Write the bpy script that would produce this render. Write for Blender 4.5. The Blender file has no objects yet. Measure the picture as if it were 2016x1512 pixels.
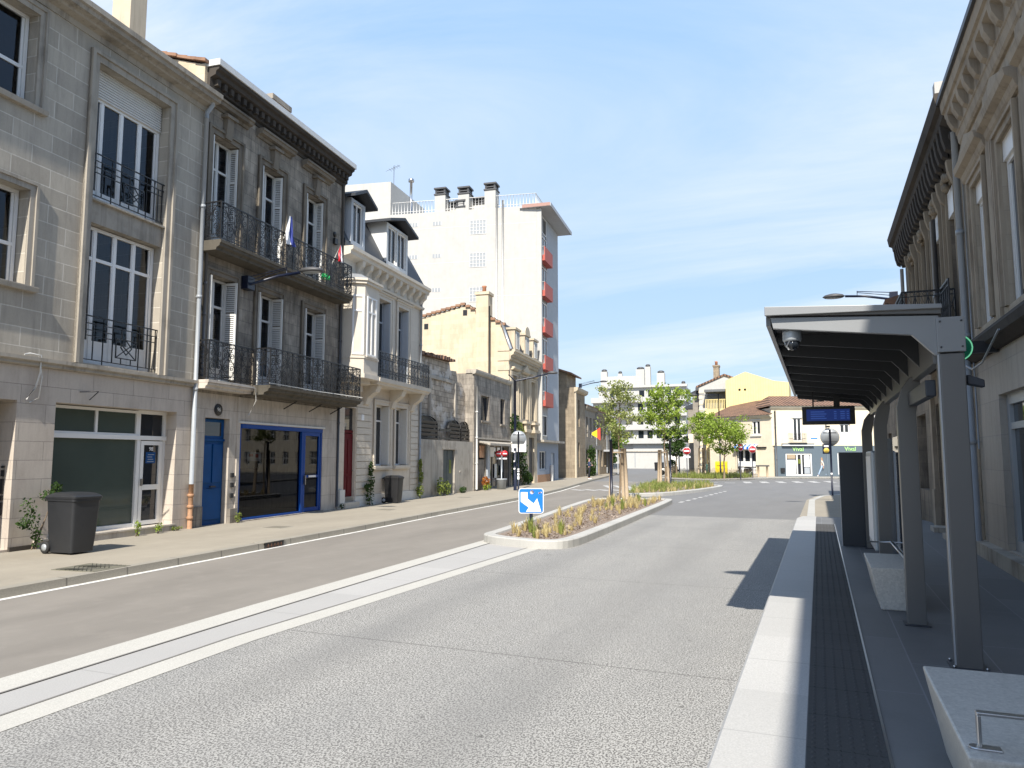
import bpy, bmesh, math, random
from mathutils import Vector, Matrix
from math import sin, cos, pi, radians as R
random.seed(7)
SC = bpy.context.scene
COL = SC.collection
# ------------------------------------------------------------------ frames and objects
class Frame:
    """A street frontage: x runs along it, y into the building, z up."""
    def __init__(s, ox, oy, ang): s.ox, s.oy, s.a = ox, oy, ang
    def pt(s, u, y=0, z=0):
        c, n = cos(s.a), sin(s.a)
        return (s.ox + u*c - y*n, s.oy + u*n + y*c, z)
LF = Frame(-13.85, 9.4, R(95.757))        # left terrace
RF = Frame(2.70, 15.1, R(-90.3))          # right terrace
VF = Frame(-3.46, 72.95, R(22))           # grocery corner, front to the square
HF = Frame(-3.46, 72.95, R(147))          # grocery corner, side street (x runs away to the left)
WF = Frame(0, 0, 0)                       # world
PF = Frame(0, 0, R(-0.4))                 # bus platform
OFF = {}
def tag(o, label=None, cat=None, group=None, kind=None):
    if label: o['label'] = label
    if cat: o['category'] = cat
    if group: o['group'] = group
    if kind: o['kind'] = kind
    return o
def thing(name, label, cat, fr=WF, u=0, y=0, z=0, rot=0, group=None):
    o = bpy.data.objects.new(name, None); COL.objects.link(o)
    o.empty_display_size = .2
    o.location = fr.pt(u, y, z); o.rotation_euler = (0, 0, fr.a + rot)
    OFF[o.name] = Vector((0, 0, 0))
    return tag(o, label, cat, group)
def house(name, label, cat, fr, u0, group=None):
    """thing whose parts are given in the frontage's own coordinates"""
    o = thing(name, label, cat, fr, u0, group=group); OFF[o.name] = Vector((u0, 0, 0)); return o
def root_off(o):
    while o.parent: o = o.parent
    return OFF.get(o.name, Vector((0, 0, 0)))
class MB:
    def __init__(s): s.v, s.f, s.mi, s.m, s.sm = [], [], [], 0, []
    def add(s, vs, fs, smooth=False):
        b = len(s.v); s.v += [tuple(p) for p in vs]
        for f in fs: s.f.append([b+i for i in f]); s.mi.append(s.m); s.sm.append(smooth)
        return s
    def quad(s, a, b, c, d): return s.add([a, b, c, d], [(0, 1, 2, 3)])
    def fq(s, u0, u1, z0, z1, y=0): return s.quad((u0, y, z0), (u1, y, z0), (u1, y, z1), (u0, y, z1))
    def box(s, x0, y0, z0, x1, y1, z1):
        if x0 > x1: x0, x1 = x1, x0
        if y0 > y1: y0, y1 = y1, y0
        if z0 > z1: z0, z1 = z1, z0
        v = [(x, y, z) for z in (z0, z1) for y in (y0, y1) for x in (x0, x1)]
        return s.add(v, [(0, 2, 3, 1), (4, 5, 7, 6), (0, 1, 5, 4), (2, 6, 7, 3), (0, 4, 6, 2), (1, 3, 7, 5)])
    def prism(s, pts, axis, lo, hi):
        """extrude a 2D outline; axis x: pts are (y,z); y: (x,z); z: (x,y)"""
        def P(p, t): return (t, p[0], p[1]) if axis == 'x' else (p[0], t, p[1]) if axis == 'y' else (p[0], p[1], t)
        n = len(pts); v = [P(p, lo) for p in pts] + [P(p, hi) for p in pts]
        fs = [tuple(range(n))[::-1], tuple(range(n, 2*n))] + [(i, (i+1) % n, n+(i+1) % n, n+i) for i in range(n)]
        return s.add(v, fs)
    def tube(s, path, r, n=6, cap=True, smooth=True):
        pts = [Vector(p) for p in path]; rs = r if isinstance(r, (list, tuple)) else [r]*len(pts)
        rings = []
        for i, p in enumerate(pts):
            t = (pts[min(i+1, len(pts)-1)] - pts[max(i-1, 0)])
            if t.length < 1e-9: t = Vector((0, 0, 1))
            t.normalize()
            a = Vector((0, 0, 1)) if abs(t.z) < .9 else Vector((1, 0, 0))
            e1 = t.cross(a).normalized(); e2 = t.cross(e1)
            rings.append([p + (e1*cos(2*pi*k/n + pi/n) + e2*sin(2*pi*k/n + pi/n))*rs[i] for k in range(n)])
        v = [q for g in rings for q in g]; fs = []
        for i in range(len(rings)-1):
            for k in range(n): fs.append((i*n+k, i*n+(k+1) % n, (i+1)*n+(k+1) % n, (i+1)*n+k))
        if cap: fs += [tuple(range(n)), tuple(range((len(rings)-1)*n, len(rings)*n))[::-1]]
        return s.add(v, fs, smooth)
    def lathe(s, prof, c=(0, 0, 0), n=16, ax='z', smooth=True):
        v = []
        for r, h in prof:
            for k in range(n):
                a = 2*pi*k/n; x, y = r*cos(a), r*sin(a)
                p = (x, y, h) if ax == 'z' else (x, h, y) if ax == 'y' else (h, x, y)
                v.append((c[0]+p[0], c[1]+p[1], c[2]+p[2]))
        fs = []
        for i in range(len(prof)-1):
            for k in range(n): fs.append((i*n+k, i*n+(k+1) % n, (i+1)*n+(k+1) % n, (i+1)*n+k))
        fs += [tuple(range(n))[::-1], tuple(range((len(prof)-1)*n, len(prof)*n))]
        return s.add(v, fs, smooth)
    def blob(s, c, r, n=10, m=7):
        c = Vector(c); r = Vector(r) if not isinstance(r, (int, float)) else Vector((r, r, r))
        prof = []
        v = []
        for i in range(m+1):
            t = pi*i/m
            for k in range(n):
                a = 2*pi*k/n
                v.append((c.x+r.x*sin(t)*cos(a), c.y+r.y*sin(t)*sin(a), c.z-r.z*cos(t)))
        fs = [(i*n+k, i*n+(k+1) % n, (i+1)*n+(k+1) % n, (i+1)*n+k) for i in range(m) for k in range(n)]
        return s.add(v, fs, True)
    def build(s, name, mats, parent=None, bevel=0, recalc=False, loc=None):
        if not isinstance(mats, (list, tuple)): mats = [mats]
        off = root_off(parent) if parent else Vector((0, 0, 0))
        me = bpy.data.meshes.new(name)
        v = [tuple(Vector(p)-off) for p in s.v] if off.length else s.v
        me.from_pydata(v, [], s.f)
        for m in mats: me.materials.append(m)
        me.polygons.foreach_set('material_index', s.mi)
        me.polygons.foreach_set('use_smooth', s.sm)
        if recalc:
            bm = bmesh.new(); bm.from_mesh(me); bmesh.ops.recalc_face_normals(bm, faces=bm.faces); bm.to_mesh(me); bm.free()
        me.update()
        o = bpy.data.objects.new(name, me); COL.objects.link(o)
        if parent: o.parent = parent
        if loc: o.location = loc
        if bevel:
            b = o.modifiers.new('bevel', 'BEVEL'); b.width = bevel; b.segments = 2; b.limit_method = 'ANGLE'; b.angle_limit = R(35)
        return o
def box(name, mat, parent, *c, bevel=0): return MB().box(*c).build(name, mat, parent, bevel)
def copy_tree(o, parent=None):
    c = o.copy(); COL.objects.link(c)
    if parent: c.parent = parent
    for ch in list(o.children): copy_tree(ch, c)
    OFF[c.name] = OFF.get(o.name, Vector((0, 0, 0)))
    return c
def text(name, s, mat, parent, loc, rot, size, ext=.004, align='CENTER'):
    cu = bpy.data.curves.new(name, 'FONT'); cu.body = s; cu.size = size; cu.extrude = ext; cu.align_x = align; cu.align_y = 'CENTER'
    cu.materials.append(mat)
    o = bpy.data.objects.new(name, cu); COL.objects.link(o); o.parent = parent
    o.location = Vector(loc)-root_off(parent); o.rotation_euler = rot
    bpy.context.view_layer.update()
    me = bpy.data.meshes.new_from_object(o.evaluated_get(bpy.context.evaluated_depsgraph_get()))
    q = bpy.data.objects.new('lettering_'+name, me); COL.objects.link(q); q.parent = parent; q.location = o.location; q.rotation_euler = rot
    bpy.data.objects.remove(o)
    return q
# ------------------------------------------------------------------ materials
class NT:
    def __init__(s, name):
        s.mat = bpy.data.materials.new(name); s.mat.use_nodes = True
        s.t = s.mat.node_tree; s.n = s.t.nodes; s.b = s.n['Principled BSDF']
        s.tc = s.n.new('ShaderNodeTexCoord')
    def link(s, a, b): s.t.links.new(a, b)
    def set(s, k, v):
        if hasattr(v, 'links') or hasattr(v, 'is_linked'): s.link(v, s.b.inputs[k])
        else: s.b.inputs[k].default_value = v
    def obj(s, scale=(1, 1, 1)):
        m = s.n.new('ShaderNodeMapping'); m.inputs['Scale'].default_value = scale
        s.link(s.tc.outputs['Object'], m.inputs['Vector']); return m.outputs['Vector']
    def noise(s, scale, detail=4, rough=.6, vec=None, dist=0):
        n = s.n.new('ShaderNodeTexNoise'); n.inputs['Scale'].default_value = scale; n.inputs['Detail'].default_value = detail
        n.inputs['Roughness'].default_value = rough; n.inputs['Distortion'].default_value = dist
        s.link(vec if vec else s.tc.outputs['Object'], n.inputs['Vector']); return n.outputs['Fac']
    def vor(s, scale, vec=None, feat='F1', rnd=1):
        n = s.n.new('ShaderNodeTexVoronoi'); n.inputs['Scale'].default_value = scale; n.feature = feat; n.inputs['Randomness'].default_value = rnd
        s.link(vec if vec else s.tc.outputs['Object'], n.inputs['Vector']); return n.outputs
    def ramp(s, fac, stops):
        r = s.n.new('ShaderNodeValToRGB'); e = r.color_ramp.elements
        while len(e) < len(stops): e.new(.5)
        for i, (p, c) in enumerate(stops):
            e[i].position = p; e[i].color = (c, c, c, 1) if isinstance(c, (int, float)) else (*c, 1)
        s.link(fac, r.inputs['Fac']); return r.outputs['Color']
    def mix(s, fac, a, b, mode='MIX'):
        m = s.n.new('ShaderNodeMix'); m.data_type = 'RGBA'; m.blend_type = mode
        for v, k in ((fac, 0), (a, 6), (b, 7)):
            if hasattr(v, 'is_linked'): s.link(v, m.inputs[k])
            elif k == 0: m.inputs[k].default_value = v
            else: m.inputs[k].default_value = (*v, 1) if len(v) == 3 else v
        return m.outputs[2]
    def math(s, op, a, b=0):
        m = s.n.new('ShaderNodeMath'); m.operation = op
        for v, k in ((a, 0), (b, 1)):
            if hasattr(v, 'is_linked'): s.link(v, m.inputs[k])
            else: m.inputs[k].default_value = v
        return m.outputs[0]
    def bump(s, h, strength=.3, dist=.01):
        b = s.n.new('ShaderNodeBump'); b.inputs['Strength'].default_value = strength; b.inputs['Distance'].default_value = dist
        s.link(h, b.inputs['Height']); s.link(b.outputs['Normal'], s.b.inputs['Normal'])
    def facade_vec(s):
        sp = s.n.new('ShaderNodeSeparateXYZ'); s.link(s.tc.outputs['Object'], sp.inputs[0])
        cb = s.n.new('ShaderNodeCombineXYZ'); s.link(s.math('ADD', sp.outputs[0], sp.outputs[1]), cb.inputs[0]); s.link(sp.outputs[2], cb.inputs[1])
        return cb.outputs[0]
def hsv(c, k): return tuple(min(1, x*k) for x in c)
def plain(name, c, rough=.6, var=.12, scale=6, metal=0, bump=0, spec=.5, bscale=60):
    m = NT(name); f = m.noise(scale, 5)
    col = m.mix(f, hsv(c, 1-var), hsv(c, 1+var)); m.set('Base Color', col)
    m.set('Roughness', rough); m.set('Metallic', metal); m.set('Specular IOR Level', spec)
    if bump: m.bump(m.noise(bscale, 3), bump, .004)
    return m.mat
def stone(name, c, bw=.62, bh=.31, mortar=None, var=.18, stain=(.05, .045, .04), amt=.35, soot=0, mort=.008, bump=.5, patches=None, streak=0.0, jbump=1):
    """coursed ashlar with weathering: block-to-block variation, grime clouds, rain streaks"""
    m = NT(name); v = m.facade_vec()
    b = m.n.new('ShaderNodeTexBrick'); m.link(v, b.inputs['Vector'])
    b.inputs['Scale'].default_value = 1; b.inputs['Brick Width'].default_value = bw; b.inputs['Row Height'].default_value = bh
    b.inputs['Mortar Size'].default_value = mort; b.inputs['Mortar Smooth'].default_value = .2; b.inputs['Bias'].default_value = 0
    b.inputs['Color1'].default_value = (*hsv(c, 1-var), 1); b.inputs['Color2'].default_value = (*hsv(c, 1+var), 1)
    mc = mortar if mortar else hsv(c, .8)
    b.inputs['Mortar'].default_value = (*mc, 1)
    fine = m.noise(26, 6, .7); big = m.noise(1.3, 5, .65); col = b.outputs['Color']
    col = m.mix(m.ramp(fine, [(.3, 0), (.75, .35)]), col, hsv(c, 1.25))
    st = m.noise(2.2, 6, .7, m.obj((1, 1, .35)))
    col = m.mix(m.math('MULTIPLY', m.ramp(st, [(.45, 0), (.72, 1)]), amt), col, stain)
    if streak:
        sk = m.noise(5, 4, .7, m.obj((1.6, 1.6, .12)))
        col = m.mix(m.math('MULTIPLY', m.ramp(sk, [(.5, 0), (.7, 1)]), streak), col, stain)
    if soot: col = m.mix(m.math('MULTIPLY', m.ramp(big, [(.38, 0), (.62, 1)]), soot), col, (.035, .03, .026))
    if patches: col = m.mix(m.math('MULTIPLY', m.ramp(m.noise(.9, 5, .7), [(.52, 0), (.58, 1)]), .8), col, patches)
    m.set('Base Color', col); m.set('Roughness', .88); m.set('Specular IOR Level', .25)
    h = m.mix(jbump*.6, fine, m.math('SUBTRACT', 1, b.outputs['Fac'])) if jbump else fine
    m.bump(h, bump, .012)
    return m.mat
def plaster(name, c, stain=(.12, .11, .1), amt=.3, bump=.2, streak=.35, rough=.9):
    m = NT(name); f = m.noise(3, 6, .65); g = m.noise(30, 4)
    col = m.mix(f, hsv(c, .88), hsv(c, 1.1))
    col = m.mix(m.math('MULTIPLY', m.ramp(m.noise(1.1, 5), [(.5, 0), (.75, 1)]), amt), col, stain)
    sk = m.noise(4, 4, .7, m.obj((1.5, 1.5, .1)))
    col = m.mix(m.math('MULTIPLY', m.ramp(sk, [(.5, 0), (.75, 1)]), streak), col, stain)
    m.set('Base Color', col); m.set('Roughness', rough); m.set('Specular IOR Level', .2); m.bump(g, bump, .006)
    return m.mat
def glass(name, tint=(.03, .035, .04), see=.0):
    """see>0 lets the room behind show through"""
    m = NT(name)
    if not see:
        m.set('Base Color', (*tint, 1)); m.set('Roughness', .03); m.set('Specular IOR Level', .6); return m.mat
    n = m.n; out = n['Material Output']; tr = n.new('ShaderNodeBsdfTransparent'); tr.inputs[0].default_value = (see, see*1.02, see, 1)
    gl = n.new('ShaderNodeBsdfGlossy'); dim = .5 if see < .5 else 1; gl.inputs['Roughness'].default_value = .015; gl.inputs[0].default_value = (.85*dim, .89*dim, .97*dim, 1)
    fr = n.new('ShaderNodeFresnel'); fr.inputs[0].default_value = 1.5
    mx = n.new('ShaderNodeMixShader'); m.link(fr.outputs[0], mx.inputs[0]); m.link(tr.outputs[0], mx.inputs[1]); m.link(gl.outputs[0], mx.inputs[2])
    n.remove(m.b); m.link(mx.outputs[0], out.inputs['Surface']); return m.mat
def emit(name, c, s):
    m = NT(name); m.set('Base Color', (*hsv(c, .2), 1)); m.set('Emission Color', (*c, 1)); m.set('Emission Strength', s); return m.mat
def rooftile(name, c, dark=(.08, .05, .04)):
    m = NT(name); sp = m.n.new('ShaderNodeSeparateXYZ'); m.link(m.tc.outputs['Object'], sp.inputs[0])
    w = m.math('SINE', m.math('MULTIPLY', sp.outputs[0], 19)); w2 = m.math('FRACT', m.math('MULTIPLY', sp.outputs[1], 2.8))
    f = m.noise(5, 5, .7); g = m.noise(1.2, 4)
    col = m.mix(f, hsv(c, .6), hsv(c, 1.3)); col = m.mix(m.ramp(g, [(.45, 0), (.7, .6)]), col, dark)
    col = m.mix(m.ramp(m.math('MULTIPLY', m.math('ADD', w, 1), .5), [(.15, .9), (.6, 0)]), col, hsv(dark, .6))
    m.set('Base Color', col); m.set('Roughness', .9); m.bump(m.math('ADD', w, w2), .8, .05); return m.mat
def leafmat(name, c1, c2):
    m = NT(name); oi = m.n.new('ShaderNodeNewGeometry')
    col = m.mix(oi.outputs['Random Per Island'], c1, c2)
    m.set('Base Color', col); m.set('Roughness', .55); m.set('Specular IOR Level', .35)
    n = m.n; tl = n.new('ShaderNodeBsdfTranslucent'); m.link(col, tl.inputs[0]); mx = n.new('ShaderNodeMixShader'); mx.inputs[0].default_value = .38
    m.link(m.b.outputs[0], mx.inputs[1]); m.link(tl.outputs[0], mx.inputs[2]); m.link(mx.outputs[0], n['Material Output'].inputs['Surface']); return m.mat
M = {}
M['stone_grey'] = stone('ashlar grey', (.40, .36, .295), .85, .36, (.60, .56, .48), .12, (.17, .155, .135), .4, mort=.011, streak=.3)
M['stone_trim'] = plaster('trim stone', (.365, .33, .275), (.08, .07, .058), .6, .3, .6)
M['stone_pink'] = stone('ground floor slabs', (.50, .44, .37), 1.1, .36, (.24, .21, .19), .06, (.25, .2, .17), .4, mort=.006, streak=.2)
M['stone_soot'] = stone('sooty ashlar', (.37, .325, .262), .6, .33, (.17, .15, .125), .18, (.06, .053, .045), .7, soot=.42, mort=.007, streak=.6)
M['trim_soot'] = plaster('sooty trim', (.205, .178, .14), (.045, .038, .032), .6, .4, .6)
M['slab_soot'] = plaster('sooty balcony slab', (.11, .098, .078), (.03, .028, .022), .6, .4, .7)
M['black_soot'] = plaster('black crust stone', (.07, .06, .05), (.02, .018, .016), .5, .5, .3)
M['stone_ped'] = stone('shop surround stone', (.50, .45, .385), .8, .62, (.26, .23, .2), .07, (.2, .17, .14), .55, mort=.006, streak=.4)
M['cream'] = stone('cream ashlar', (.62, .55, .45), .75, .34, (.5, .44, .36), .04, (.35, .29, .22), .22, mort=.005, bump=.25, streak=.15)
M['cream_trim'] = plaster('cream trim', (.63, .57, .475), (.36, .3, .23), .25, .15, .25)
M['ruin'] = stone('ruined rubble', (.52, .44, .34), .5, .24, (.2, .17, .14), .25, (.07, .06, .05), .65, soot=.3, mort=.014, bump=.9, patches=(.62, .57, .5), streak=.4)
M['ruin_low'] = plaster('stained render', (.44, .40, .335), (.12, .1, .085), .6, .5, .7)
M['shopgrey'] = stone('grey sooty ashlar', (.37, .33, .275), .6, .3, (.2, .17, .15), .14, (.07, .06, .055), .7, soot=.3, mort=.008, streak=.6)
M['gable'] = stone('golden limestone', (.565, .475, .34), .62, .31, (.52, .42, .29), .08, (.3, .23, .15), .35, mort=.006, bump=.4, streak=.15)
M['gable_trim'] = plaster('golden trim', (.55, .47, .35), (.2, .16, .11), .4, .3, .4)
M['white_render'] = plaster('white render', (.475, .465, .435), (.36, .35, .325), .3, .12, .28)
M['tower_front'] = plaster('pale grey panels', (.44, .46, .48), (.3, .32, .34), .2, .1, .15)
M['greyblue'] = plaster('grey blue paint', (.30, .34, .40), (.2, .22, .25), .2, .1, .15)
M['canopy_edge'] = plain('faded edge paint', (.36, .21, .17), .6)
M['coral'] = plain('coral paint', (.42, .085, .06), .6, .12)
M['brown_stone'] = stone('brown ashlar', (.30, .245, .175), .6, .3, (.2, .165, .12), .16, (.1, .08, .06), .5, mort=.008, streak=.3)
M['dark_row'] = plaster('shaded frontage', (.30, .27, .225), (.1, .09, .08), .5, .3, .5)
M['yellowclad'] = None
m = NT('yellow cladding'); sp = m.n.new('ShaderNodeSeparateXYZ'); m.link(m.tc.outputs['Object'], sp.inputs[0])
w = m.math('FRACT', m.math('MULTIPLY', m.math('ADD', sp.outputs[0], sp.outputs[1]), 4)); gap = m.ramp(w, [(.0, 0), (.06, 1), (.94, 1), (1, 0)])
m.set('Base Color', m.mix(gap, (.55, .42, .16), m.mix(m.noise(1.5, 4), (.70, .56, .22), (.78, .65, .32)))); m.set('Roughness', .7); m.bump(gap, .5, .01); M['yellowclad'] = m.mat
M['buff'] = stone('pale limestone', (.68, .60, .46), .7, .33, (.6, .53, .41), .04, (.45, .36, .25), .25, mort=.005, bump=.25)
M['slateblue'] = plain('slate blue shop paint', (.10, .13, .155), .5, .06)
M['right_stone'] = stone('right ashlar', (.40, .34, .26), .9, .36, (.32, .28, .22), .05, (.16, .125, .095), .3, mort=.006, bump=.3, streak=.35)
M['right_trim'] = plaster('right trim', (.37, .31, .235), (.12, .095, .07), .5, .3, .6)
M['right_base'] = stone('right shop slabs', (.43, .385, .32), 1.3, .55, (.33, .3, .27), .05, (.25, .2, .17), .3, mort=.006, streak=.3)
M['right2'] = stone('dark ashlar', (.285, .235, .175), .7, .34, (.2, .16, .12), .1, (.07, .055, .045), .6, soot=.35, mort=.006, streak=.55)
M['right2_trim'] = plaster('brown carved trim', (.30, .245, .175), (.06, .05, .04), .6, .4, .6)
M['tile'] = rooftile('canal tiles', (.30, .17, .105))
M['slate'] = plain('slate roof', (.035, .04, .048), .55, .3, 12, bump=.5)
M['zinc'] = plain('zinc', (.5, .52, .54), .38, .15, 3, .6)
M['zincdull'] = plain('old zinc', (.62, .62, .6), .5, .12, 3)
M['white'] = plain('white frame paint', (.76, .75, .715), .38, .03)
M['oldwhite'] = plain('aged white paint', (.62, .61, .57), .55, .12, 9)
M['greyshutter'] = plain('pale grey shutter', (.42, .45, .48), .5, .08)
M['shutgrey'] = plain('dark shutter', (.13, .135, .14), .5, .1)
M['iron'] = plain('black iron', (.012, .012, .013), .45, .3, 30)
M['irondark'] = plain('grey iron', (.02, .024, .032), .4, .2, 30)
M['bluedoor'] = plain('blue paint', (.002, .06, .2), .55, .2, 4, spec=.2)
M['blueframe'] = plain('bright blue frame', (.003, .05, .25), .5, .12, 4, spec=.25)
M['reddoor'] = plain('dark red paint', (.11, .004, .008), .55, .2, 4, spec=.15)
M['greendoor'] = plain('dark teal door', (.035, .055, .06), .5, .25, 5)
M['brass'] = plain('metal handle', (.35, .33, .3), .3, .1, 5, .9)
M['glass'] = glass('window glass', (.016, .02, .026))
M['glass_see'] = glass('clear glass', see=.8)
M['glass_shop'] = glass('shop glass', see=.4)
M['glass_frost'] = plain('frosted green glass', (.066, .084, .07), .06, .25, .8, spec=.5)
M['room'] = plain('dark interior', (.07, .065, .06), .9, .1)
M['curtain'] = plain('net curtain', (.55, .56, .58), .9, .06, 20, bump=.3)
M['clay'] = plain('terracotta pot', (.45, .2, .11), .8, .2)
M['pipe'] = plain('grey drainpipe', (.30, .32, .335), .45, .1)
M['rustiron'] = plain('rusty iron', (.12, .06, .035), .8, .3)
M['pipe_rust'] = plain('rusty pipe', (.36, .2, .11), .7, .35, 14)
M['pipe_dark'] = plain('dark pipe', (.07, .07, .072), .5, .2)
M['binplastic'] = plain('dark bin plastic', (.02, .0215, .024), .5, .25, 5, bump=.15)
M['binblack'] = plain('black bin plastic', (.012, .012, .013), .5, .2, 5)
M['rubber'] = plain('rubber', (.02, .02, .02), .8, .1)
M['steel'] = plain('brushed steel', (.6, .6, .6), .28, .05, 20, 1)
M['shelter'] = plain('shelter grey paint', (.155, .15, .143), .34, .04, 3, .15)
M['shelter_sunlit'] = plain('sunlit shelter paint', (.27, .275, .275), .34, .04, 3, .15)  # lightened copy of the post paint, sunlight put into the colour
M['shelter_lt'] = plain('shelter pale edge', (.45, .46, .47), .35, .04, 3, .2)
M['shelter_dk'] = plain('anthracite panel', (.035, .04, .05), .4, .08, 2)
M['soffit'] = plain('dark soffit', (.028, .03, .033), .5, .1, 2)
M['navy'] = plain('navy pole paint', (.008, .012, .03), .35, .1)
M['signgrey'] = plain('galvanised sign back', (.42, .45, .47), .45, .06, 4, .4)
M['signred'] = plain('sign red', (.62, .02, .03), .4, .04)
M['signwhite'] = plain('sign white', (.82, .82, .82), .4, .03)
M['signblue'] = plain('sign blue', (.01, .17, .75), .35, .05)
M['wood'] = plain('weathered stakes', (.36, .28, .19), .85, .25, 12, bump=.3)
M['bark'] = plain('bark', (.19, .14, .09), .9, .35, 14, bump=.7)
M['leaf1'] = leafmat('fresh leaves', (.17, .26, .02), (.34, .43, .075))
M['leaf2'] = leafmat('olive leaves', (.19, .23, .055), (.36, .39, .14))
M['leaf3'] = leafmat('deep leaves', (.025, .06, .012), (.06, .11, .02))
M['leaf4'] = leafmat('yellow green leaves', (.13, .18, .03), (.28, .32, .08))
M['straw'] = leafmat('dry grass', (.48, .38, .17), (.72, .62, .34))
M['grass'] = leafmat('green grass', (.16, .22, .045), (.36, .38, .11))
M['flower'] = leafmat('orange flowers', (.4, .08, .02), (.5, .25, .05))
M['skin'] = plain('skin', (.5, .3, .22), .6, .05)
M['yellowbox'] = plain('yellow box paint', (.75, .55, .01), .4, .05)
def pol(h):
    h = h.lstrip('#'); return tuple((int(h[i:i+2], 16)/255)**2.2 for i in (0, 2, 4))
# ------------------------------------------------------------------ camera, light, sky
cam = bpy.data.cameras.new('camera'); co = bpy.data.objects.new('camera', cam); COL.objects.link(co)
cam.sensor_width = 36; cam.lens = 36*1456/2016; cam.clip_start = .05; cam.clip_end = 5000
co.location = (0, 0, 1.85); co.rotation_euler = (R(95.687), 0, R(22.028)); SC.camera = co
SUN = Vector((.164, -.690, .706)).normalized()
sl = bpy.data.lights.new('sun', 'SUN'); sl.energy = 4.7; sl.angle = R(.53); sl.color = (1, .945, .86)
so = bpy.data.objects.new('sun', sl); COL.objects.link(so); so.rotation_euler = SUN.to_track_quat('Z', 'Y').to_euler(); so.location = (10, -30, 40)
w = bpy.data.worlds.new('World'); SC.world = w; w.use_nodes = True
wn = w.node_tree.nodes; wl = w.node_tree.links; bg = wn['Background']
sky = wn.new('ShaderNodeTexSky'); sky.sky_type = 'NISHITA'; sky.sun_disc = False
sky.sun_elevation = math.asin(SUN.z); sky.sun_rotation = math.atan2(SUN.x, SUN.y); sky.air_density = 1.0; sky.dust_density = .6; sky.ozone_density = 3.2; sky.air_density = .9
tc = wn.new('ShaderNodeTexCoord')
# thin cirrus drawn out in one direction, on a flat layer high above the town
sx = wn.new('ShaderNodeSeparateXYZ'); wl.new(tc.outputs['Generated'], sx.inputs[0])
def wm(op, a, b):
    m = wn.new('ShaderNodeMath'); m.operation = op
    for v, k in ((a, 0), (b, 1)):
        if hasattr(v, 'is_linked'): wl.new(v, m.inputs[k])
        else: m.inputs[k].default_value = v
    return m.outputs[0]
zz = wm('ADD', wm('MAXIMUM', sx.outputs[2], 0), .12)
cb = wn.new('ShaderNodeCombineXYZ'); wl.new(wm('DIVIDE', sx.outputs[0], zz), cb.inputs[0]); wl.new(wm('DIVIDE', sx.outputs[1], zz), cb.inputs[1])
mp = wn.new('ShaderNodeMapping'); wl.new(cb.outputs[0], mp.inputs['Vector']); mp.inputs['Rotation'].default_value = (0, 0, R(62)); mp.inputs['Scale'].default_value = (.5, 1.25, 1)
n1 = wn.new('ShaderNodeTexNoise'); wl.new(mp.outputs[0], n1.inputs['Vector']); n1.inputs['Scale'].default_value = .75; n1.inputs['Detail'].default_value = 9; n1.inputs['Roughness'].default_value = .62; n1.inputs['Distortion'].default_value = .5
n2 = wn.new('ShaderNodeTexNoise'); wl.new(cb.outputs[0], n2.inputs['Vector']); n2.inputs['Scale'].default_value = .42; n2.inputs['Detail'].default_value = 3
def wr(f, stops):
    r = wn.new('ShaderNodeValToRGB'); e = r.color_ramp.elements
    for i, (p, c) in enumerate(stops): e[i].position = p; e[i].color = (c, c, c, 1)
    wl.new(f, r.inputs[0]); return r.outputs[0]
cl = wm('MULTIPLY', wr(n1.outputs[0], [(.42, 0), (.68, .85)]), wm('MULTIPLY', wr(n2.outputs[0], [(.32, .2), (.56, 1)]), wr(wm('ADD', wm('MULTIPLY', sx.outputs[1], .5), .5), [(.45, .1), (.75, 1)])))  # cirrus also thinned behind the camera to lower fill light
mx = wn.new('ShaderNodeMix'); mx.data_type = 'RGBA'; wl.new(cl, mx.inputs[0]); 
mv = wn.new('ShaderNodeMix'); mv.data_type = 'RGBA'; wl.new(wm('MULTIPLY', wr(wm('ADD', wm('MULTIPLY', wm('ADD', wm('MULTIPLY', sx.outputs[0], -.3), wm('MULTIPLY', sx.outputs[1], .95)), .5), .5), [(.40, 0), (.74, 1)]), .85), mv.inputs[0]); wl.new(sky.outputs[0], mv.inputs[6]); hz = wn.new('ShaderNodeMix'); hz.data_type = 'RGBA'; wl.new(wr(sx.outputs[2], [(.02, 1), (.42, 0)]), hz.inputs[0]); hz.inputs[6].default_value = (2.25, 3.9, 6.5, 1); hz.inputs[7].default_value = (3.95, 4.85, 5.55, 1); wl.new(hz.outputs[2], mv.inputs[7])   # veil shaped for light: bright ahead, left out behind the camera to cut fill
wl.new(mv.outputs[2], mx.inputs[6]); mx.inputs[7].default_value = (5.6, 5.9, 6.2, 1)
wl.new(mx.outputs[2], bg.inputs['Color']); bg.inputs['Strength'].default_value = .108
SC.view_settings.view_transform = 'Standard'; SC.view_settings.look = 'None'; SC.view_settings.exposure = .72; SC.view_settings.gamma = 1
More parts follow.
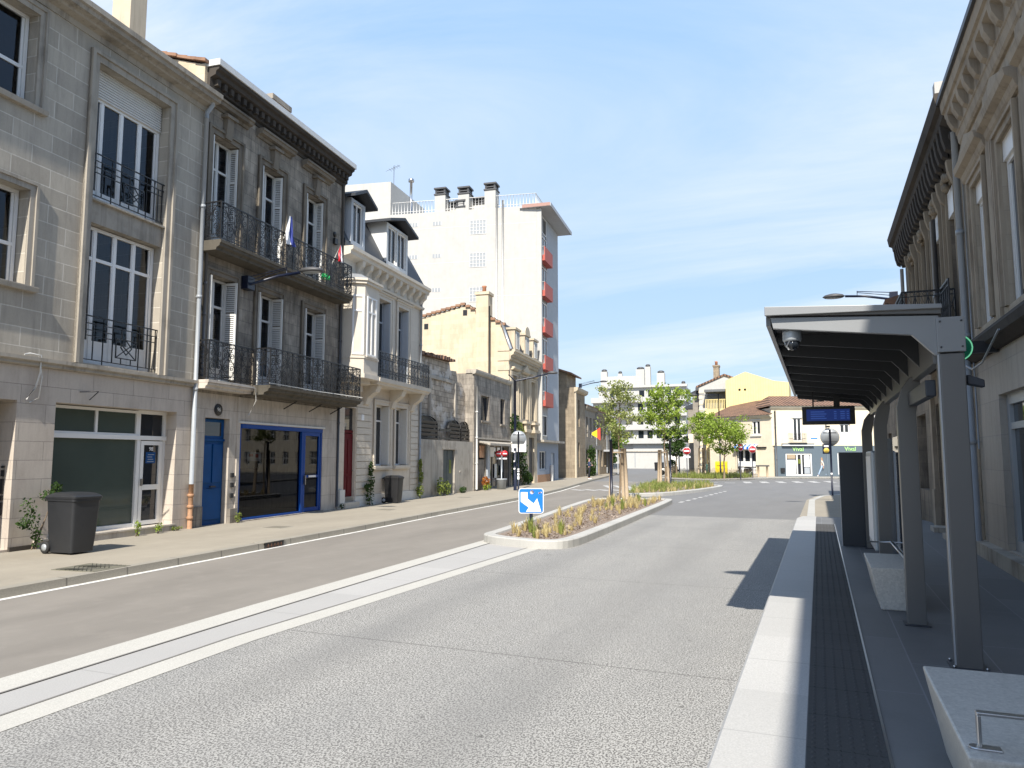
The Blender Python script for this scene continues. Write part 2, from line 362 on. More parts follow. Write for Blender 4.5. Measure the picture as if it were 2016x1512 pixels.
# ------------------------------------------------------------------ ground materials
def asphalt(name, c, grain=90, var=.25, patch=.25, crack=0):
    m = NT(name); g = m.noise(grain, 3, .7); b = m.noise(.7, 5, .6, m.obj((1.4, .35, 1))); p = m.noise(3, 4)
    col = m.mix(g, hsv(c, 1-var), hsv(c, 1+var)); col = m.mix(m.ramp(b, [(.35, 0), (.7, patch*1.5)]), col, hsv(c, .72))
    col = m.mix(m.ramp(p, [(.5, 0), (.8, .3)]), col, hsv(c, 1.25))
    if crack:
        d = m.vor(.22, m.obj((1, .5, 1)), 'DISTANCE_TO_EDGE')['Distance']
        col = m.mix(m.ramp(d, [(.0, .7), (.004, 0)]), col, hsv(c, .4))
    m.set('Base Color', col); m.set('Roughness', .85); m.set('Specular IOR Level', .3); m.bump(g, .35, .006); return m.mat
def concrete_road():
    # washed concrete: pale matrix, dark elongated pebbles
    m = NT('washed concrete'); v = m.obj((1, 1, 1))
    d = m.noise(78, 2.5, .55, m.obj((1, .75, 1)), .4); big = m.noise(.8, 5, .6, m.obj((1.2, .4, 1))); mid = m.noise(5, 4)
    pale = m.mix(mid, (.37, .36, .332), (.44, .43, .40)); dark = (.095, .09, .084)
    col = m.mix(m.ramp(d, [(.47, 0), (.55, .9)]), pale, dark)
    col = m.mix(m.ramp(big, [(.4, 0), (.75, .45)]), col, (.19, .19, .185))
    sp = m.n.new('ShaderNodeSeparateXYZ'); m.link(m.tc.outputs['Object'], sp.inputs[0])
    tr = m.math('COSINE', m.math('MULTIPLY', m.math('ADD', sp.outputs[0], m.math('MULTIPLY', m.noise(.25, 2), .5)), 3.1))     # tyre tracks
    col = m.mix(m.math('MULTIPLY', m.ramp(tr, [(.1, 0), (.95, .30)]), m.ramp(m.noise(1.6, 4, .6, m.obj((1, .15, 1))), [(.3, .3), (.65, 1)])), col, (.15, .147, .14))
    oil = m.noise(.9, 6, .7, m.obj((1, .7, 1))); col = m.mix(m.ramp(oil, [(.66, 0), (.72, .5)]), col, (.10, .095, .09))
    spot = m.vor(1.6)['Distance']; col = m.mix(m.ramp(spot, [(.02, .7), (.045, 0)]), col, (.07, .066, .06))
    ln = m.math('ADD', sp.outputs[1], m.math('MULTIPLY', sp.outputs[0], .02)); j = m.math('ABSOLUTE', m.math('SUBTRACT', m.math('FRACT', m.math('DIVIDE', m.math('ADD', ln, -4.35), 4.5)), .5))
    col = m.mix(m.ramp(m.math('ADD', j, 0), [(.0, .8), (.0018, 0)]), col, (.09, .085, .08))
    m.set('Base Color', col); m.set('Roughness', .85); m.set('Specular IOR Level', .3); m.bump(d, .4, .004); return m.mat
def granite(name, c, jx=None, rough=.7, grain=120, off=0, jdark=.55, jw=.008):
    m = NT(name); g = m.noise(grain, 4, .75); b = m.noise(1.2, 4)
    col = m.mix(m.ramp(g, [(.3, 0), (.7, 1)]), hsv(c, .78), hsv(c, 1.2)); col = m.mix(m.ramp(b, [(.4, 0), (.8, .3)]), col, hsv(c, .8))
    if jx:
        sp = m.n.new('ShaderNodeSeparateXYZ'); m.link(m.tc.outputs['Object'], sp.inputs[0])
        q = m.math('DIVIDE', m.math('ADD', sp.outputs[1], off), jx)
        wn_ = m.n.new('ShaderNodeTexWhiteNoise'); wn_.noise_dimensions = '1D'; m.link(m.math('FLOOR', m.math('ADD', q, .5)), wn_.inputs['W'])
        col = m.mix(m.ramp(wn_.outputs['Value'], [(0, 0), (1, .35)]), col, hsv(c, .7))
        f = m.math('ABSOLUTE', m.math('SUBTRACT', m.math('FRACT', q), .5)); f = m.math('SUBTRACT', .5, f)
        col = m.mix(m.ramp(f, [(.0, .85), (jw/jx, 0)]), col, hsv(c, jdark))
    m.set('Base Color', col); m.set('Roughness', rough); m.set('Specular IOR Level', .5 if rough < .6 else .25); m.bump(g, .15, .003); return m.mat
def pavers(name, c, bw, bh, mortar, mort=.006):
    m = NT(name); b = m.n.new('ShaderNodeTexBrick'); mp = m.n.new('ShaderNodeMapping'); mp.inputs['Rotation'].default_value = (0, 0, R(90)); m.link(m.tc.outputs['Object'], mp.inputs['Vector']); m.link(mp.outputs[0], b.inputs['Vector'])
    b.inputs['Scale'].default_value = 1; b.inputs['Brick Width'].default_value = bw; b.inputs['Row Height'].default_value = bh; b.inputs['Mortar Size'].default_value = mort
    b.inputs['Color1'].default_value = (*hsv(c, .9), 1); b.inputs['Color2'].default_value = (*hsv(c, 1.1), 1); b.inputs['Mortar'].default_value = (*mortar, 1)
    g = m.noise(70, 4); col = m.mix(m.ramp(g, [(.35, 0), (.8, .3)]), b.outputs['Color'], hsv(c, 1.5)); col = m.mix(m.ramp(m.noise(1.5, 5), [(.5, 0), (.75, .4)]), col, hsv(c, .7))
    m.set('Base Color', col); m.set('Roughness', .65); m.bump(m.math('SUBTRACT', 1, b.outputs['Fac']), .3, .004); return m.mat
def worn_paint(name, c, wear=.5, under=(.2, .19, .18)):
    m = NT(name); n = m.noise(22, 6, .75); b = m.noise(2.2, 4)
    f = m.ramp(m.math('ADD', n, m.math('MULTIPLY', b, .5)), [(.62+.35*(1-wear), 0), (.8+.35*(1-wear), 1)])
    m.set('Base Color', m.mix(f, c, under)); m.set('Roughness', .7); return m.mat
M['asph_brown'] = asphalt('worn lane asphalt', (.238, .217, .188), 110, .2, .45, 0)
M['asph_grey'] = asphalt('grey asphalt', (.19, .187, .182), 90, .15, .25)
M['pave_left'] = asphalt('sandy pavement', (.33, .295, .235), 80, .2, .35, 0)
M['pave_far'] = asphalt('pale pavement', (.35, .33, .28), 80, .12, .2)
M['conc'] = concrete_road()
M['band'] = granite('pale stone band', (.47, .455, .41), None, .75, 90)
M['strip'] = granite('fine grey strip', (.415, .405, .385), 2.6, .75, 90, .4)
M['joint'] = plain('dark joint', (.2, .19, .175), .8, .2)
M['kerb'] = granite('kerb granite', (.32, .295, .245), 1.1, .75, 60, 0, .3, .022)
M['kerbpale'] = granite('pale kerb granite', (.47, .46, .425), 1.0, .75, 80, 0, .4, .016)
M['platkerb'] = granite('platform edge granite', (.47, .462, .44), 1.72, .65, 90, .35)
M['slate_pave'] = pavers('slate paving', (.145, .145, .143), 1.72, .62, (.21, .215, .22))
M['tactile'] = granite('tactile slab', (.08, .079, .077), .6, .85, 60, .1, .3)
M['soil'] = None
m = NT('bark mulch'); g = m.noise(38, 5, .8); v = m.vor(45)['Color']
m.set('Base Color', m.mix(m.ramp(g, [(.3, 0), (.7, 1)]), (.13, .098, .075), (.36, .29, .235))); m.set('Roughness', .95); m.bump(g, .9, .02); M['soil'] = m.mat
M['chip'] = leafmat('bark chips', (.2, .145, .105), (.46, .38, .31))
M['linepaint'] = worn_paint('worn road paint', (.66, .645, .6), .55, (.2, .185, .16))
M['zebra'] = worn_paint('zebra paint', (.56, .55, .52), .75, (.15, .148, .145))
# ------------------------------------------------------------------ ground, roads, pavements
def sheet(name, pts, z, mat):
    o = MB().add([(x, y, z) for x, y in pts], [tuple(range(len(pts)))]).build(name, mat); return tag(o, kind='structure')
def strip(name, left, right, z, mat):
    """sheet between two polylines"""
    b = MB()
    for i in range(len(left)-1): b.quad((*left[i], z), (*right[i], z), (*right[i+1], z), (*left[i+1], z))
    return tag(b.build(name, mat), kind='structure')
M['earth'] = asphalt('earth', (.19, .18, .16), 20, .15)
b = MB(); b.quad((-1500, -1500, -.012), (1500, -1500, -.012), (1500, 1500, -.012), (-1500, 1500, -.012)); tag(b.build('ground', M['earth']), kind='structure')
sheet('road', [(-30, -60), (40, -60), (40, 200), (-60, 200)], -.004, M['asph_grey'])
KL = [(-9.0, -12), (-9.55, 2), (-9.98, 6.7), (-10.68, 15.8), (-11.25, 21.5), (-12.05, 32), (-13.2, 40), (-14.6, 48), (-16.2, 57), (-17.6, 66), (-19.6, 78), (-24, 100), (-30, 125)]
def off(poly, d): return [(x+d, y) for x, y in poly]
n = 9
strip('left_lane', KL[:n], [(-6.2, -12), (-6.32, 2), (-6.45, 6.7), (-6.95, 15.8), (-7.6, 21.5), (-8.75, 32), (-9.6, 40), (-11, 48), (-12.4, 57)], 0, M['asph_brown'])
strip('edge_line', off(KL[:8], .0), off(KL[:8], .13), .004, M['linepaint'])
sheet('bus_lane', [(-5.1, -12), (-.55, -12), (-.35, 23.9), (-4.95, 24.2), (-5.3, 14.6), (-5.42, 6)], 0, M['conc'])
CL = [(-5.0, -12), (-5.16, 3.5), (-5.33, 6.2), (-5.22, 15.3)]; CLi = [(-5.31, -12), (-5.47, 3.5), (-5.64, 6.2), (-5.50, 15.2)]
CUi = [(-5.8, -12), (-6.0, 4.1), (-6.22, 7.67), (-6.6, 15.6)]; CU = [(-6.15, -12), (-6.4, 4.3), (-6.62, 7.67), (-6.93, 15.5)]
strip('stone_band', CLi, CL, .004, M['band']); strip('stone_band', CU, CUi, .004, M['band'])
strip('centre_strip', CUi, CLi, .0, M['strip'])
for a in (CUi, CLi): strip('joint', off(a, -.012), off(a, .014), .0085, M['joint'])
def slab(name, top, ztop, mat, zbot=-.02):
    b = MB(); n = len(top); b.add([(x, y, ztop) for x, y in top], [tuple(range(n))])
    for i in range(n):
        p, q = top[i], top[(i+1) % n]; b.quad((*p, zbot), (*q, zbot), (*q, ztop), (*p, ztop))
    return tag(b.build(name, mat), kind='structure')
FL = [(-11.2, -14), (-13.1, 2), (-13.6, 6.7), (-14.4, 15.8), (-14.95, 21.5), (-16.0, 32), (-16.8, 40), (-17.6, 48), (-18.5, 57), (-19.4, 66), (-21, 78), (-26, 100), (-33, 125)]
FLw = [(x-1.2, y) for x, y in FL]
strip('left_pavement', FLw, off(KL, -.2), .116, M['pave_left'])
def kerb(name, line, wd, z, mat, zb=-.02, gap=None):
    b = MB()
    for i in range(len(line)-1):
        p, q = line[i], line[i+1]
        b.quad((p[0]-wd, p[1], z), (p[0], p[1], z), (q[0], q[1], z), (q[0]-wd, q[1], z)); b.quad((p[0]+.012, p[1], zb), (q[0]+.012, q[1], zb), (q[0], q[1], z), (p[0], p[1], z))
    return tag(b.build(name, mat), kind='structure')
kerb('left_kerb', KL, .2, .122, M['kerb'])
# islands
def chaikin(p, n=2):
    for _ in range(n):
        q = []
        for i in range(len(p)):
            a, c = p[i], p[(i+1) % len(p)]
            q += [(a[0]*.8+c[0]*.2, a[1]*.8+c[1]*.2), (a[0]*.2+c[0]*.8, a[1]*.2+c[1]*.8)]
        p = q
    return p
def inset(p, d):
    n = len(p); out = []
    area = sum(p[i][0]*p[(i+1) % n][1]-p[(i+1) % n][0]*p[i][1] for i in range(n)); s = 1 if area > 0 else -1
    for i in range(n):
        a, b_, c = Vector(p[i-1]), Vector(p[i]), Vector(p[(i+1) % n])
        t = ((b_-a).normalized() + (c-b_).normalized()).normalized(); nrm = Vector((-t.y, t.x))*s
        out.append(tuple(b_+nrm*d))
    return out
def island(name, pts, kw, zk, zs, mat, soilname):
    o = chaikin(pts); i = inset(o, kw); i2 = inset(o, kw-.02); o2 = inset(o, .02); b = MB(); n = len(o)
    for k in range(n):
        j = (k+1) % n
        b.quad((*o[k], -.02), (*o[j], -.02), (*o[j], zk-.02), (*o[k], zk-.02)); b.quad((*o[k], zk-.02), (*o[j], zk-.02), (*o2[j], zk), (*o2[k], zk))
        b.quad((*o2[k], zk), (*o2[j], zk), (*i2[j], zk), (*i2[k], zk)); b.quad((*i2[k], zk), (*i2[j], zk), (*i[j], zk-.06), (*i[k], zk-.06))
    tag(b.build(name, mat, recalc=True), kind='structure')
    b = MB(); b.add([(x, y, zs) for x, y in i], [tuple(range(n))]); tag(b.build(soilname, M['soil']), kind='structure')
    return i
ISL1 = island('island_kerb', [(-6.95, 16.2), (-6.9, 15.2), (-6.3, 14.7), (-5.2, 14.35), (-4.72, 14.6), (-4.62, 15.6), (-5.25, 30.4), (-5.6, 31.2), (-8.2, 30.5), (-8.7, 29.8)], .28, .17, .135, M['kerbpale'], 'mulch_bed')
ISL2 = island('island_kerb', [(-9.1, 37), (-8.9, 35.4), (-8.2, 34.8), (-6.6, 36.4), (-5.5, 42), (-5.0, 47.5), (-6.2, 49), (-10.4, 50)], .3, .16, .12, M['kerbpale'], 'planting_bed')
# triangular planted pavement on the far side of the junction
slab('far_pavement', [(-12.5, 64), (-9.6, 61.5), (-7.6, 60.6), (-4.6, 66), (-1.0, 70.2), (30, 78), (60, 84), (60, 120), (-20, 120)], .11, M['pave_far'])
slab('planting_bed', [(-11.6, 65), (-9.4, 63.2), (-7.6, 62.2), (-5.4, 66), (-4.6, 69.4), (-7.5, 71), (-12, 69)], .125, M['soil'])
b = MB()
pth = [(-12.5, 64), (-9.6, 61.5), (-7.6, 60.6), (-4.6, 66), (-1.0, 70.2), (30, 78)]
for i in range(len(pth)-1):
    p, q = Vector(pth[i]), Vector(pth[i+1]); nn = Vector(((q-p).y, -(q-p).x)).normalized()*.26
    b.quad((*p, .128), (*q, .128), (*(q-nn), .128), (*(p-nn), .128)); b.quad((*p, -.02), (*q, -.02), (*q, .128), (*p, .128))
tag(b.build('far_kerb', M['kerbpale']), kind='structure')
# zebra stripes and dashes
b = MB()
def stripe(x, y, w_, l_, ang):
    c, s_ = cos(ang), sin(ang)
    b.quad(*[(x+u*c-v*s_, y+u*s_+v*c, .004) for u, v in ((-w_/2, -l_/2), (w_/2, -l_/2), (w_/2, l_/2), (-w_/2, l_/2))])
for k in range(8): stripe(-4.6+k*1.15, 58.4+k*.75, .55, 3.4, R(8))
for k in range(7): stripe(2.6+k*1.15, 53.5+k*.6, .55, 3.2, R(-70))
tag(b.build('zebra_crossing', M['zebra']), kind='structure')
b = MB()
for k in range(9): stripe(-12.2+k*.62, 46.5+k*.15, .32, 4.2, R(20))
for k in range(5): stripe(-12.6+k*.7, 41.2+k*.2, .4, 1.6, R(40))
tag(b.build('zebra_crossing', M['zebra']), kind='structure')
b = MB()
for k in range(7): stripe(-13.2+k*1.25, 56.2+k*.1, .75, .55, 0)
for k in range(9): stripe(-5.15+.075*k, 31.6+k*1.35, .17, .8, 0)
tag(b.build('dashed_line', M['zebra']), kind='structure')
# bus platform
def pf(u, y): q = PF.pt(u, y); return (q[0], q[1])
E0 = -.62
b = MB(); YN, YF = -12, 21.9
b.quad((E0+.02, YN, .214), (-.13, YN, .214), (-.13, YF, .214), (E0+.02, YF, .214)); b.quad((E0, YN, -.02), (E0, YN, .194), (E0, YF, .194), (E0, YF, -.02)); b.quad((E0, YN, .194), (E0+.02, YN, .214), (E0+.02, YF, .214), (E0, YF, .194))
b.quad((E0, YF, -.02), (E0, YF, .194), (-.13, YF, .214), (-.13, YF, -.02)); b.quad((E0+.02, YF, .214), (-.13, YF, .214), (-.13, YF+2, .12), (E0+.12, YF+2, .12)); b.quad((E0, YF, -.02), (E0+.1, YF+2, -.02), (E0+.12, YF+2, .12), (E0, YF, .2))
o = tag(b.build('platform_edge', M['platkerb']), kind='structure'); o.rotation_euler.z = PF.a
b = MB(); b.quad((-.13, YN, .21), (3.6, YN, .21), (3.6, YF, .21), (-.13, YF, .21)); b.quad((-.13, YF, .21), (3.6, YF, .21), (3.6, YF+2, .118), (-.13, YF+2, .118))
o = tag(b.build('platform', M['slate_pave']), kind='structure'); o.rotation_euler.z = PF.a
b = MB(); b.quad((-.125, 1, .214), (.29, 1, .214), (.29, 20.1, .214), (-.125, 20.1, .214))
b.m = 0
for j in range(250):
    yy = 1.05+j*.076
    for i in range(6):
        xx = -.09+i*.068; zz_ = .2145
        if (yy % .6) < .04: continue
        b.add([(xx-.012, yy-.022, zz_), (xx+.012, yy-.022, zz_), (xx+.012, yy+.022, zz_), (xx-.012, yy+.022, zz_), (xx, yy, zz_+.006)], [(0, 1, 4), (1, 2, 4), (2, 3, 4), (3, 0, 4)])
o = tag(b.build('tactile_strip', M['tactile']), kind='structure'); o.rotation_euler.z = PF.a
b = MB(); b.box(.292, 1, .2, .306, 20.1, .221); o = tag(b.build('platform_trim', M['steel']), kind='structure'); o.rotation_euler.z = PF.a
slab('right_pavement', [(-.42, 23.8), (3.2, 23.8), (3.2, 60), (1.6, 40.5), (.9, 38.4), (.1, 36.8), (-.3, 33)], .115, M['pave_left'])
kerb('right_kerb', [(-.22, 23.9), (-.2, 33), (.25, 36.9), (1.05, 38.5), (1.75, 40.5)], -.22, .122, M['kerbpale'])
# ------------------------------------------------------------------ facade helpers
def wall(b, u0, u1, z0, z1, holes, y=0, rev=.3, back=None):
    us = sorted({u0, u1, *[h[i] for h in holes for i in (0, 1)]}); zs = sorted({z0, z1, *[h[i] for h in holes for i in (2, 3)]})
    us = [u for u in us if u0 <= u <= u1]; zs = [z for z in zs if z0 <= z <= z1]
    for i in range(len(us)-1):
        for j in range(len(zs)-1):
            cu, cz = (us[i]+us[i+1])/2, (zs[j]+zs[j+1])/2
            if any(h[0] < cu < h[1] and h[2] < cz < h[3] for h in holes): continue
            b.fq(us[i], us[i+1], zs[j], zs[j+1], y)
    for h in holes:
        a, c, d, e = h[:4]; r = y+(h[4] if len(h) > 4 else rev)
        b.quad((a, y, d), (a, r, d), (a, r, e), (a, y, e)); b.quad((c, r, d), (c, y, d), (c, y, e), (c, r, e))
        b.quad((a, y, e), (a, r, e), (c, r, e), (c, y, e)); b.quad((a, r, d), (a, y, d), (c, y, d), (c, r, d))
    return b
def shell(b, u0, u1, z0, z1, y0, y1, top=True, zl=None):
    """side and back walls of a block whose front is already there"""
    b.quad((u0, y1, z0), (u0, y0, z0), (u0, y0, z1), (u0, y1, z1)); b.quad((u1, y0, z0), (u1, y1, z0), (u1, y1, z1), (u1, y0, z1))
    b.quad((u1, y1, z0), (u0, y1, z0), (u0, y1, z1), (u1, y1, z1))
    if top: b.quad((u0, y0, z1), (u1, y0, z1), (u1, y1, z1), (u0, y1, z1))
    return b
def window(par, u0, u1, z0, z1, y, vs=(.5,), hs=(), fw=.06, mat='white', pane='glass', name='window', dep=.07, mw=None, curtain=0, panel=0, sash=0):
    mw = mw or fw; b = MB()
    b.box(u0, y, z0, u0+fw, y+dep, z1); b.box(u1-fw, y, z0, u1, y+dep, z1); b.box(u0+fw, y, z1-fw, u1-fw, y+dep, z1); b.box(u0+fw, y, z0, u1-fw, y+dep, z0+fw)
    W = u1-u0-2*fw; H = z1-z0-2*fw
    us = [u0+fw] + [u0+fw+W*v for v in vs] + [u1-fw]
    for v in vs: x = u0+fw+W*v; b.box(x-mw/2, y+.004, z0+fw, x+mw/2, y+dep-.004, z1-fw)
    for h in hs: z = z0+fw+H*h; b.box(u0+fw, y+.008, z-mw/2, u1-fw, y+dep-.008, z+mw/2)
    if panel:
        for i in range(len(us)-1): b.box(us[i]+.03, y+.02, z0+fw, us[i+1]-.03, y+.05, z0+panel)
    if sash:
        for i in range(len(us)-1):
            a, c = us[i]+.012, us[i+1]-.012
            b.box(a, y+.016, z0+fw, a+sash, y+dep-.012, z1-fw-.01); b.box(c-sash, y+.016, z0+fw, c, y+dep-.012, z1-fw-.01)
    f = b.build(name, M[mat], par)
    p = MB(); zc = [z0+fw] + [z0+fw+H*h for h in hs] + [z1-fw]
    for i in range(len(us)-1):
        for j in range(len(zc)-1):
            t = [random.uniform(-.0035, .0035) for _ in range(4)]; yy = y+dep*.55
            p.quad((us[i], yy+t[0], zc[j]), (us[i+1], yy+t[1], zc[j]), (us[i+1], yy+t[2], zc[j+1]), (us[i], yy+t[3], zc[j+1]))
    p.build('pane', M[pane], f)
    if curtain:
        c = MB(); n = 26; zc = z0+(z1-z0)*curtain
        for i in range(n):
            a0, a1 = u0+fw+W*i/n, u0+fw+W*(i+1)/n
            c.quad((a0, y+dep+.06+.02*sin(i*1.9), z0+fw), (a1, y+dep+.06+.02*sin((i+1)*1.9), z0+fw), (a1, y+dep+.06+.02*sin((i+1)*1.9), zc), (a0, y+dep+.06+.02*sin(i*1.9), zc))
        c.build('curtain', M['curtain'], f)
    return f
def cornice(b, u0, u1, prof, ret=True):
    """prof: list of (y, z) going outwards and up, front at negative y"""
    pts = [(0.02, prof[0][1])] + list(prof) + [(0.02, prof[-1][1])]
    n = len(pts); v = [(u0, p[0], p[1]) for p in pts] + [(u1, p[0], p[1]) for p in pts]
    return b.add(v, [tuple(range(n)), tuple(range(n, 2*n))[::-1]] + [(i, n+i, n+(i+1) % n, (i+1) % n) for i in range(n)])
def frame(b, u0, u1, z0, z1, w, p, y=0, sill=False, top=True):
    """raised architrave round an opening, butted at the corners"""
    for q, ww in ((p, w), (p*1.9, w*.35)):
        uo, zo = w-ww, w-ww
        b.box(u0-w, y-q, z0, u0-w+ww, y+.01, z1+w); b.box(u1+w-ww, y-q, z0, u1+w, y+.01, z1+w)
        if top: b.box(u0-w+ww, y-q, z1+w-ww, u1+w-ww, y+.01, z1+w)
def shutter(par, u0, u1, z0, z1, y, ang=0, hinge=0, mat='oldwhite', louv=True):
    """hinged leaf; ang folds it about its hinge edge"""
    w = u1-u0; b = MB()
    b.box(0, 0, 0, .06, .035, z1-z0); b.box(w-.06, 0, 0, w, .035, z1-z0)
    H = z1-z0; zc = [0, H*.33, H*.66, H-.07]
    for z in zc: b.box(.06, .002, z, w-.06, .033, z+.07)
    n = int(H/.055)
    for i in range(n):
        z = .05+i*.055
        if any(a-.03 < z < a+.07 for a in zc): continue
        if louv: b.quad((.06, .004, z), (w-.06, .004, z), (w-.06, .03, z+.045), (.06, .03, z+.045))
    if not louv: b.box(.06, .012, 0, w-.06, .024, H)
    o = b.build('shutter', M[mat], par); o.parent = par
    r = root_off(par); o.location = Vector((u1 if hinge else u0, y, z0)) - r
    # geometry was given in its own space
    for v in o.data.vertices: v.co += r
    if hinge:
        for v in o.data.vertices: v.co.x = -v.co.x
    o.rotation_euler.z = ang
    return o
def own_space(o):
    r = root_off(o)
    for q in [o, *o.children_recursive]:
        for v in q.data.vertices: v.co += r
def spiral(cx, cz, r0, turns, a0, sgn, n=16, r1=.012):
    return [(cx+(r0+(r1-r0)*t/n)*cos(a0+sgn*2*pi*turns*t/n), cz+(r0+(r1-r0)*t/n)*sin(a0+sgn*2*pi*turns*t/n)) for t in range(n+1)]
def scrolls(par, segs, z0, z1, mat='iron', cell=.27, r=.0105, kind=0, seed=1, name='railing'):
    """ornate cast balustrade; segs: list of ((u,y),(u,y)) straight runs"""
    rnd = random.Random(seed); b = MB(); H = z1-z0
    for (p, q) in segs:
        p, q = Vector(p), Vector(q); L = (q-p).length; d = (q-p)/L; n = max(1, round(L/cell)); w = L/n
        def P(s, z): c = p+d*s; return (c.x, c.y, z)
        def poly(pts, s0, rr=r): b.tube([P(s0+a, z0+c) for a, c in pts], rr, 4, True, False)
        b.tube([P(0, z1), P(L, z1)], .022, 4, True, False); b.tube([P(0, z1-.10), P(L, z1-.10)], .011, 4, True, False)
        b.tube([P(0, z0+.05), P(L, z0+.05)], .014, 4, True, False); b.tube([P(0, z0+.15), P(L, z0+.15)], .010, 4, True, False)
        h0, h1 = .16, H-.11; hm = (h0+h1)/2
        for i in range(n+1): b.tube([P(w*i, z0), P(w*i, z1)], .012 if i % 4 else .02, 4, True, False)
        for i in range(n):
            s = w*i; c = w/2
            for k in range(2): poly(spiral(c/2+k*c, H-.055, .036, 1, 0, 1, 8, .036), s, .006); poly(spiral(c/2+k*c, .10, .036, 1, 0, 1, 8, .036), s, .006)
            if kind == 0:
                sg = 1 if i % 2 else -1
                poly(spiral(c, hm+.17, w*.40, 1.6, pi*.5, sg), s); poly(spiral(c, hm-.17, w*.40, 1.6, -pi*.5, sg), s)
                poly([(c+sg*w*.42*sin(t*pi*2/10), h0+(h1-h0)*t/10) for t in range(11)], s, .009)
                poly(spiral(w*.2, hm+rnd.uniform(-.06, .06), w*.17, 1.2, 0, 1, 9), s, .008); poly(spiral(w*.8, hm+rnd.uniform(-.06, .06), w*.17, 1.2, pi, -1, 9), s, .008)
                poly(spiral(w*.25, h1-.07, w*.2, 1.1, pi, -sg, 9), s, .008); poly(spiral(w*.75, h0+.07, w*.2, 1.1, 0, -sg, 9), s, .008)
            elif kind == 1:
                poly([(c, h0), (w*.95, hm), (c, h1), (w*.05, hm), (c, h0)], s, .009)
                for sg in (-1, 1): poly(spiral(c+sg*w*.2, hm+.2, w*.2, 1.4, 0, sg, 10), s, .008); poly(spiral(c+sg*w*.2, hm-.2, w*.2, 1.4, 0, -sg, 10), s, .008); poly(spiral(c+sg*w*.28, h1-.06, w*.15, 1.2, 0, sg, 8), s, .008); poly(spiral(c+sg*w*.28, h0+.06, w*.15, 1.2, 0, sg, 8), s, .008)
                poly(spiral(c, hm, w*.22, 1, 0, 1, 8, w*.22), s, .009)
            else:
                poly([(0, h0), (c, hm), (0, h1)], s, .010); poly([(w, h0), (c, hm), (w, h1)], s, .010); poly([(0, hm), (c, h1), (w, hm), (c, h0), (0, hm)], s, .010)
    return b.build(name, M[mat], par)
def downpipe(par, u, y, z0, z1, r=.05, mat='pipe', head=True, name='downpipe'):
    b = MB(); b.tube([(u, y, z0), (u, y, z1)], r, 10)
    for z in [z0+(z1-z0)*k/4 for k in range(1, 4)]: b.lathe([(r*1.25, z-.04), (r*1.25, z+.04)], (u, y, 0), 10); b.box(u-.02, y, z-.012, u+.02, y+r*2.4, z+.012)
    if head: b.tube([(u, y, z1-.02), (u, y, z1+.15), (u+.02, y-.14, z1+.34), (u+.02, y-.16, z1+.5)], r, 10)
    return b.build(name, M[mat], par)
def leaves(b, c, r, n, size, rnd, flat=.6):
    for _ in range(n):
        while True:
            p = Vector((rnd.uniform(-1, 1), rnd.uniform(-1, 1), rnd.uniform(-1, 1)))
            if p.length < 1: break
        p = Vector((c[0]+p.x*r[0], c[1]+p.y*r[1], c[2]+p.z*r[2])); s = size*rnd.uniform(.6, 1.3)
        nrm = Vector((rnd.gauss(0, 1), rnd.gauss(0, 1), rnd.gauss(0, 1)*flat+.6)).normalized(); t = nrm.orthogonal().normalized(); t.rotate(Matrix.Rotation(rnd.uniform(0, 6.28), 3, nrm)); q = nrm.cross(t)
        b.add([p-t*s*.5, p+q*s*.32+nrm*s*.05, p+t*s*.55, p-q*s*.32+nrm*s*.05], [(0, 1, 2, 3)])
def chimney(par, u0, u1, y0, y1, z0, z1, mat, pots=2, cap=.07, name='chimney', potmat='clay'):
    b = MB(); b.box(u0, y0, z0, u1, y1, z1-.18); b.box(u0-cap, y0-cap, z1-.18, u1+cap, y1+cap, z1)
    o = b.build(name, M[mat], par)
    if pots:
        b = MB(); L = max(u1-u0, y1-y0)
        for k in range(pots):
            t = (k+.5)/pots; x, y = ((u0+(u1-u0)*t, (y0+y1)/2) if (u1-u0) >= (y1-y0) else ((u0+u1)/2, y0+(y1-y0)*t))
            b.lathe([(.13, z1), (.12, z1+.35), (.15, z1+.38), (.15, z1+.45), (.1, z1+.45)], (x, y, 0), 10)
        b.build('chimney_pot', M[potmat], o)
    return o
# ------------------------------------------------------------------ 1: grey ashlar block of flats
B1 = house('grey_stone_building', 'grey ashlar apartment house with tall recessed window bay at left edge', 'building', LF, -6)
H1 = [(-1.75, -.08, 8.66, 10.55), (-1.75, -.05, 5.12, 7.0), (1.36, 3.5, 3.82, 10.35, .34)]
b = MB(); wall(b, -6, 4.77, 3.77, 11.0, H1); shell(b, -6, 4.77, 0, 11.0, 0, 9, False)
b.build('wall', M['stone_grey'], B1)
b = MB(); wall(b, -6, 4.77, .0, 3.6, [(-1.3, -.02, .16, 2.93, .5), (.82, 4.2, .27, 2.95, .36)], y=.0); b.build('ground_floor_wall', M['stone_pink'], B1)
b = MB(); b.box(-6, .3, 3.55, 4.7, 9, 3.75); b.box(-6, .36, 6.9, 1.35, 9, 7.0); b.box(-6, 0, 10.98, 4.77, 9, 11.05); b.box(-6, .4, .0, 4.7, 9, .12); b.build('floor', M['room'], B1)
b = MB(); cornice(b, -6, 4.79, [(-.02, 3.6), (-.09, 3.62), (-.09, 3.68), (-.15, 3.7), (-.15, 3.77)]); b.build('string_course', M['stone_trim'], B1)
b = MB(); cornice(b, -6.1, 4.84, [(-.03, 10.8), (-.05, 10.92), (-.22, 10.95), (-.24, 11.0), (-.38, 11.02), (-.40, 11.1), (-.46, 11.12), (-.46, 11.24)]); b.build('cornice', M['stone_trim'], B1)
b = MB()
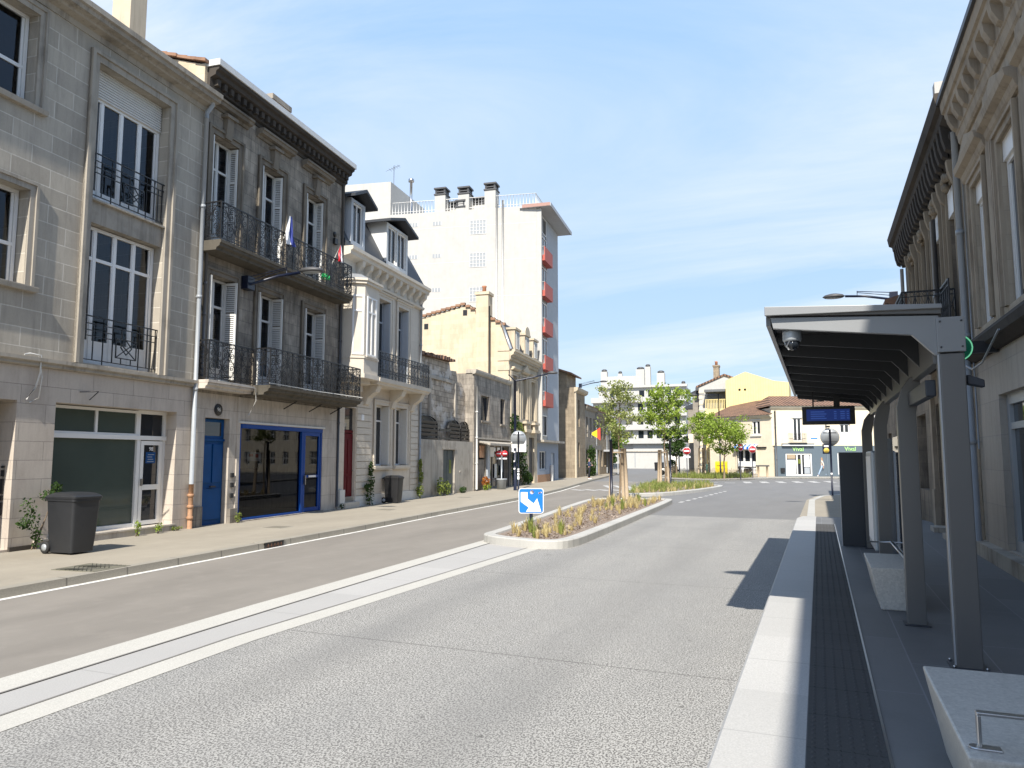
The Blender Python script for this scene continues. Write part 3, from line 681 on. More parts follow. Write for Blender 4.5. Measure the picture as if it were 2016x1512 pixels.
for h in H1[:2]:
    frame(b, h[0], h[1], h[2], h[3], .17, .035); cornice(b, h[0]-.2, h[1]+.24, [(-.10, h[2]-.10), (-.12, h[2]-.02), (-.12, h[2])])
frame(b, 1.36, 3.5, 3.79, 10.35, .22, .05); b.build('window_surround', M['stone_trim'], B1)
b = MB(); b.box(1.37, .06, 6.85, 3.49, .6, 7.32); b.box(1.37, -.02, 7.32, 3.49, .34, 7.36); b.build('spandrel', M['stone_trim'], B1)
for h in H1[:2]: window(B1, h[0]+.02, h[1]-.02, h[2], h[3], .24, (.5,), (.42,), .07, 'white', 'glass_see', curtain=0, sash=.05)
wt = window(B1, 1.38, 3.48, 7.36, 9.72, .26, (.17, .45, .73), (), .07, 'white', 'glass_see', panel=.28, sash=.05, curtain=0)
b = MB()
for k in range(11): z = 9.70+k*.06; b.prism([(.24, z), (.205, z+.012), (.205, z+.042), (.24, z+.056), (.25, z+.056), (.25, z)], 'x', 1.40, 3.46)
b.build('roller_shutter', M['oldwhite'], B1)
window(B1, 1.38, 3.48, 3.84, 6.83, .26, (.17, .45, .73), (.78,), .07, 'white', 'glass_see', panel=.52, sash=.05)
def deco_rail(z0):
    b = MB(); y = .06; r = .013
    def bar(u0, z0_, u1, z1_, rr=r): b.tube([(u0, y, z0_), (u1, y, z1_)], rr, 4, True, False)
    zt = z0+1.0
    bar(1.36, zt, 3.5, zt, .018); bar(1.36, zt-.16, 3.5, zt-.16); bar(1.36, z0+.07, 3.5, z0+.07)
    for u in (1.42, 1.68, 1.94, 2.20, 2.95, 3.2, 3.32, 3.44): bar(u, z0+.07, u, zt-.16 if u in (1.68, 3.32) else zt)
    for u in (1.94, 2.95): bar(u, z0-.01, u, zt)
    for zz in (zt-.3, zt-.42): bar(1.42, zz, 2.2, zz)
    for zz in (zt-.3,): bar(2.95, zz, 3.44, zz)
    bar(2.2, z0+.07, 2.2, zt-.16); bar(2.30, z0+.2, 2.88, z0+.2, .015); bar(2.30, z0+.62, 2.88, z0+.62, .015); bar(2.30, z0+.2, 2.30, z0+.62, .015); bar(2.88, z0+.2, 2.88, z0+.62, .015)
    bar(2.30, z0+.2, 2.88, z0+.62); bar(2.88, z0+.2, 2.30, z0+.62); c = (2.59, z0+.45)
    for i in range(4): a, e = i*pi/2, (i+1)*pi/2; bar(c[0]+.16*cos(a), c[1]+.16*sin(a), c[0]+.16*cos(e), c[1]+.16*sin(e))
    for u in (2.45, 2.73): bar(u, z0+.07, u, z0+.2)
    for u in (2.45, 2.73): bar(u, z0+.62, u, zt-.16)
    return b.build('railing', M['iron'], B1)
deco_rail(3.84); deco_rail(7.38)
# shopfront of the ground floor
window(B1, .86, 3.32, 2.34, 2.93, .3, (.52,), (), .06, 'white', 'glass_frost', dep=.08)
sf = MB(); y = .3
sf.box(.82, y, .27, .90, y+.1, 2.95); sf.box(.90, y-.03, 2.26, 4.2, y+.1, 2.36); sf.box(3.30, y-.01, .27, 3.40, y+.1, 2.26); sf.box(3.31, y, 2.36, 3.39, y+.1, 2.95); sf.box(4.12, y, .27, 4.2, y+.1, 2.95); sf.box(3.39, y, 2.87, 4.12, y+.1, 2.95); sf.box(.90, y, .27, 3.3, y+.1, .36)
o = sf.build('shopfront', M['white'], B1, .004); MB().fq(.9, 3.3, .36, 2.26, y+.05).build('pane', M['glass_frost'], o); MB().fq(3.39, 4.12, 2.36, 2.87, y+.05).build('pane', M['glass'], o)
d = window(B1, 3.42, 4.10, .30, 2.24, y-.01, (), (.44,), .095, 'white', 'glass', name='door', dep=.07)
b = MB(); b.box(3.5, y-.015, 1.10, 4.02, y+.03, 1.22); b.build('letter_plate', M['white'], d); box('handle', M['brass'], d, 3.44, y-.06, 1.2, 3.47, y-.01, 1.36)
b = MB(); b.fq(3.62, 3.92, 1.72, 1.98, y+.026); sgn = b.build('notice', M['bluedoor'], d)
b = MB()
for k in range(4): b.fq(3.66+.02*(k % 2), 3.88-.03*(k % 3), 1.75+.055*k, 1.762+.055*k, y+.022)
b.build('notice_lettering', M['greyshutter'], sgn)
text('house_number', '98', M['signwhite'], d, (3.77, y+.02, 2.05), (R(90), 0, 0), .13, .002)
b = MB(); b.box(.5, -.06, .0, 4.3, .3, .24); b.box(.5, -.08, .24, 4.24, .32, .275); b.build('doorstep', M['stone_ped'], B1)
b = MB(); b.box(-6, -.05, 0, -1.3, 0, .2); b.box(-.02, -.05, 0, .5, 0, .2); b.build('plinth', M['black_soot'], B1)
b = MB(); b.box(-1.3, .42, .16, -.02, .5, 2.93); dd = b.build('entrance_door', M['shutgrey'], B1)
b = MB()
for z0, z1 in ((1.5, 1.62), (1.66, 1.7), (1.18, 1.46), (1.06, 1.14), (.78, 1.02)): b.box(-.06, .18, z0, -.03, .24, z1)
b.build('intercom', M['rubber'], B1)
downpipe(B1, 4.70, -.09, 1.2, 10.6, .055); o = downpipe(B1, 4.70, -.09, .1, 1.2, .06, 'pipe_rust', False, 'pipe_base')
chimney(B1, 4.15, 4.7, 2.0, 2.6, 11.0, 15.2, 'gable_trim', 0, .03)
b = MB(); b.tube([(.0, -.08, 3.80), (.1, -.1, 3.83), (.32, -.12, 3.82), (.36, -.08, 3.5), (.3, -.06, 3.2), (.12, -.05, 2.95)], .016, 5); b.tube([(.34, -.06, 3.79), (.42, -.06, 3.4), (.38, -.06, 3.0), (.2, -.04, 2.9)], .012, 5); b.build('cable', M['oldwhite'], B1)
b = MB(); b.tube([(1.36, -.01, 3.2), (1.6, -.25, 3.22)], .012, 4); b.tube([(1.6, -.25, 3.22), (1.6, -.02, 3.05)], .01, 4); b.build('sign_bracket', M['iron'], B1)
# ------------------------------------------------------------------ 2: sooty town house with two iron balconies
B2 = house('sooty_townhouse', 'sooty stone town house with two black iron balconies and blue shopfront', 'house', LF, 4.78)
W2 = [(5.05, 6.12, 7.42, 10.38), (7.22, 8.28, 7.42, 10.38), (9.57, 10.62, 7.42, 10.38)]; W1 = [(5.12, 6.15, 3.86, 6.62), (7.2, 8.3, 3.86, 6.62), (9.62, 10.72, 3.86, 6.62)]
b = MB(); wall(b, 4.78, 11.93, 3.5, 11.75, W2+W1, rev=.32); shell(b, 4.78, 11.93, 3.5, 11.75, 0, 9, True); b.build('wall', M['stone_soot'], B2)
b = MB(); wall(b, 4.78, 6.5, 0, 3.5, [(5.22, 6.2, .1, 2.88, .22)]); wall(b, 6.5, 11.93, 0, 3.5, [(6.62, 10.92, .14, 2.78, .16)], y=-.03); shell(b, 4.78, 11.93, 0, 3.5, 0, 9, False); b.quad((6.5, 0, 0), (6.5, -.03, 0), (6.5, -.03, 3.5), (6.5, 0, 3.5)); b.build('ground_floor_wall', M['stone_ped'], B2)
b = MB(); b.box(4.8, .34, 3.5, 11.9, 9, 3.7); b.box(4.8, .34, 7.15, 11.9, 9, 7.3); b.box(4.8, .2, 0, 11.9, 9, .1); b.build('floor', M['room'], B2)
b = MB()
for h in W2:
    frame(b, h[0], h[1], h[2], h[3], .2, .045); c = (h[0]+h[1])/2
    b.prism([(-.11, 10.40), (-.16, 10.86), (-.16, 10.95), (.0, 10.95), (.0, 10.40)], 'x', c-.13, c+.13); b.box(c-.22, -.22, 10.95, c+.22, 0, 11.03)
    cornice(b, h[0]-.32, h[1]+.36, [(-.05, 11.08), (-.08, 11.14), (-.2, 11.17), (-.22, 11.24), (-.26, 11.26), (-.26, 11.32)])
for h in W1: frame(b, h[0], h[1], h[2], h[3], .17, .04)
b.build('window_surround', M['trim_soot'], B2)
b = MB(); cornice(b, 4.70, 11.98, [(-.04, 11.38), (-.06, 11.46), (-.14, 11.50), (-.14, 11.72), (-.30, 11.78), (-.32, 11.88), (-.40, 11.92), (-.42, 12.0)])
for k in range(26): u = 4.86+k*.274; b.box(u, -.26, 11.56, u+.12, -.14, 11.73)
b.build('cornice', M['black_soot'], B2)
b = MB(); cornice(b, 4.66, 12.02, [(-.30, 12.003), (-.46, 12.003), (-.46, 12.17), (-.40, 12.17)]); b.box(4.66, .02, 12.003, 12.02, .4, 12.1); b.build('gutter', M['zincdull'], B2)
b = MB(); b.quad((4.78, .4, 12.05), (11.93, .4, 12.05), (11.93, 5, 13.3), (4.78, 5, 13.3)); b.quad((11.93, 9, 12.0), (4.78, 9, 12.0), (4.78, 5, 13.3), (11.93, 5, 13.3)); b.add([(4.78, .4, 11.7), (4.78, 9, 11.7), (4.78, 9, 12), (4.78, 5, 13.3), (4.78, .4, 12.05)], [(0, 1, 2, 3, 4)]); b.add([(11.93, .4, 11.7), (11.93, 9, 11.7), (11.93, 9, 12), (11.93, 5, 13.3), (11.93, .4, 12.05)], [(0, 1, 2, 3, 4)]); b.build('roof', M['tile'], B2)
b = MB(); b.prism([(-.05, 11.2), (-.05, 12.02), (3, 12.95), (5, 13.45), (9, 12.4), (9, 11.2)], 'x', 4.60, 4.775); b.build('party_wall', M['gable'], B2)
b = MB()
for k in range(18): y0 = -.12+k*.3; z = 12.06+k*.088; b.prism([(y0, z+.0), (y0+.36, z+.10), (y0+.36, z+.17), (y0, z+.09)], 'x', 4.5+random.uniform(-.03, .03), 4.85)
b.build('coping_tiles', M['tile'], B2)
chimney(B2, 9.75, 10.75, 1.5, 2.5, 12.2, 13.98, 'stone_trim', 0, .06); 
for h in W2+W1:
    window(B2, h[0]+.02, h[1]-.02, h[2]+.02, h[3]-.02, .24, (.5,), (.74,), .06, 'oldwhite', 'glass_see', curtain=.42, panel=.35, sash=.045)
for i, h in enumerate(W1+W2):
    d = .12 if i < 3 else 0
    shutter(B2, h[0]+.04, h[0]+.3+d*.4, h[2]+.05, h[3]-.05, -.05-d*.4, R(88)); shutter(B2, h[1]-.32-d, h[1]-.05, h[2]+.05, h[3]-.05, -.02-d, R(-86 if i != 4 else -72), 1)
def slab_balcony(par, u0, u1, d, zt, th, mat, name='balcony'):
    b = MB(); pr = [(0, zt-th), (-d*.78, zt-th), (-d*.8, zt-th*.75), (-d*.93, zt-th*.6), (-d*.95, zt-th*.35), (-d, zt-th*.3), (-d, zt), (0, zt)]
    b.prism(pr, 'x', u0, u1); return b.build(name, M[mat], par)
s2 = slab_balcony(B2, 4.72, 11.62, .66, 7.36, .26, 'slab_soot'); scrolls(s2, [((4.76, -.03), (4.76, -.6)), ((4.76, -.6), (11.56, -.6)), ((11.56, -.6), (11.56, -.03))], 7.37, 8.36, seed=3)
s1 = slab_balcony(B2, 4.74, 6.6, .44, 3.80, .22, 'stone_ped'); scrolls(s1, [((4.78, -.03), (4.78, -.39)), ((4.78, -.39), (6.6, -.39))], 3.81, 4.8, seed=4)
s1 = slab_balcony(B2, 6.6, 11.86, .94, 3.82, .26, 'slab_soot'); scrolls(s1, [((6.66, -.40), (6.66, -.88)), ((6.66, -.88), (11.8, -.88)), ((11.8, -.88), (11.8, -.03))], 3.83, 4.84, seed=5)
d = MB(); d.box(5.24, .16, .1, 6.18, .22, 2.86); d.box(5.32, .13, .25, 6.1, .16, 1.05); d.box(5.32, .13, 1.2, 5.68, .16, 2.2); d.box(5.74, .13, 1.2, 6.1, .16, 2.2); d.box(5.24, .12, 2.28, 6.18, .16, 2.34)
dr = d.build('door', M['bluedoor'], B2, .006); MB().fq(5.36, 6.06, 2.42, 2.78, .155).build('pane', M['glass'], dr); box('handle', M['iron'], dr, 5.62, .07, 1.08, 5.82, .12, 1.12)
b = MB(); y = -.01
b.box(6.62, y, .14, 6.70, y+.12, 2.78); b.box(6.7, y-.02, 2.66, 10.92, y+.12, 2.78); b.box(9.72, y, .14, 9.84, y+.12, 2.66); b.box(10.84, y, .14, 10.92, y+.12, 2.66); b.box(6.7, y, .14, 9.72, y+.12, .2)
o = b.build('shopfront', M['blueframe'], B2, .004); MB().fq(6.7, 9.72, .2, 2.66, y+.07).build('pane', M['glass_shop'], o)
b = MB(); 
for z0, z1 in ((.16, .28), (2.54, 2.66)): b.box(9.86, y+.01, z0, 10.82, y+.08, z1)
b.box(9.86, y+.01, .28, 9.95, y+.08, 2.54); b.box(10.74, y+.01, .28, 10.82, y+.08, 2.54); b.box(9.95, y+.015, 1.22, 10.74, y+.075, 1.30)
o = b.build('shop_door', M['blueframe'], B2, .004); MB().fq(9.95, 10.74, .28, 2.54, y+.05).build('pane', M['glass_shop'], o); box('letter_plate', M['white'], o, 10.15, y-.02, 1.23, 10.55, y+.01, 1.29); box('handle', M['brass'], o, 9.88, y-.06, 1.0, 9.91, y, 1.3)
b = MB(); b.box(6.7, .6, .1, 7.05, .7, 2.7); b.box(7.3, 2.4, .1, 9.7, 2.5, 2.0); b.box(7.25, .5, 1.55, 7.95, .52, 2.05); b.build('shop_interior', M['ruin_low'], B2)
b = MB(); b.fq(7.25, 7.85, 1.75, 2.0, .17); o = b.build('window_poster', M['signwhite'], B2); b = MB(); b.fq(7.32, 7.5, 1.88, 1.96, .165); b.fq(7.6, 7.75, 1.85, 1.95, .165); b.build('poster_print', M['signred'], o); MB().fq(7.27, 7.8, 1.55, 1.74, .17).build('poster_card', M['greendoor'], o)
b = MB(); b.box(6.55, -.07, 2.79, 11.0, -.03, 2.84); b.build('shop_lintel', M['oldwhite'], B2)
b = MB(); b.lathe([(.0, -.03), (.15, -.03), (.16, -.01), (.15, 0)], (5.7, 0, 3.1), 18, 'y'); o = b.build('house_number_plaque', M['iron'], B2); text('house_number', '96', M['oldwhite'], o, (5.7, -.035, 3.1), (R(90), 0, 0), .14, .002)
for z in (1.32, 1.06, .78): box('doorbell', M['rubber'], B2, 6.3, -.04, z, 6.42, 0, z+.12)
b = MB(); b.box(4.84, -.06, 0, 5.18, 0, .62); b.box(6.22, -.1, 0, 6.5, 0, .5); b.box(6.5, -.10, .06, 10.95, -.03, .14); b.build('plinth', M['shopgrey'], B2)
downpipe(B2, 4.93, -.07, 3.9, 7.1, .04, 'pipe_dark', False); downpipe(B2, 11.86, -.06, .2, 11.5, .045, 'pipe_dark', False)
b = MB(); b.tube([(11.86, -.06, 1.4), (11.86, -.06, 3.4)], .03, 6); b.tube([(4.9, -.62, 3.78), (6.5, -.55, 3.72), (6.62, -.5, 3.4), (6.58, -.3, 3.0)], .014, 4); b.tube([(6.5, -.98, 3.86), (9, -.97, 3.84), (11.8, -.97, 3.87)], .012, 4); b.build('cable', M['oldwhite'], B2)
for u in (8.6, 10.0, 11.3): MB().tube([(u, -.5, 3.52), (u, -.06, 3.3)], .018, 5).build('bracket', M['iron'], B2)
b = MB(); b.box(11.3, -.1, 9.15, 11.5, -.01, 9.35); b.lathe([(.0, -.05), (.09, -.04), (.1, -.01)], (11.4, 0, 9.5), 12, 'y'); b.build('wall_lantern', M['iron'], B2)
# ------------------------------------------------------------------ 3: cream house with oriel and mansard
B3 = house('cream_oriel_house', 'cream stone house with corner oriel, black iron balcony and slate mansard dormers', 'house', LF, 11.95)
G3 = [(12.4, 13.2, .48, 3.62, .16), (14.75, 15.85, 1.54, 3.86), (16.5, 17.55, 1.54, 3.86)]; U3 = [(14.85, 15.85, 4.82, 8.0), (16.6, 17.6, 4.82, 8.0)]
b = MB(); wall(b, 11.95, 18.88, 0, 9.0, G3+U3, rev=.34); shell(b, 11.95, 18.88, 0, 9.0, 0, 9, True)
b.build('wall', M['cream'], B3)
b = MB(); cornice(b, 11.9, 18.98, [(-.04, 8.28), (-.14, 8.32), (-.16, 8.40), (-.04, 8.44), (-.05, 8.86), (-.10, 8.9), (-.36, 8.96), (-.38, 9.08), (-.46, 9.12), (-.46, 9.24)])
for k in range(10): u = 12.9+k*.64; b.prism([(-.04, 8.48), (-.10, 8.52), (-.16, 8.64), (-.30, 8.76), (-.34, 8.95), (-.04, 8.95)], 'x', u, u+.2)
for h in G3[1:]+U3: frame(b, h[0], h[1], h[2], h[3], .2, .035)
for h in U3: c = (h[0]+h[1])/2; cornice(b, h[0]-.3, h[1]+.3, [(-.05, 8.2), (-.12, 8.22), (-.14, 8.27)])
for h in G3[1:]: cornice(b, h[0]-.18, h[1]+.18, [(-.10, h[2]-.15), (-.13, h[2]-.08), (-.13, h[2])])
for k in range(14):
    z = .5+k*.245
    if z < 3.7: b.box(13.25, -.03, z, 14.35, 0, z+.215); b.box(17.95, -.03, z, 18.85, 0, z+.215)
b.build('stone_trim', M['cream_trim'], B3)
b = MB(); b.quad((11.95, -.25, 9.24), (18.9, -.25, 9.24), (18.6, .85, 11.3), (11.95, .85, 11.3)); b.quad((11.95, .85, 11.3), (18.6, .85, 11.3), (18.6, 6, 12.2), (11.95, 6, 12.2)); b.add([(18.9, -.25, 9.24), (18.9, 9, 9.24), (18.6, 6, 12.2), (18.6, .85, 11.3)], [(0, 1, 2, 3)]); b.quad((18.9, 9, 9.0), (11.95, 9, 9.0), (11.95, 6, 12.2), (18.6, 6, 12.2)); b.add([(11.95, -.25, 9.24), (11.95, .85, 11.3), (11.95, 6, 12.2), (11.95, 9, 9)], [(0, 1, 2, 3)])
b.build('roof', M['slate'], B3)
for u0, u1, nw in ((12.25, 13.3, 1), (15.1, 17.1, 2)):
    b = MB(); b.quad((u0, -.16, 9.5), (u0, -.16, 11.1), (u0, 1.6, 11.5), (u0, .8, 9.8)); b.quad((u1, -.16, 9.5), (u1, -.16, 11.1), (u1, 1.6, 11.5), (u1, .8, 9.8)); wall(b, u0, u1, 9.42, 11.1, [(u0+.15, (u0+u1)/2-.04 if nw == 2 else u1-.15, 9.55, 11.0), ((u0+u1)/2+.04, u1-.15, 9.55, 11.0)][:nw], y=-.16, rev=.1)
    dm = b.build('dormer', M['zincdull'] if nw == 2 else M['greyshutter'], B3)
    for k in range(nw): a = u0+.15 if k == 0 else (u0+u1)/2+.04; e = (u1-.15) if (nw == 1 or k) else (u0+u1)/2-.04; window(dm, a, e, 9.55, 11.0, -.1, (.5,), (), .055, 'white', 'glass')
    b = MB(); b.prism([(u0-.35, 11.02), ((u0+u1)/2, 11.42), (u1+.35, 11.02), (u1+.35, 11.12), ((u0+u1)/2, 11.54), (u0-.35, 11.12)], 'y', -.5, 1.8); b.build('dormer_roof', M['slate'], dm)
chimney(B3, 12.0, 12.9, .5, 1.2, 10.5, 12.2, 'gable_trim', 2)
# oriel: canted plan
O = [(11.98, 0), (11.98, -.42), (12.2, -.8), (13.25, -.8), (13.47, -.42), (13.47, 0)]
b = MB(); b.prism([(p[0], p[1]) for p in O], 'z', 4.75, 7.9)
b.prism([(12.0, 0), (12.0, -.3), (12.25, -.55), (13.2, -.55), (13.45, -.3), (13.45, 0)], 'z', 4.45, 4.75); b.prism([(12.1, 0), (12.3, -.3), (13.1, -.3), (13.3, 0)], 'z', 4.2, 4.45)
orl = b.build('oriel', M['cream_trim'], B3)
def grow(p, d, c=(12.72, 0)): return [(c[0]+(x-c[0])*(1+d/.75), (y*(1+d/.8))) for x, y in p]
b = MB(); b.prism(grow(O, .09), 'z', 7.9, 8.0); b.prism(grow(O, .14), 'z', 8.0, 8.08); b.build('oriel_cornice', M['cream_trim'], orl); MB().prism(grow(O, .05), 'z', 4.6, 4.752).build('oriel_base_moulding', M['cream_trim'], orl); MB().prism(grow(O, .03), 'z', 5.28, 5.36).build('oriel_sill_band', M['cream_trim'], orl)
b = MB(); P0 = grow(O, .08); P1 = grow(O, -.25); P2 = grow(O, -.6)
for a, c, z0, z1 in ((P0, P1, 8.08, 8.3), (P1, P2, 8.3, 8.42)):
    for i in range(5): b.quad((*a[i], z0), (*a[i+1], z0), (*c[i+1], z1), (*c[i], z1))
b.add([(x, y, 8.42) for x, y in P2], [tuple(range(6))]); b.build('oriel_roof', M['zinc'], orl)
window(orl, 12.36, 13.08, 5.4, 7.5, -.83, (.5,), (.75,), .06, 'white', 'glass', sash=.04)
b = MB(); b.box(12.32, -.86, 5.34, 13.12, -.8, 5.4); b.build('oriel_sill', M['cream_trim'], orl)
o = window(orl, -.2, .2, 5.4, 7.5, -.03, (), (.75,), .06, 'white', 'glass'); own_space(o); o.location = Vector((12.09, -.61, 0)) - root_off(orl); o.rotation_euler.z = R(-60)
for h in U3: window(B3, h[0], h[1], h[2], h[3], .26, (.5,), (.75,), .06, 'greyshutter', 'glass', sash=.04); shutter(B3, h[1]-.32, h[1]-.05, h[2]+.03, h[3]-.05, -.02, R(-87), 1, 'greyshutter', False)
for h in G3[1:]: window(B3, h[0], h[1], h[2], h[3], .26, (.5,), (.76,), .06, 'white', 'glass', sash=.04); shutter(B3, h[1]-.36, h[1]-.05, h[2]+.03, h[3]-.03, -.04, R(-86), 1, 'oldwhite', False)
s3 = MB(); s3.prism([(0, 4.5), (-.7, 4.5), (-.72, 4.56), (-.8, 4.6), (-.82, 4.75), (0, 4.75)], 'x', 13.45, 18.25)
for u in (13.7, 15.9, 17.75): s3.prism([(0, 3.75), (-.12, 3.8), (-.2, 4.05), (-.5, 4.25), (-.62, 4.5), (0, 4.5)], 'x', u, u+.34)
s3 = s3.build('balcony', M['cream_trim'], B3); scrolls(s3, [((13.5, -.72), (18.18, -.72)), ((18.18, -.72), (18.18, -.03))], 4.76, 5.72, 'irondark', .3, .012, 1, 9)
d = MB(); d.box(12.41, .1, .48, 13.19, .15, 2.7); d.box(12.41, .1, 2.72, 13.19, .13, 2.82)
for z0, z1 in ((.6, 1.2), (1.3, 2.5)): d.box(12.48, .08, z0, 12.76, .1, z1); d.box(12.82, .08, z0, 13.1, .1, z1)
dr = d.build('door', M['reddoor'], B3, .006); MB().fq(12.42, 13.18, 2.84, 3.6, .13).build('transom_pane', M['glass'], dr); b = MB(); b.blob((13.14, .06, 1.4), .03); b.build('handle', M['brass'], dr)
b = MB(); b.box(12.2, -.22, .1, 13.2, .1, .3); b.box(12.28, 0, .3, 13.12, .14, .478); b.build('doorstep', M['cream_trim'], B3)
b = MB(); b.box(11.95, -.14, .0, 12.28, -.0, .75); b.box(13.2, -.05, .1, 18.87, -.0, .48); b.build('plinth', M['oldwhite'], B3)
b = MB(); b.box(13.55, -.05, 3.2, 13.75, -.02, 3.42); o = b.build('house_number_plaque', M['signwhite'], B3)
downpipe(B3, 18.8, -.08, .2, 8.9, .05, 'pipe', False)
# ------------------------------------------------------------------ 4: ruin with walled yard, 5: small grey shop
B4 = house('ruined_house', 'roofless rubble stone ruin behind a stained yard wall with teal door', 'ruin', LF, 18.9)
b = MB(); wall(b, 18.9, 25.92, 0, 2.66, [(21.75, 23.3, .12, 2.22, .2)]); b.quad((18.9, 0, 2.66), (25.92, 0, 2.66), (25.92, .5, 2.66), (18.9, .5, 2.66)); b.build('yard_wall', M['ruin_low'], B4)
b = MB(); rnd = random.Random(5); top = [(18.9, 6.42), (20.5, 6.5), (22.4, 6.55), (23.6, 6.6), (23.75, 6.2), (24.6, 6.25), (24.8, 5.7), (25.3, 5.75), (25.92, 5.2)]
b.prism([(18.9, 2.5)] + top + [(25.92, 2.5)], 'y', .45, .95)
b.build('wall', M['ruin'], B4, recalc=True)
b = MB(); b.box(20.9, .36, 2.9, 21.1, .46, 5.9); b.box(24.3, .38, 2.7, 24.42, .46, 5.6); b.box(18.95, .35, 5.55, 23.8, .46, 5.7); b.build('wall_rib', M['ruin_low'], B4)
b = MB()
for k in range(16): u = 18.85+k*.31; z = 6.44+k*.012; b.prism([(u, z), (u+.36, z+.02), (u+.34, z+.16+rnd.uniform(-.03, .06)), (u+.03, z+.12+rnd.uniform(-.03, .06))], 'y', .28-rnd.uniform(0, .1), 1.1)
b.build('coping_tiles', M['tile'], B4)
for u0, u1, z1 in ((18.95, 21.55, 3.75), (23.0, 24.55, 3.7), (24.65, 25.85, 3.7)):
    b = MB(); c, hw = (u0+u1)/2, (u1-u0)/2; arc = [(c+hw*cos(a*pi/10), z1-.42+.42*sin(a*pi/10)) for a in range(11)]
    for i in range(10):
        p, q = arc[i], arc[i+1]; b.quad((p[0], .2, p[1]), (q[0], .2, q[1]), (q[0], .3, q[1]), (p[0], .3, p[1]))
    b.box(u0, .2, 2.6, u0+.08, .3, z1-.4); b.box(u1-.08, .2, 2.6, u1, .3, z1-.4)
    for k in range(int((z1-2.62)/.19)):
        z = 2.64+k*.19; dz = max(0, z+.1-(z1-.42)); hw2 = hw*math.sqrt(max(.02, 1-(dz/.42)**2))-.04
        b.prism([(.2, z), (.16, z+.12), (.19, z+.14), (.24, z+.02)], 'x', c-hw2, c+hw2)
    b.add([(c, .32, 2.6)] + [(p[0], .32, p[1]) for p in arc], [(0, i, i+1) for i in range(1, 11)]); b.build('louvred_panel', M['iron'], B4)
b = MB(); b.box(21.55, .1, 3.1, 23.0, .16, 3.2); b.box(21.55, .1, 2.72, 23.0, .16, 2.8); b.build('fence_rail', M['iron'], B4)
d = MB(); d.box(21.78, .1, .12, 23.27, .16, 2.2); d.box(22.5, .085, .12, 22.54, .1, 2.2); d = d.build('door', M['greendoor'], B4); MB().fq(22.75, 23.05, 1.1, 1.75, .095).build('graffiti', M['leaf4'], d)
b = MB(); b.box(21.6, -.03, 2.24, 23.45, .0, 2.32); b.lathe([(.0, -.02), (.06, -.02), (.06, 0)], (24.0, 0, 1.15), 10, 'y'); b.build('door_trim', M['ruin_low'], B4)
B5 = house('grey_corner_shop', 'narrow two storey sooty grey shop with cluttered front and awning', 'shop', LF, 25.95)
b = MB(); W5 = [(27.15, 28.55, 3.85, 5.22), (30.65, 31.55, 3.8, 5.3)]; wall(b, 25.95, 32.62, 2.75, 6.3, W5, y=-.05, rev=.28); wall(b, 25.95, 32.62, 0, 2.75, [(26.7, 27.9, .12, 2.55), (28.5, 32.1, .12, 2.55)], y=-.05, rev=.3); shell(b, 25.95, 32.62, 0, 6.3, -.05, 8); b.build('wall', M['shopgrey'], B5)
b = MB(); cornice(b, 25.85, 32.68, [(-.08, 6.25), (-.16, 6.3), (-.2, 6.42), (-.2, 6.5)]); b.box(25.9, .02, 6.3, 32.62, .4, 6.5); b.build('parapet_coping', M['ruin_low'], B5)
for h in W5: window(B5, h[0], h[1], h[2], h[3], .12, (.5,), (), .06, 'pipe_dark', 'glass', curtain=0)
for h in W5: b = MB(); cornice(b, h[0]-.1, h[1]+.1, [(-.1, h[2]-.12), (-.14, h[2]-.06), (-.14, h[2])]); b.build('sill', M['shopgrey'], B5)
b = MB(); b.prism([(-.05, 2.66), (-.75, 2.62), (-.75, 2.5), (-.05, 2.78)], 'x', 26.6, 32.3); b.box(26.4, -.16, 2.84, 32.6, -.05, 2.92); b.build('awning', M['ruin_low'], B5)
o = window(B5, 28.5, 32.1, .12, 2.55, .1, (.3, .55, .8), (.8,), .09, 'shopgrey', 'glass', name='shopfront', mw=.12)
b = MB(); b.box(26.72, .02, .12, 27.88, .1, 1.75); b.build('shop_door', M['shopgrey'], B5)
b = MB(); b.box(26.75, -.12, 1.85, 27.5, -.06, 2.5); b.build('rust_panel', M['pipe_rust'], B5)
b = MB(); b.box(28.0, -.14, .1, 28.45, -.06, 2.6); b.lathe([(.0, -.16), (.2, -.16), (.2, -.14)], (28.22, 0, .55), 14, 'y'); b.build('grey_board', M['greyshutter'], B5)
for i, (u0, u1, z0, z1, mt) in enumerate(((29.0, 29.8, 1.9, 2.45, 'white'), (31.1, 31.5, 1.0, 2.3, 'greyshutter'), (29.9, 30.3, .7, 1.5, 'oldwhite'), (30.6, 30.9, 1.4, 2.1, 'pipe_dark'))): box('poster', M[mt], B5, u0, .06, z0, u1, .09, z1)
downpipe(B5, 26.15, -.14, .2, 5.6, .05, 'oldwhite', False); b = MB(); b.box(32.15, -.12, .1, 32.6, -.05, 2.6); b.build('door_post', M['pipe_dark'], B5)
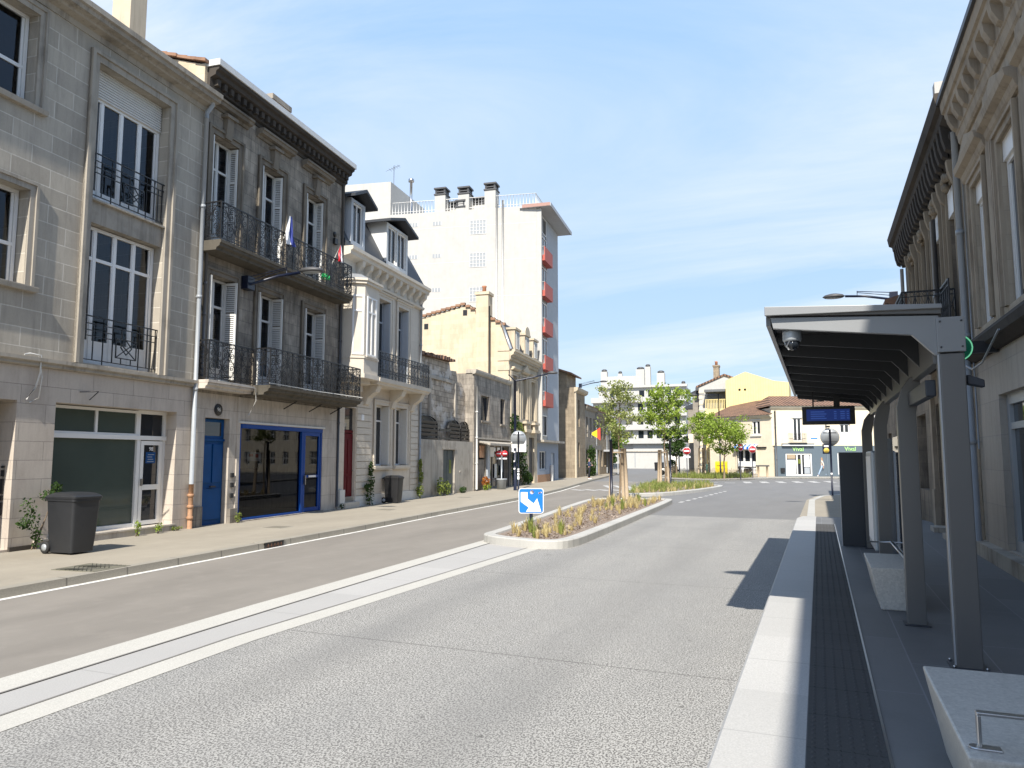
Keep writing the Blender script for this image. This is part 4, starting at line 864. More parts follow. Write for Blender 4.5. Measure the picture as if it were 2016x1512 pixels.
# ------------------------------------------------------------------ 6: mansard house with golden gable
B6 = house('golden_gable_house', 'ornate mansard house with bare golden stone gable and tall chimney stack', 'house', LF, 32.7)
W6 = [(33.3, 34.3, 4.35, 7.0), (35.6, 36.6, 4.35, 7.0), (37.8, 38.8, 4.35, 7.0)]
b = MB(); wall(b, 32.7, 39.5, 0, 8.2, W6+[(33.3, 34.5, .12, 3.1), (37.3, 38.7, .12, 3.2)], rev=.3); b.quad((39.5, 0, 0), (39.5, 10, 0), (39.5, 10, 8.2), (39.5, 0, 8.2)); b.quad((39.5, 10, 0), (32.7, 10, 0), (32.7, 10, 8.2), (39.5, 10, 8.2)); b.build('wall', M['gable_trim'], B6)
b = MB(); b.prism([(0, 0), (0, 8.55), (.48, 10.2), (2.65, 11.4), (6.18, 10.65), (10, 9.8), (10, 0)], 'x', 32.5, 32.698); b.m = 1
for k in range(6): b.box(32.46, -.06, 5.4+k*.6, 32.4995, .7, 5.75+k*.6)
b.build('gable_wall', [M['gable'], M['gable_trim']], B6, recalc=True)
b = MB(); b.quad((32.5, 2.65, 11.45), (32.5, 10, 9.8), (39.5, 10, 9.8), (39.5, 2.65, 11.45)); b.quad((32.5, .48, 10.25), (39.5, .48, 10.25), (39.5, 2.65, 11.45), (32.5, 2.65, 11.45)); b.build('roof', M['tile'], B6)
b = MB(); b.quad((32.5, -.15, 8.5), (39.5, -.15, 8.5), (39.5, .48, 10.25), (32.5, .48, 10.25)); b.quad((39.5, -.15, 8.5), (39.5, 3, 8.5), (39.5, 2.65, 11.4), (39.5, .48, 10.25)); b.build('mansard', M['slate'], B6)
b = MB()
for k in range(30): y0 = .2+k*.33; z = (10.15+(y0-.48)*.55 if y0 < 2.6 else 11.45-(y0-2.65)*.225); b.box(32.38, y0, z, 32.6, y0+.3, z+.13+random.uniform(0, .04))
b.build('verge_tiles', M['tile'], B6)
b = MB(); b.tube([(32.45, -.16, 8.5), (32.45, .46, 10.22)], .09, 5); b.build('zinc_flashing', M['zinc'], B6)
b = MB(); cornice(b, 32.5, 39.55, [(-.05, 7.85), (-.12, 7.9), (-.14, 8.1), (-.32, 8.2), (-.34, 8.32), (-.42, 8.36), (-.42, 8.5)])
for k in range(28): u = 32.7+k*.24; b.box(u, -.26, 8.02, u+.12, -.14, 8.16)
for h in W6: frame(b, *h, .2, .05); cornice(b, h[0]-.3, h[1]+.3, [(-.1, 7.3), (-.24, 7.4), (-.24, 7.5)])
c = 36.1; b.prism([(c-.85, 7.5), (c, 7.9), (c+.85, 7.5)], 'y', -.22, 0)
for u in (32.75, 34.85, 37.1, 39.1): b.box(u, -.1, 3.6, u+.3, 0, 7.2)
for h in W6:
    b.box(h[0]-.15, -.35, 4.05, h[1]+.15, 0, 4.2); b.box(h[0]-.15, -.35, 3.5, h[1]+.15, 0, 3.7)
    for k in range(5): b.box(h[0]+k*.23, -.28, 3.7, h[0]+.12+k*.23, -.14, 4.05)
b.build('stone_trim', M['gable_trim'], B6)
for u in (33.2, 35.55, 37.75):
    b = MB(); b.box(u, -.2, 8.55, u+1.15, .6, 9.85); b.box(u-.08, -.28, 9.85, u+1.23, .7, 9.98)
    if u == 35.55: b.prism([(u+.575+.62*cos(a*pi/8), 9.98+.5*sin(a*pi/8)) for a in range(9)], 'y', -.25, .9)
    dm = b.build('dormer', M['gable_trim'], B6); window(dm, u+.2, u+.95, 8.65, 9.75, -.24, (.5,), (), .05, 'oldwhite', 'glass', dep=.03)
for h in W6: window(B6, h[0], h[1], h[2], h[3], .2, (.5,), (.75,), .06, 'oldwhite', 'glass')
box('door', M['pipe_dark'], B6, 33.32, .16, .12, 34.48, .22, 3.08); box('door', M['pipe_dark'], B6, 37.32, .16, .12, 38.68, .22, 3.18)
chimney(B6, 32.25, 33.1, 1.25, 2.05, 4.0, 12.15, 'gable', 1); b = MB(); b.tube([(32.2, 1.15, .4), (32.2, 1.15, 11.2)], .045, 6); b.build('downpipe', M['pipe_dark'], B6)
for y0, z0 in ((2.72, 10.75), (5.35, 10.0)): box('vent_hole', M['iron'], B6, 32.49, y0, z0, 32.505, y0+.28, z0+.36)
# ------------------------------------------------------------------ 7: white tower block
B7 = house('white_tower_block', 'tall white apartment tower with coral red balconies and blank side wall', 'tower', LF, 39.55)
X = lambda y: 39.55-.95*y/11
def sideq(b, y0, y1, z0, z1, d): b.quad((X(y1)-d, y1, z0), (X(y0)-d, y0, z0), (X(y0)-d, y0, z1), (X(y1)-d, y1, z1))
b = MB(); b.prism([(39.55, 0), (46.2, 0), (46.2, 23), (37.6, 23), (38.6, 11)], 'z', 2.9, 20.0); b.m = 1
for z in (5.5, 8.15, 10.8, 13.45, 16.1, 18.75): sideq(b, 0.02, 10.98, z, z+.025, .006)
b.build('wall', [M['white_render'], M['zincdull']], B7)
b = MB(); b.prism([(38.62, 11.1), (45, 11.1), (45, 23), (37.6, 23)], 'z', 20.0, 22.6); b.build('penthouse', M['white_render'], B7, recalc=True)
b = MB(); b.box(42.4, -.06, 3.1, 46.2, -.003, 19.7); b.m = 1
for k in range(1, 7): b.box(42.4, -.066, 3.1+k*2.65, 46.2, -.0605, 3.13+k*2.65)
b.build('front_panels', [M['tower_front'], M['pipe']], B7)
b = MB(); b.box(39.56, -.35, 3.1, 39.75, -.003, 19.75); b.build('edge_fin', M['white_render'], B7)
for i, z in enumerate((5.6, 8.2, 10.85, 13.5, 16.1)):
    z -= .0
    window(B7, 39.9, 42.2, z, z+2.3, -.1, (.33, .66), (), .07, 'white', 'glass', dep=.08)
    b = MB(); b.box(39.85, -.54, z-.12, 42.3, -.1, z-.02); b.box(39.85, -.54, z-.02, 42.3, -.48, z+.9); b.box(42.24, -.48, z-.02, 42.3, -.1, z+.9); b.box(39.85, -.48, z-.02, 39.91, -.36, z+.3); o = b.build('balcony', M['coral'], B7)
    b = MB()
    for k in range(6): b.tube([(39.87, -.46+k*.08, z), (39.87, -.46+k*.08, z+.9)], .012, 4)
    b.tube([(39.87, -.5, z+.92), (39.87, -.05, z+.92)], .02, 4); b.build('railing', M['white'], o)
window(B7, 39.9, 42.2, 18.0, 19.6, -.1, (.5,), (), .07, 'white', 'glass', dep=.08); window(B7, 40.2, 42.1, 3.4, 4.9, -.1, (.5,), (), .07, 'white', 'glass', dep=.08)
b = MB(); b.box(39.3, -1.1, 19.8, 46.7, 1.2, 20.0); b.box(39.28, -1.12, 19.77, 46.72, -1.08, 20.04); b.build('roof_canopy', M['tower_front'], B7); 
b = MB(); b.box(39.27, -1.06, 19.8, 39.298, 1.0, 20.04); b.build('canopy_edge', M['canopy_edge'], B7)
b = MB(); wall(b, 39.56, 46.2, 0, 2.9, [(40.2, 42.2, 1.0, 2.3), (43.8, 44.9, .12, 2.2)], y=.0, rev=.2); shell(b, 39.56, 46.2, 0, 2.9, 0, 12); b.build('ground_floor_wall', M['greyblue'], B7)
b = MB(); b.box(39.5, -.5, 2.95, 46.3, .0, 3.1); b.build('ledge', M['ruin_low'], B7); window(B7, 40.2, 42.2, 1.0, 2.3, .1, (.5,), (), .06, 'white', 'glass'); b = MB(); b.box(43.82, .12, .12, 44.88, .16, 2.18); b.build('door', M['greyshutter'], B7); b = MB(); b.box(39.6, -.03, .1, 43.4, 0, .65); b.build('brick_plinth', M['pipe_rust'], B7)
b = MB(); b.box(43.3, -.2, .1, 43.62, -.06, 1.3); b.build('utility_cabinet', M['white'], B7)
b = MB()
for a, c in ((.05, 11.0),):
    n = 46
    for k in range(n+1): y = a+(c-a)*k/n; b.tube([(X(y)+.15, y, 20.0), (X(y)+.15, y, 20.95)], .018, 4)
    for z in (20.2, 20.95): b.tube([(X(a)+.15, a, z), (X(c)+.15, c, z)], .024, 4)
for k in range(26): u = 39.7+k*.25; b.tube([(u, .1, 20.0), (u, .1, 20.95)], .018, 4)
for z in (20.2, 20.95): b.tube([(39.7, .1, z), (46.1, .1, z)], .024, 4)
b.build('roof_railing', M['white'], B7)
for y, h, s in ((7.25, 21.55, .42), (5.45, 21.5, .42), (3.45, 21.65, .42), (6.4, 20.75, .5), (4.6, 20.95, .5), (5.7, 20.5, .35)):
    b = MB(); x = X(y)+.05+(0 if s < .43 else .9); b.box(x, y-s, 20.0, x+2*s, y+s, h-.25); o = b.build('chimney', M['white_render'], B7)
    b = MB(); b.box(x-.06, y-s-.06, h-.25, x+2*s+.06, y+s+.06, h-.15)
    for q in ((x+.02, y-s+.02), (x+2*s-.14, y-s+.02), (x+.02, y+s-.14), (x+2*s-.14, y+s-.14)): b.box(q[0], q[1], h-.15, q[0]+.12, q[1]+.12, h+.2)
    b.box(x-.06, y-s-.06, h+.2, x+2*s+.06, y+s+.06, h+.32); b.box(x+.02, y-s+.03, h-.02, x+2*s-.02, y+s-.03, h+.05); b.build('cowl', M['pipe_dark'], o)
b = MB(); b.tube([(39.0, 9.6, 20), (39.0, 9.6, 22.6)], .1, 8); b.lathe([(.22, 22.55), (.22, 22.75), (.05, 22.85)], (39.0, 9.6, 0), 10); b.build('flue', M['steel'], B7)
b = MB(); b.tube([(41, 12, 22.6), (41, 12, 24.9)], .02, 5)
for k in range(5): b.tube([(41-.28, 12-.4+k*.18, 24.8-.06*k), (41+.28, 12-.4+k*.18, 24.8-.06*k)], .01, 4)
b.tube([(41, 11.5, 24.85), (41, 12.7, 24.5)], .012, 4); b.build('antenna', M['pipe_dark'], B7)
b = MB()
for y in (2.9, 2.45): b.tube([(X(y)-.1, y, 9.5), (X(y)-.1, y, 20.5)], .07, 8)
b.build('flue_pipe', M['zincdull'], B7)
for z0 in (18.1, 15.65, 13.1): 
    b = MB(); sideq(b, 3.7, 4.95, z0, z0+1.1, .01); o = b.build('glass_block_window', M['pipe'], B7); b = MB()
    for k in range(6): sideq(b, 3.7+k*.24, 3.74+k*.24, z0, z0+1.1, .02)
    for k in range(5): sideq(b, 3.7, 4.95, z0+k*.26, z0+.035+k*.26, .025)
    b.build('glass_block_joint', M['oldwhite'], o)
    for y0, y1 in ((7.1, 7.75), (8.9, 10.9)):
        b = MB(); sideq(b, y0, y1, z0+.85, z0+1.15, .01); o = b.build('glass_block_vent', M['pipe'], B7); b = MB()
        for k in range(int((y1-y0)/.22)+1): sideq(b, y0+k*.22, y0+.04+k*.22, z0+.85, z0+1.15, .02)
        b.build('glass_block_joint', M['oldwhite'], o)
# ------------------------------------------------------------------ 8..: brown stone house and the lower houses beyond
B8 = house('brown_stone_house', 'brown ashlar house with blank gable and brick chimney beyond the tower', 'house', LF, 52.9)
b = MB(); W8 = [(54.2, 55.0, 1.0, 3.2), (54.2, 55.1, 4.6, 7.0)]; wall(b, 52.9, 57.6, 0, 8.0, W8); shell(b, 52.9, 57.6, 0, 8.0, 0, 9); b.build('wall', M['brown_stone'], B8)
b = MB(); b.box(52.8, -.12, .1, 53.25, -.0, 7.7); cornice(b, 52.7, 57.7, [(-.1, 7.6), (-.3, 7.75), (-.34, 8.0)]); b.build('corner_pilaster', M['gable_trim'], B8)
for h in W8: window(B8, *h, .2, (.5,), (), .06, 'oldwhite', 'glass')
b = MB(); b.prism([(1.0, 8.0), (1.0, 9.5), (5.5, 11.0), (10, 9.6), (10, 8.0)], 'x', 54.3, 58.4); b.build('upper_wall', M['brown_stone'], B8, recalc=True)
b = MB(); b.prism([(.5, 9.3), (.5, 9.45), (5.5, 11.15), (10.4, 9.6), (10.4, 9.45), (5.5, 11.0)], 'x', 54.0, 58.7); b.build('roof', M['tile'], B8, recalc=True)
chimney(B8, 52.95, 53.9, 2.2, 3.4, 7.5, 10.4, 'gable', 2)
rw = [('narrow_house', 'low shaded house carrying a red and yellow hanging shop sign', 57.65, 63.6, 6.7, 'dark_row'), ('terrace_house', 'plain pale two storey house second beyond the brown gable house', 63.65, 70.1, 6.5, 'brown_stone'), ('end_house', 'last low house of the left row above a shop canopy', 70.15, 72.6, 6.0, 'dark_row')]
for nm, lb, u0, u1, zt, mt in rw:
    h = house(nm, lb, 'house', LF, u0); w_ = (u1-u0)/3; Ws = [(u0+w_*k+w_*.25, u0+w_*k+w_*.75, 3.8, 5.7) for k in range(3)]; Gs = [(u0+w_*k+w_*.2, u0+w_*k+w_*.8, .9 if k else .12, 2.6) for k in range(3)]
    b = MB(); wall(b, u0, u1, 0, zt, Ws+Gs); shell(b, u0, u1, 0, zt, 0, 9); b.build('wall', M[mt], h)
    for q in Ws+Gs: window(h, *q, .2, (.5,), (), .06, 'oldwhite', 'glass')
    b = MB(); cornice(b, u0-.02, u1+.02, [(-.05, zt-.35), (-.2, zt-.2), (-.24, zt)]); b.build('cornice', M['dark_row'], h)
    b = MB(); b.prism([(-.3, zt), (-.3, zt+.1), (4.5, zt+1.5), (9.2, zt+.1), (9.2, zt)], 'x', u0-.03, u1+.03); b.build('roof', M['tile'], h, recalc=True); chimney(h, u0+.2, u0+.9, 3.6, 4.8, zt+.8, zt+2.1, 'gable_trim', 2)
    downpipe(h, u1-.2, -.08, .2, zt-.4, .05, 'pipe', False)
# ------------------------------------------------------------------ right terrace (x runs towards the camera, in shade)
def U(Y): return 15.1-Y
R1 = house('right_stone_house', 'pale stone house with pedimented windows over a glazed shop at right edge', 'house', RF, 0)
UW = [(U(14.25), U(13.3), 4.02, 6.42), (U(12.3), U(11.3), 4.02, 6.42), (U(10.2), U(9.2), 4.02, 6.42), (U(8.1), U(7.1), 4.02, 6.42)]
UG = [(U(13.45), U(9.0), .45, 2.82, .22), (U(7.6), U(3.2), .45, 2.82, .22)]
b = MB(); wall(b, 0, 14.4, 3.8, 8.0, UW, rev=.16); b.quad((0, 8, 0), (0, 0, 0), (0, 0, 8.2), (0, 8, 8.2)); b.build('wall', M['right_stone'], R1)
b = MB(); wall(b, 0, 14.4, 0, 3.55, UG, y=.02); b.build('ground_floor_wall', M['right_base'], R1)
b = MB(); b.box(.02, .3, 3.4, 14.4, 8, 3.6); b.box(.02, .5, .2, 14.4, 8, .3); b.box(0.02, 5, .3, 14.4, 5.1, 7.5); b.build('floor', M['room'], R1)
b = MB(); cornice(b, -.05, 14.4, [(-.04, 3.5), (-.1, 3.55), (-.18, 3.62), (-.2, 3.74), (-.14, 3.8), (-.1, 3.86)]); b.build('string_course', M['black_soot'], R1)
b = MB(); cornice(b, .3, 14.4, [(-.04, 7.4), (-.07, 7.44), (-.09, 7.58), (-.11, 7.6), (-.11, 7.86), (-.26, 7.92), (-.27, 8.0), (-.31, 8.02), (-.33, 8.16), (-.33, 8.2)])
for k in range(28): u = .36+k*.5; b.prism([(-.11, 7.62), (-.17, 7.66), (-.24, 7.8), (-.26, 7.92), (-.11, 7.92)], 'x', u, u+.17)
for h in UW:
    frame(b, *h, .16, .04); c = (h[0]+h[1])/2
    cornice(b, h[0]-.42, h[1]+.42, [(-.05, 6.62), (-.08, 6.66), (-.1, 6.74), (-.19, 6.8), (-.21, 6.9)])
    b.prism([(h[0]-.42, 6.903), (c, 7.2), (h[1]+.42, 6.903)], 'y', -.17, 0)
for u in (U(12.9), U(10.85), U(8.75), U(6.6)): b.box(u-.02, -.05, 3.86, u+.26, 0, 7.38)
b.build('stone_trim', M['right_trim'], R1)
b = MB(); b.box(.28, -.38, 8.203, 14.4, -.27, 8.3); b.build('gutter', M['pipe_dark'], R1)
b = MB(); b.quad((.2, -.28, 8.25), (14.4, -.28, 8.25), (14.4, 4, 9.6), (.2, 4, 9.6)); b.quad((14.4, 8, 8), (.2, 8, 8), (.2, 4, 9.6), (14.4, 4, 9.6)); b.build('roof', M['tile'], R1)
for h in UW:
    window(R1, h[0]+.02, h[1]-.02, h[2], h[3]-.3, .08, (.5,), (), .06, 'white', 'glass', sash=.05)
    box('blind_box', M['white'], R1, h[0]+.02, .04, h[3]-.3, h[1]-.02, .16, h[3])
for h in UG:
    o = window(R1, h[0], h[1], .45, 2.82, .12, (.5,), (.84,), .16, 'signgrey', 'glass', name='shopfront', dep=.1, mw=.1); 
    b = MB(); b.box(h[0]+.1, 1.2, .4, h[1]-.1, 1.25, 1.35); b.build('frosted_band', M['glass_frost'], R1)
b = MB(); b.box(0, -.16, .2, 14.4, .42, .43); b.build('doorstep', M['ruin_low'], R1)
downpipe(R1, .08, -.1, .25, 7.75, .055, 'pipe', False); b = MB(); b.tube([(.2, -.03, 2.0), (.2, -.03, 6.9)], .014, 5); b.tube([(.1, -.22, 3.5), (.6, -.23, 3.42), (1.2, -.23, 3.28), (2.0, -.23, 3.3), (3.2, -.23, 3.62)], .016, 5); b.build('cable', M['pipe'], R1)
tb = house('tall_stone_house', 'tall plain stone house at the near end of the right row', 'house', RF, 14.42)
b = MB(); Wt = [(15.4+k*2.6, 16.5+k*2.6, z, z+2.1) for k in range(5) for z in (.6, 4.2, 7.4)]; wall(b, 14.42, 30, 0, 9.8, Wt); shell(b, 14.42, 30, 0, 9.8, 0, 9); b.build('wall', M['right_stone'], tb)
for q in Wt: window(tb, *q, .2, (.5,), (), .06)
b = MB(); cornice(b, 14.42, 30.1, [(-.1, 9.4), (-.4, 9.55), (-.55, 9.7), (-.55, 9.95)]); b.build('cornice', M['right_trim'], tb)
b = MB(); b.prism([(-.5, 9.953), (4.5, 11), (9.3, 9.8)], 'x', 14.42, 30.05); b.build('roof', M['tile'], tb, recalc=True)
# --- R2: sooty neighbour
R2 = house('dark_stone_house', 'dark sooty stone house with carved consoles and lattice balcony behind the shelter', 'house', RF, -9.3)
UW2 = [(U(16.7), U(15.65), 4.1, 7.15), (U(18.55), U(17.5), 4.1, 7.15), (U(20.5), U(19.5), 4.1, 7.1), (U(22.6), U(21.6), 4.1, 7.1)]; UG2 = [(U(17.4), U(15.7), .9, 3.1), (U(20), U(18.9), .2, 3.1), (U(23.6), U(21.8), 1, 3)]
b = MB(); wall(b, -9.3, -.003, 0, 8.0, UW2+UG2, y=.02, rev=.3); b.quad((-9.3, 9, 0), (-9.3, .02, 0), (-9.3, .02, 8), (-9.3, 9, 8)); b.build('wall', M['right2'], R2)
b = MB(); b.box(-9.2, .4, 3.4, -.1, 8, 3.6); b.box(-9.2, 4, .1, -.1, 4.1, 7.5); b.build('floor', M['room'], R2)
b = MB(); cornice(b, -9.4, .28, [(-.05, 7.5), (-.09, 7.6), (-.11, 7.9), (-.28, 8.02), (-.3, 8.14), (-.38, 8.18), (-.42, 8.4), (-.40, 8.45)])
for k in range(24):
    u = -9.3+k*.39; b.prism([(-.11, 7.5), (-.2, 7.56), (-.25, 7.75), (-.28, 8.02), (-.11, 8.02)], 'x', u, u+.16); b.blob((u+.27, -.12, 7.75), (.07, .05, .1), 6, 5)
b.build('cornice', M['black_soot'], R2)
b = MB(); rnd = random.Random(3)
for h in UW2:
    frame(b, *h, .2, .06, .02)
    for u in (h[0]-.2, h[1]+.05): b.prism([(-.02, 6.9), (-.1, 7.0), (-.16, 7.2), (-.18, 7.4), (-.02, 7.4)], 'x', u, u+.16)
    for k in range(10): b.blob(((h[0]+h[1])/2+rnd.uniform(-.25, .25), -.09, 7.22+rnd.uniform(-.1, .15)), rnd.uniform(.05, .09), 6, 5)
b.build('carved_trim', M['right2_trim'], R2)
b = MB(); b.quad((-9.4, -.38, 8.46), (.2, -.38, 8.46), (.2, 4, 9.9), (-9.4, 4, 9.9)); b.quad((.2, 8, 8), (-9.4, 8, 8), (-9.4, 4, 9.9), (.2, 4, 9.9)); b.build('roof', M['tile'], R2); box('gable_coping', M['white_render'], R2, -.02, -.38, 8.47, .2, 3.6, 8.7)
for h in UW2:
    window(R2, h[0]+.02, h[1]-.02, h[2], h[3], .26, (.5,), (.75,), .06, 'shutgrey', 'glass')
for h in UW2[:2]: box('roller_blind', M['white'], R2, h[0]+.02, -.0, h[3]-.55, h[1]-.02, .2, h[3]-.02)
for h in UG2: window(R2, h[0]+.02, h[1]-.02, h[2], h[3], .26, (.5,), (.75,), .06, 'shutgrey', 'glass')
for u in (U(17.7), U(18.5), U(20.3)): 
    b = MB(); b.box(u-.14, -.06, .2, u+.14, .02, 3.3); b.box(u-.2, -.1, 3.3, u+.2, .02, 3.6); b.box(u-.18, -.09, .2, u+.18, .02, 1.1); b.build('pilaster', M['right_trim'], R2)
downpipe(R2, U(18.1), -.1, .3, 7.0, .05, 'pipe', False); downpipe(R2, U(17.95), -.1, .3, 7.0, .045, 'pipe_dark', False); downpipe(R2, -9.1, -.1, .3, 7.4, .05, 'pipe', False)
b = MB(); b.box(U(20.4), -.98, 3.86, U(16.3), .02, 4.08); b.box(U(16.3), -.3, 3.9, U(15.3), .02, 4.08); bal = b.build('balcony', M['black_soot'], R2)
scrolls(bal, [((U(16.33), -.03), (U(16.33), -.94)), ((U(16.33), -.94), (U(20.35), -.94)), ((U(15.35), -.27), (U(16.3), -.27))], 4.09, 5.12, 'iron', .22, .011, 2, 8)
for k in range(5): box('doorstep', M['ruin_low'], R2, U(20-k*.9)-.3, -.3, .15, U(20-k*.9)+.3, .02, .32) if k in (1, 3) else None
R3 = house('far_right_house', 'small house with overhanging eave beyond the dark stone house', 'house', RF, -24)
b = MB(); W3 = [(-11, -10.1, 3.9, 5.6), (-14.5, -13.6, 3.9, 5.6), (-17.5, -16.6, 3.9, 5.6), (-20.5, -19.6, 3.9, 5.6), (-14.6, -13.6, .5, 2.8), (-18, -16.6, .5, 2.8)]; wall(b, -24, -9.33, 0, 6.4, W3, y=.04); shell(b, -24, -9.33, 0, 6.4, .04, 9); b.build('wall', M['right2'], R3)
for q in W3: window(R3, *q, .26, (.5,), (), .06, 'oldwhite')
b = MB(); b.prism([(-.55, 6.5), (-.55, 6.6), (4.5, 8.0), (9.2, 6.6), (9.2, 6.4), (-.3, 6.4)], 'x', -24.1, -9.45); b.build('roof', M['tile'], R3, recalc=True); downpipe(R3, -11.4, -.08, .2, 6.2, .06, 'pipe_dark', False)
# ------------------------------------------------------------------ grocery corner: two wings
V = house('grocery_building', 'pale limestone corner building with slate blue grocery front and Vival sign', 'shop', VF, 0)
WV = [(2.0, 2.85, 3.35, 5.55), (6.35, 7.3, 4.1, 5.0), (9.5, 10.4, 3.6, 5.4), (13, 13.9, 3.6, 5.4)]; GV = [(1.2, 3.62, .18, 2.25, .15), (6.0, 8.4, .3, 2.3, .15), (10, 12.5, .3, 2.3, .15)]
b = MB(); wall(b, 0, 17, 2.95, 6.5, WV, rev=.2); shell(b, 0, 17, 0, 6.5, 0, 8); b.build('wall', M['buff'], V)
b = MB(); wall(b, .42, 17, 0, 2.93, GV, y=-.08); b.quad((.42, 0, 0), (.42, -.08, 0), (.42, -.08, 2.93), (.42, 0, 2.93)); b.quad((.42, -.08, 2.93), (17, -.08, 2.93), (17, 0, 2.93), (.42, 0, 2.93)); b.build('shop_fascia', M['slateblue'], V)
b = MB(); cornice(b, -.1, 17, [(-.05, 6.3), (-.15, 6.4), (-.25, 6.5), (-.28, 6.65)]); b.build('cornice', M['buff'], V)
b = MB(); b.quad((-.2, -.4, 6.66), (17, -.4, 6.66), (17, 4, 7.9), (1.2, 4, 7.9)); b.quad((17, 8.2, 6.6), (-.2, 8.2, 6.6), (1.2, 4, 7.9), (17, 4, 7.9)); b.add([(-.2, -.4, 6.66), (1.2, 4, 7.9), (-.2, 8.2, 6.6)], [(0, 1, 2)]); b.build('roof', M['tile'], V)
for q in WV: window(V, *q, .1, (.5,), (), .12, 'white', 'glass')
for q in WV: box('shutter_box', M['oldwhite'], V, q[0]-.15, -.06, q[3], q[1]+.15, 0, q[3]+.45)
b = MB(); b.box(1.5, -.45, 3.12, 3.1, 0, 3.22); bal = b.build('balcony', M['iron'], V); b = MB()
for k in range(18): b.tube([(1.53+k*.09, -.43, 3.2), (1.53+k*.09, -.43, 4.05)], .01, 4)
b.tube([(1.53, -.02, 4.05), (1.53, -.43, 4.05), (3.06, -.43, 4.05), (3.06, -.02, 4.05)], .016, 4); b.build('railing', M['iron'], bal)
b = MB(); b.box(.85, -.34, 2.94, 3.8, -.05, 3.06); b.build('awning_box', M['white'], V); b = MB(); b.box(.85, -.36, 3.06, 3.8, -.08, 3.16); b.build('awning_cover', M['slateblue'], V)
o = window(V, 1.2, 3.62, .18, 2.25, -.02, (.43, .62), (), .12, 'white', 'glass', name='shopfront'); box('poster', M['wood'], o, 1.35, -.06, 1.75, 2.1, -.03, 2.15); box('poster_white', M['signwhite'], o, 1.35, -.06, .35, 2.1, -.03, 1.65); box('poster_white', M['signwhite'], o, 2.9, -.06, 1.0, 3.4, -.03, 2.05); box('poster_blue', M['zinc'], o, 2.9, -.06, .35, 3.4, -.03, .95); box('poster_green', M['leaf4'], o, 2.35, -.06, 1.3, 2.6, -.03, 1.7)
for q in GV[1:]: window(V, q[0], q[1], q[2], q[3], -.02, (.5,), (), .1, 'white', 'glass', name='shopfront')
M['signgreen'] = plain('green sign letters', (.42, .72, .25), .5, .03)
text('shop_sign', 'Vival', M['signgreen'], V, (2.36, -.1, 2.62), (R(90), 0, 0), .56, .03); text('shop_sign', 'Vival', M['signgreen'], V, (7.2, -.1, 2.64), (R(90), 0, 0), .56, .03)
b = MB(); b.box(3.55, -.02, 3.5, 4.3, 0, 3.74); o = b.build('street_plaque', M['signwhite'], V); b = MB(); b.box(3.6, -.03, 3.56, 4.25, -.02, 3.68); b.build('plaque_lettering', M['signblue'], o)
downpipe(V, .33, -.12, .15, 6.2, .07, 'pipe_dark', False); b = MB(); b.box(.2, -.16, .1, .4, -.04, 2.9); b.build('corner_post', M['slateblue'], V); b = MB(); b.box(.68, -.25, .5, 1.05, -.08, .9); b.build('post_box', M['iron'], V); b = MB(); b.tube([(5.05, -.1, .2), (5.05, -.1, 6.2)], .04, 6); b.build('downpipe', M['slateblue'], V)
H = house('awning_shop_house', 'low pale limestone shop house with tiled roof and small blue striped awning', 'shop', HF, 0)
WH = [(1.25, 2.15, 4.0, 5.35), (3.9, 4.8, 4.0, 5.35), (6.5, 7.2, 4.0, 5.35)]; GH = [(1.7, 4.0, .3, 2.65, .15)]
# this wing runs away to the left, seen from its outer side
b = MB(); wall(b, 0, 7.3, 0, 5.75, WH+GH, y=0, rev=-.2); b.quad((0, 0, 0), (0, -8, 0), (0, -8, 5.75), (0, 0, 5.75)); b.quad((7.3, 0, 0), (7.3, -8, 0), (7.3, -8, 5.75), (7.3, 0, 5.75)); b.build('wall', M['buff'], H)
b = MB(); b.box(-.1, 0, 5.6, 7.4, .2, 5.72); b.box(-.1, 0, 5.72, 7.4, .3, 5.84); b.build('cornice', M['buff'], H)
b = MB(); b.quad((-.1, .4, 5.85), (7.5, .4, 5.85), (7.5, -5, 7.7), (-.1, -5, 7.7)); b.quad((-.1, -10, 5.85), (7.5, -10, 5.85), (7.5, -5, 7.7), (-.1, -5, 7.7)); b.add([(7.5, .4, 5.85), (7.5, -10, 5.85), (7.5, -5, 7.7)], [(0, 1, 2)]); b.build('roof', M['tile'], H)
for q in WH+GH:
    b = MB(); n = 2 if q[2] > 3 else 3
    b.box(q[0], -.18, q[2], q[1], -.14, q[3]); o = b.build('window', M['glass'], H); b = MB(); W = q[1]-q[0]
    for k in range(n+1): x = q[0]+W*k/n; b.box(max(q[0], x-.09), -.14, q[2], min(q[1], x+.09), -.08, q[3])
    b.box(q[0], -.14, q[3]-.1, q[1], -.07, q[3]); b.box(q[0], -.14, q[2], q[1], -.07, q[2]+.12); b.build('window_frame', M['white'], o)
    box('sill', M['oldwhite'], H, q[0]-.15, 0, q[2]-.14, q[1]+.15, .12, q[2]-.02); box('lintel', M['oldwhite'], H, q[0]-.1, 0, q[3]+.02, q[1]+.1, .06, q[3]+.16)
b = MB(); b.box(1.8, -.06, 1.0, 3.9, -.03, 1.5); b.box(1.8, -.06, .35, 3.9, -.03, .9); b.build('window_sticker', M['signwhite'], H)
b = MB(); b.m = 0
for k in range(10): 
    b.m = k % 2; x = 1.5+k*.25; b.quad((x, .02, 3.1), (x+.25, .02, 3.1), (x+.25, .5, 2.85), (x, .5, 2.85)); b.quad((x, .5, 2.85), (x+.25, .5, 2.85), (x+.25, .5, 2.65), (x, .5, 2.65))
b.build('awning', [M['signwhite'], M['signblue']], H); b = MB(); b.box(.6, 0, 2.72, 1.6, .12, 2.86); b.build('awning_arm', M['iron'], H)
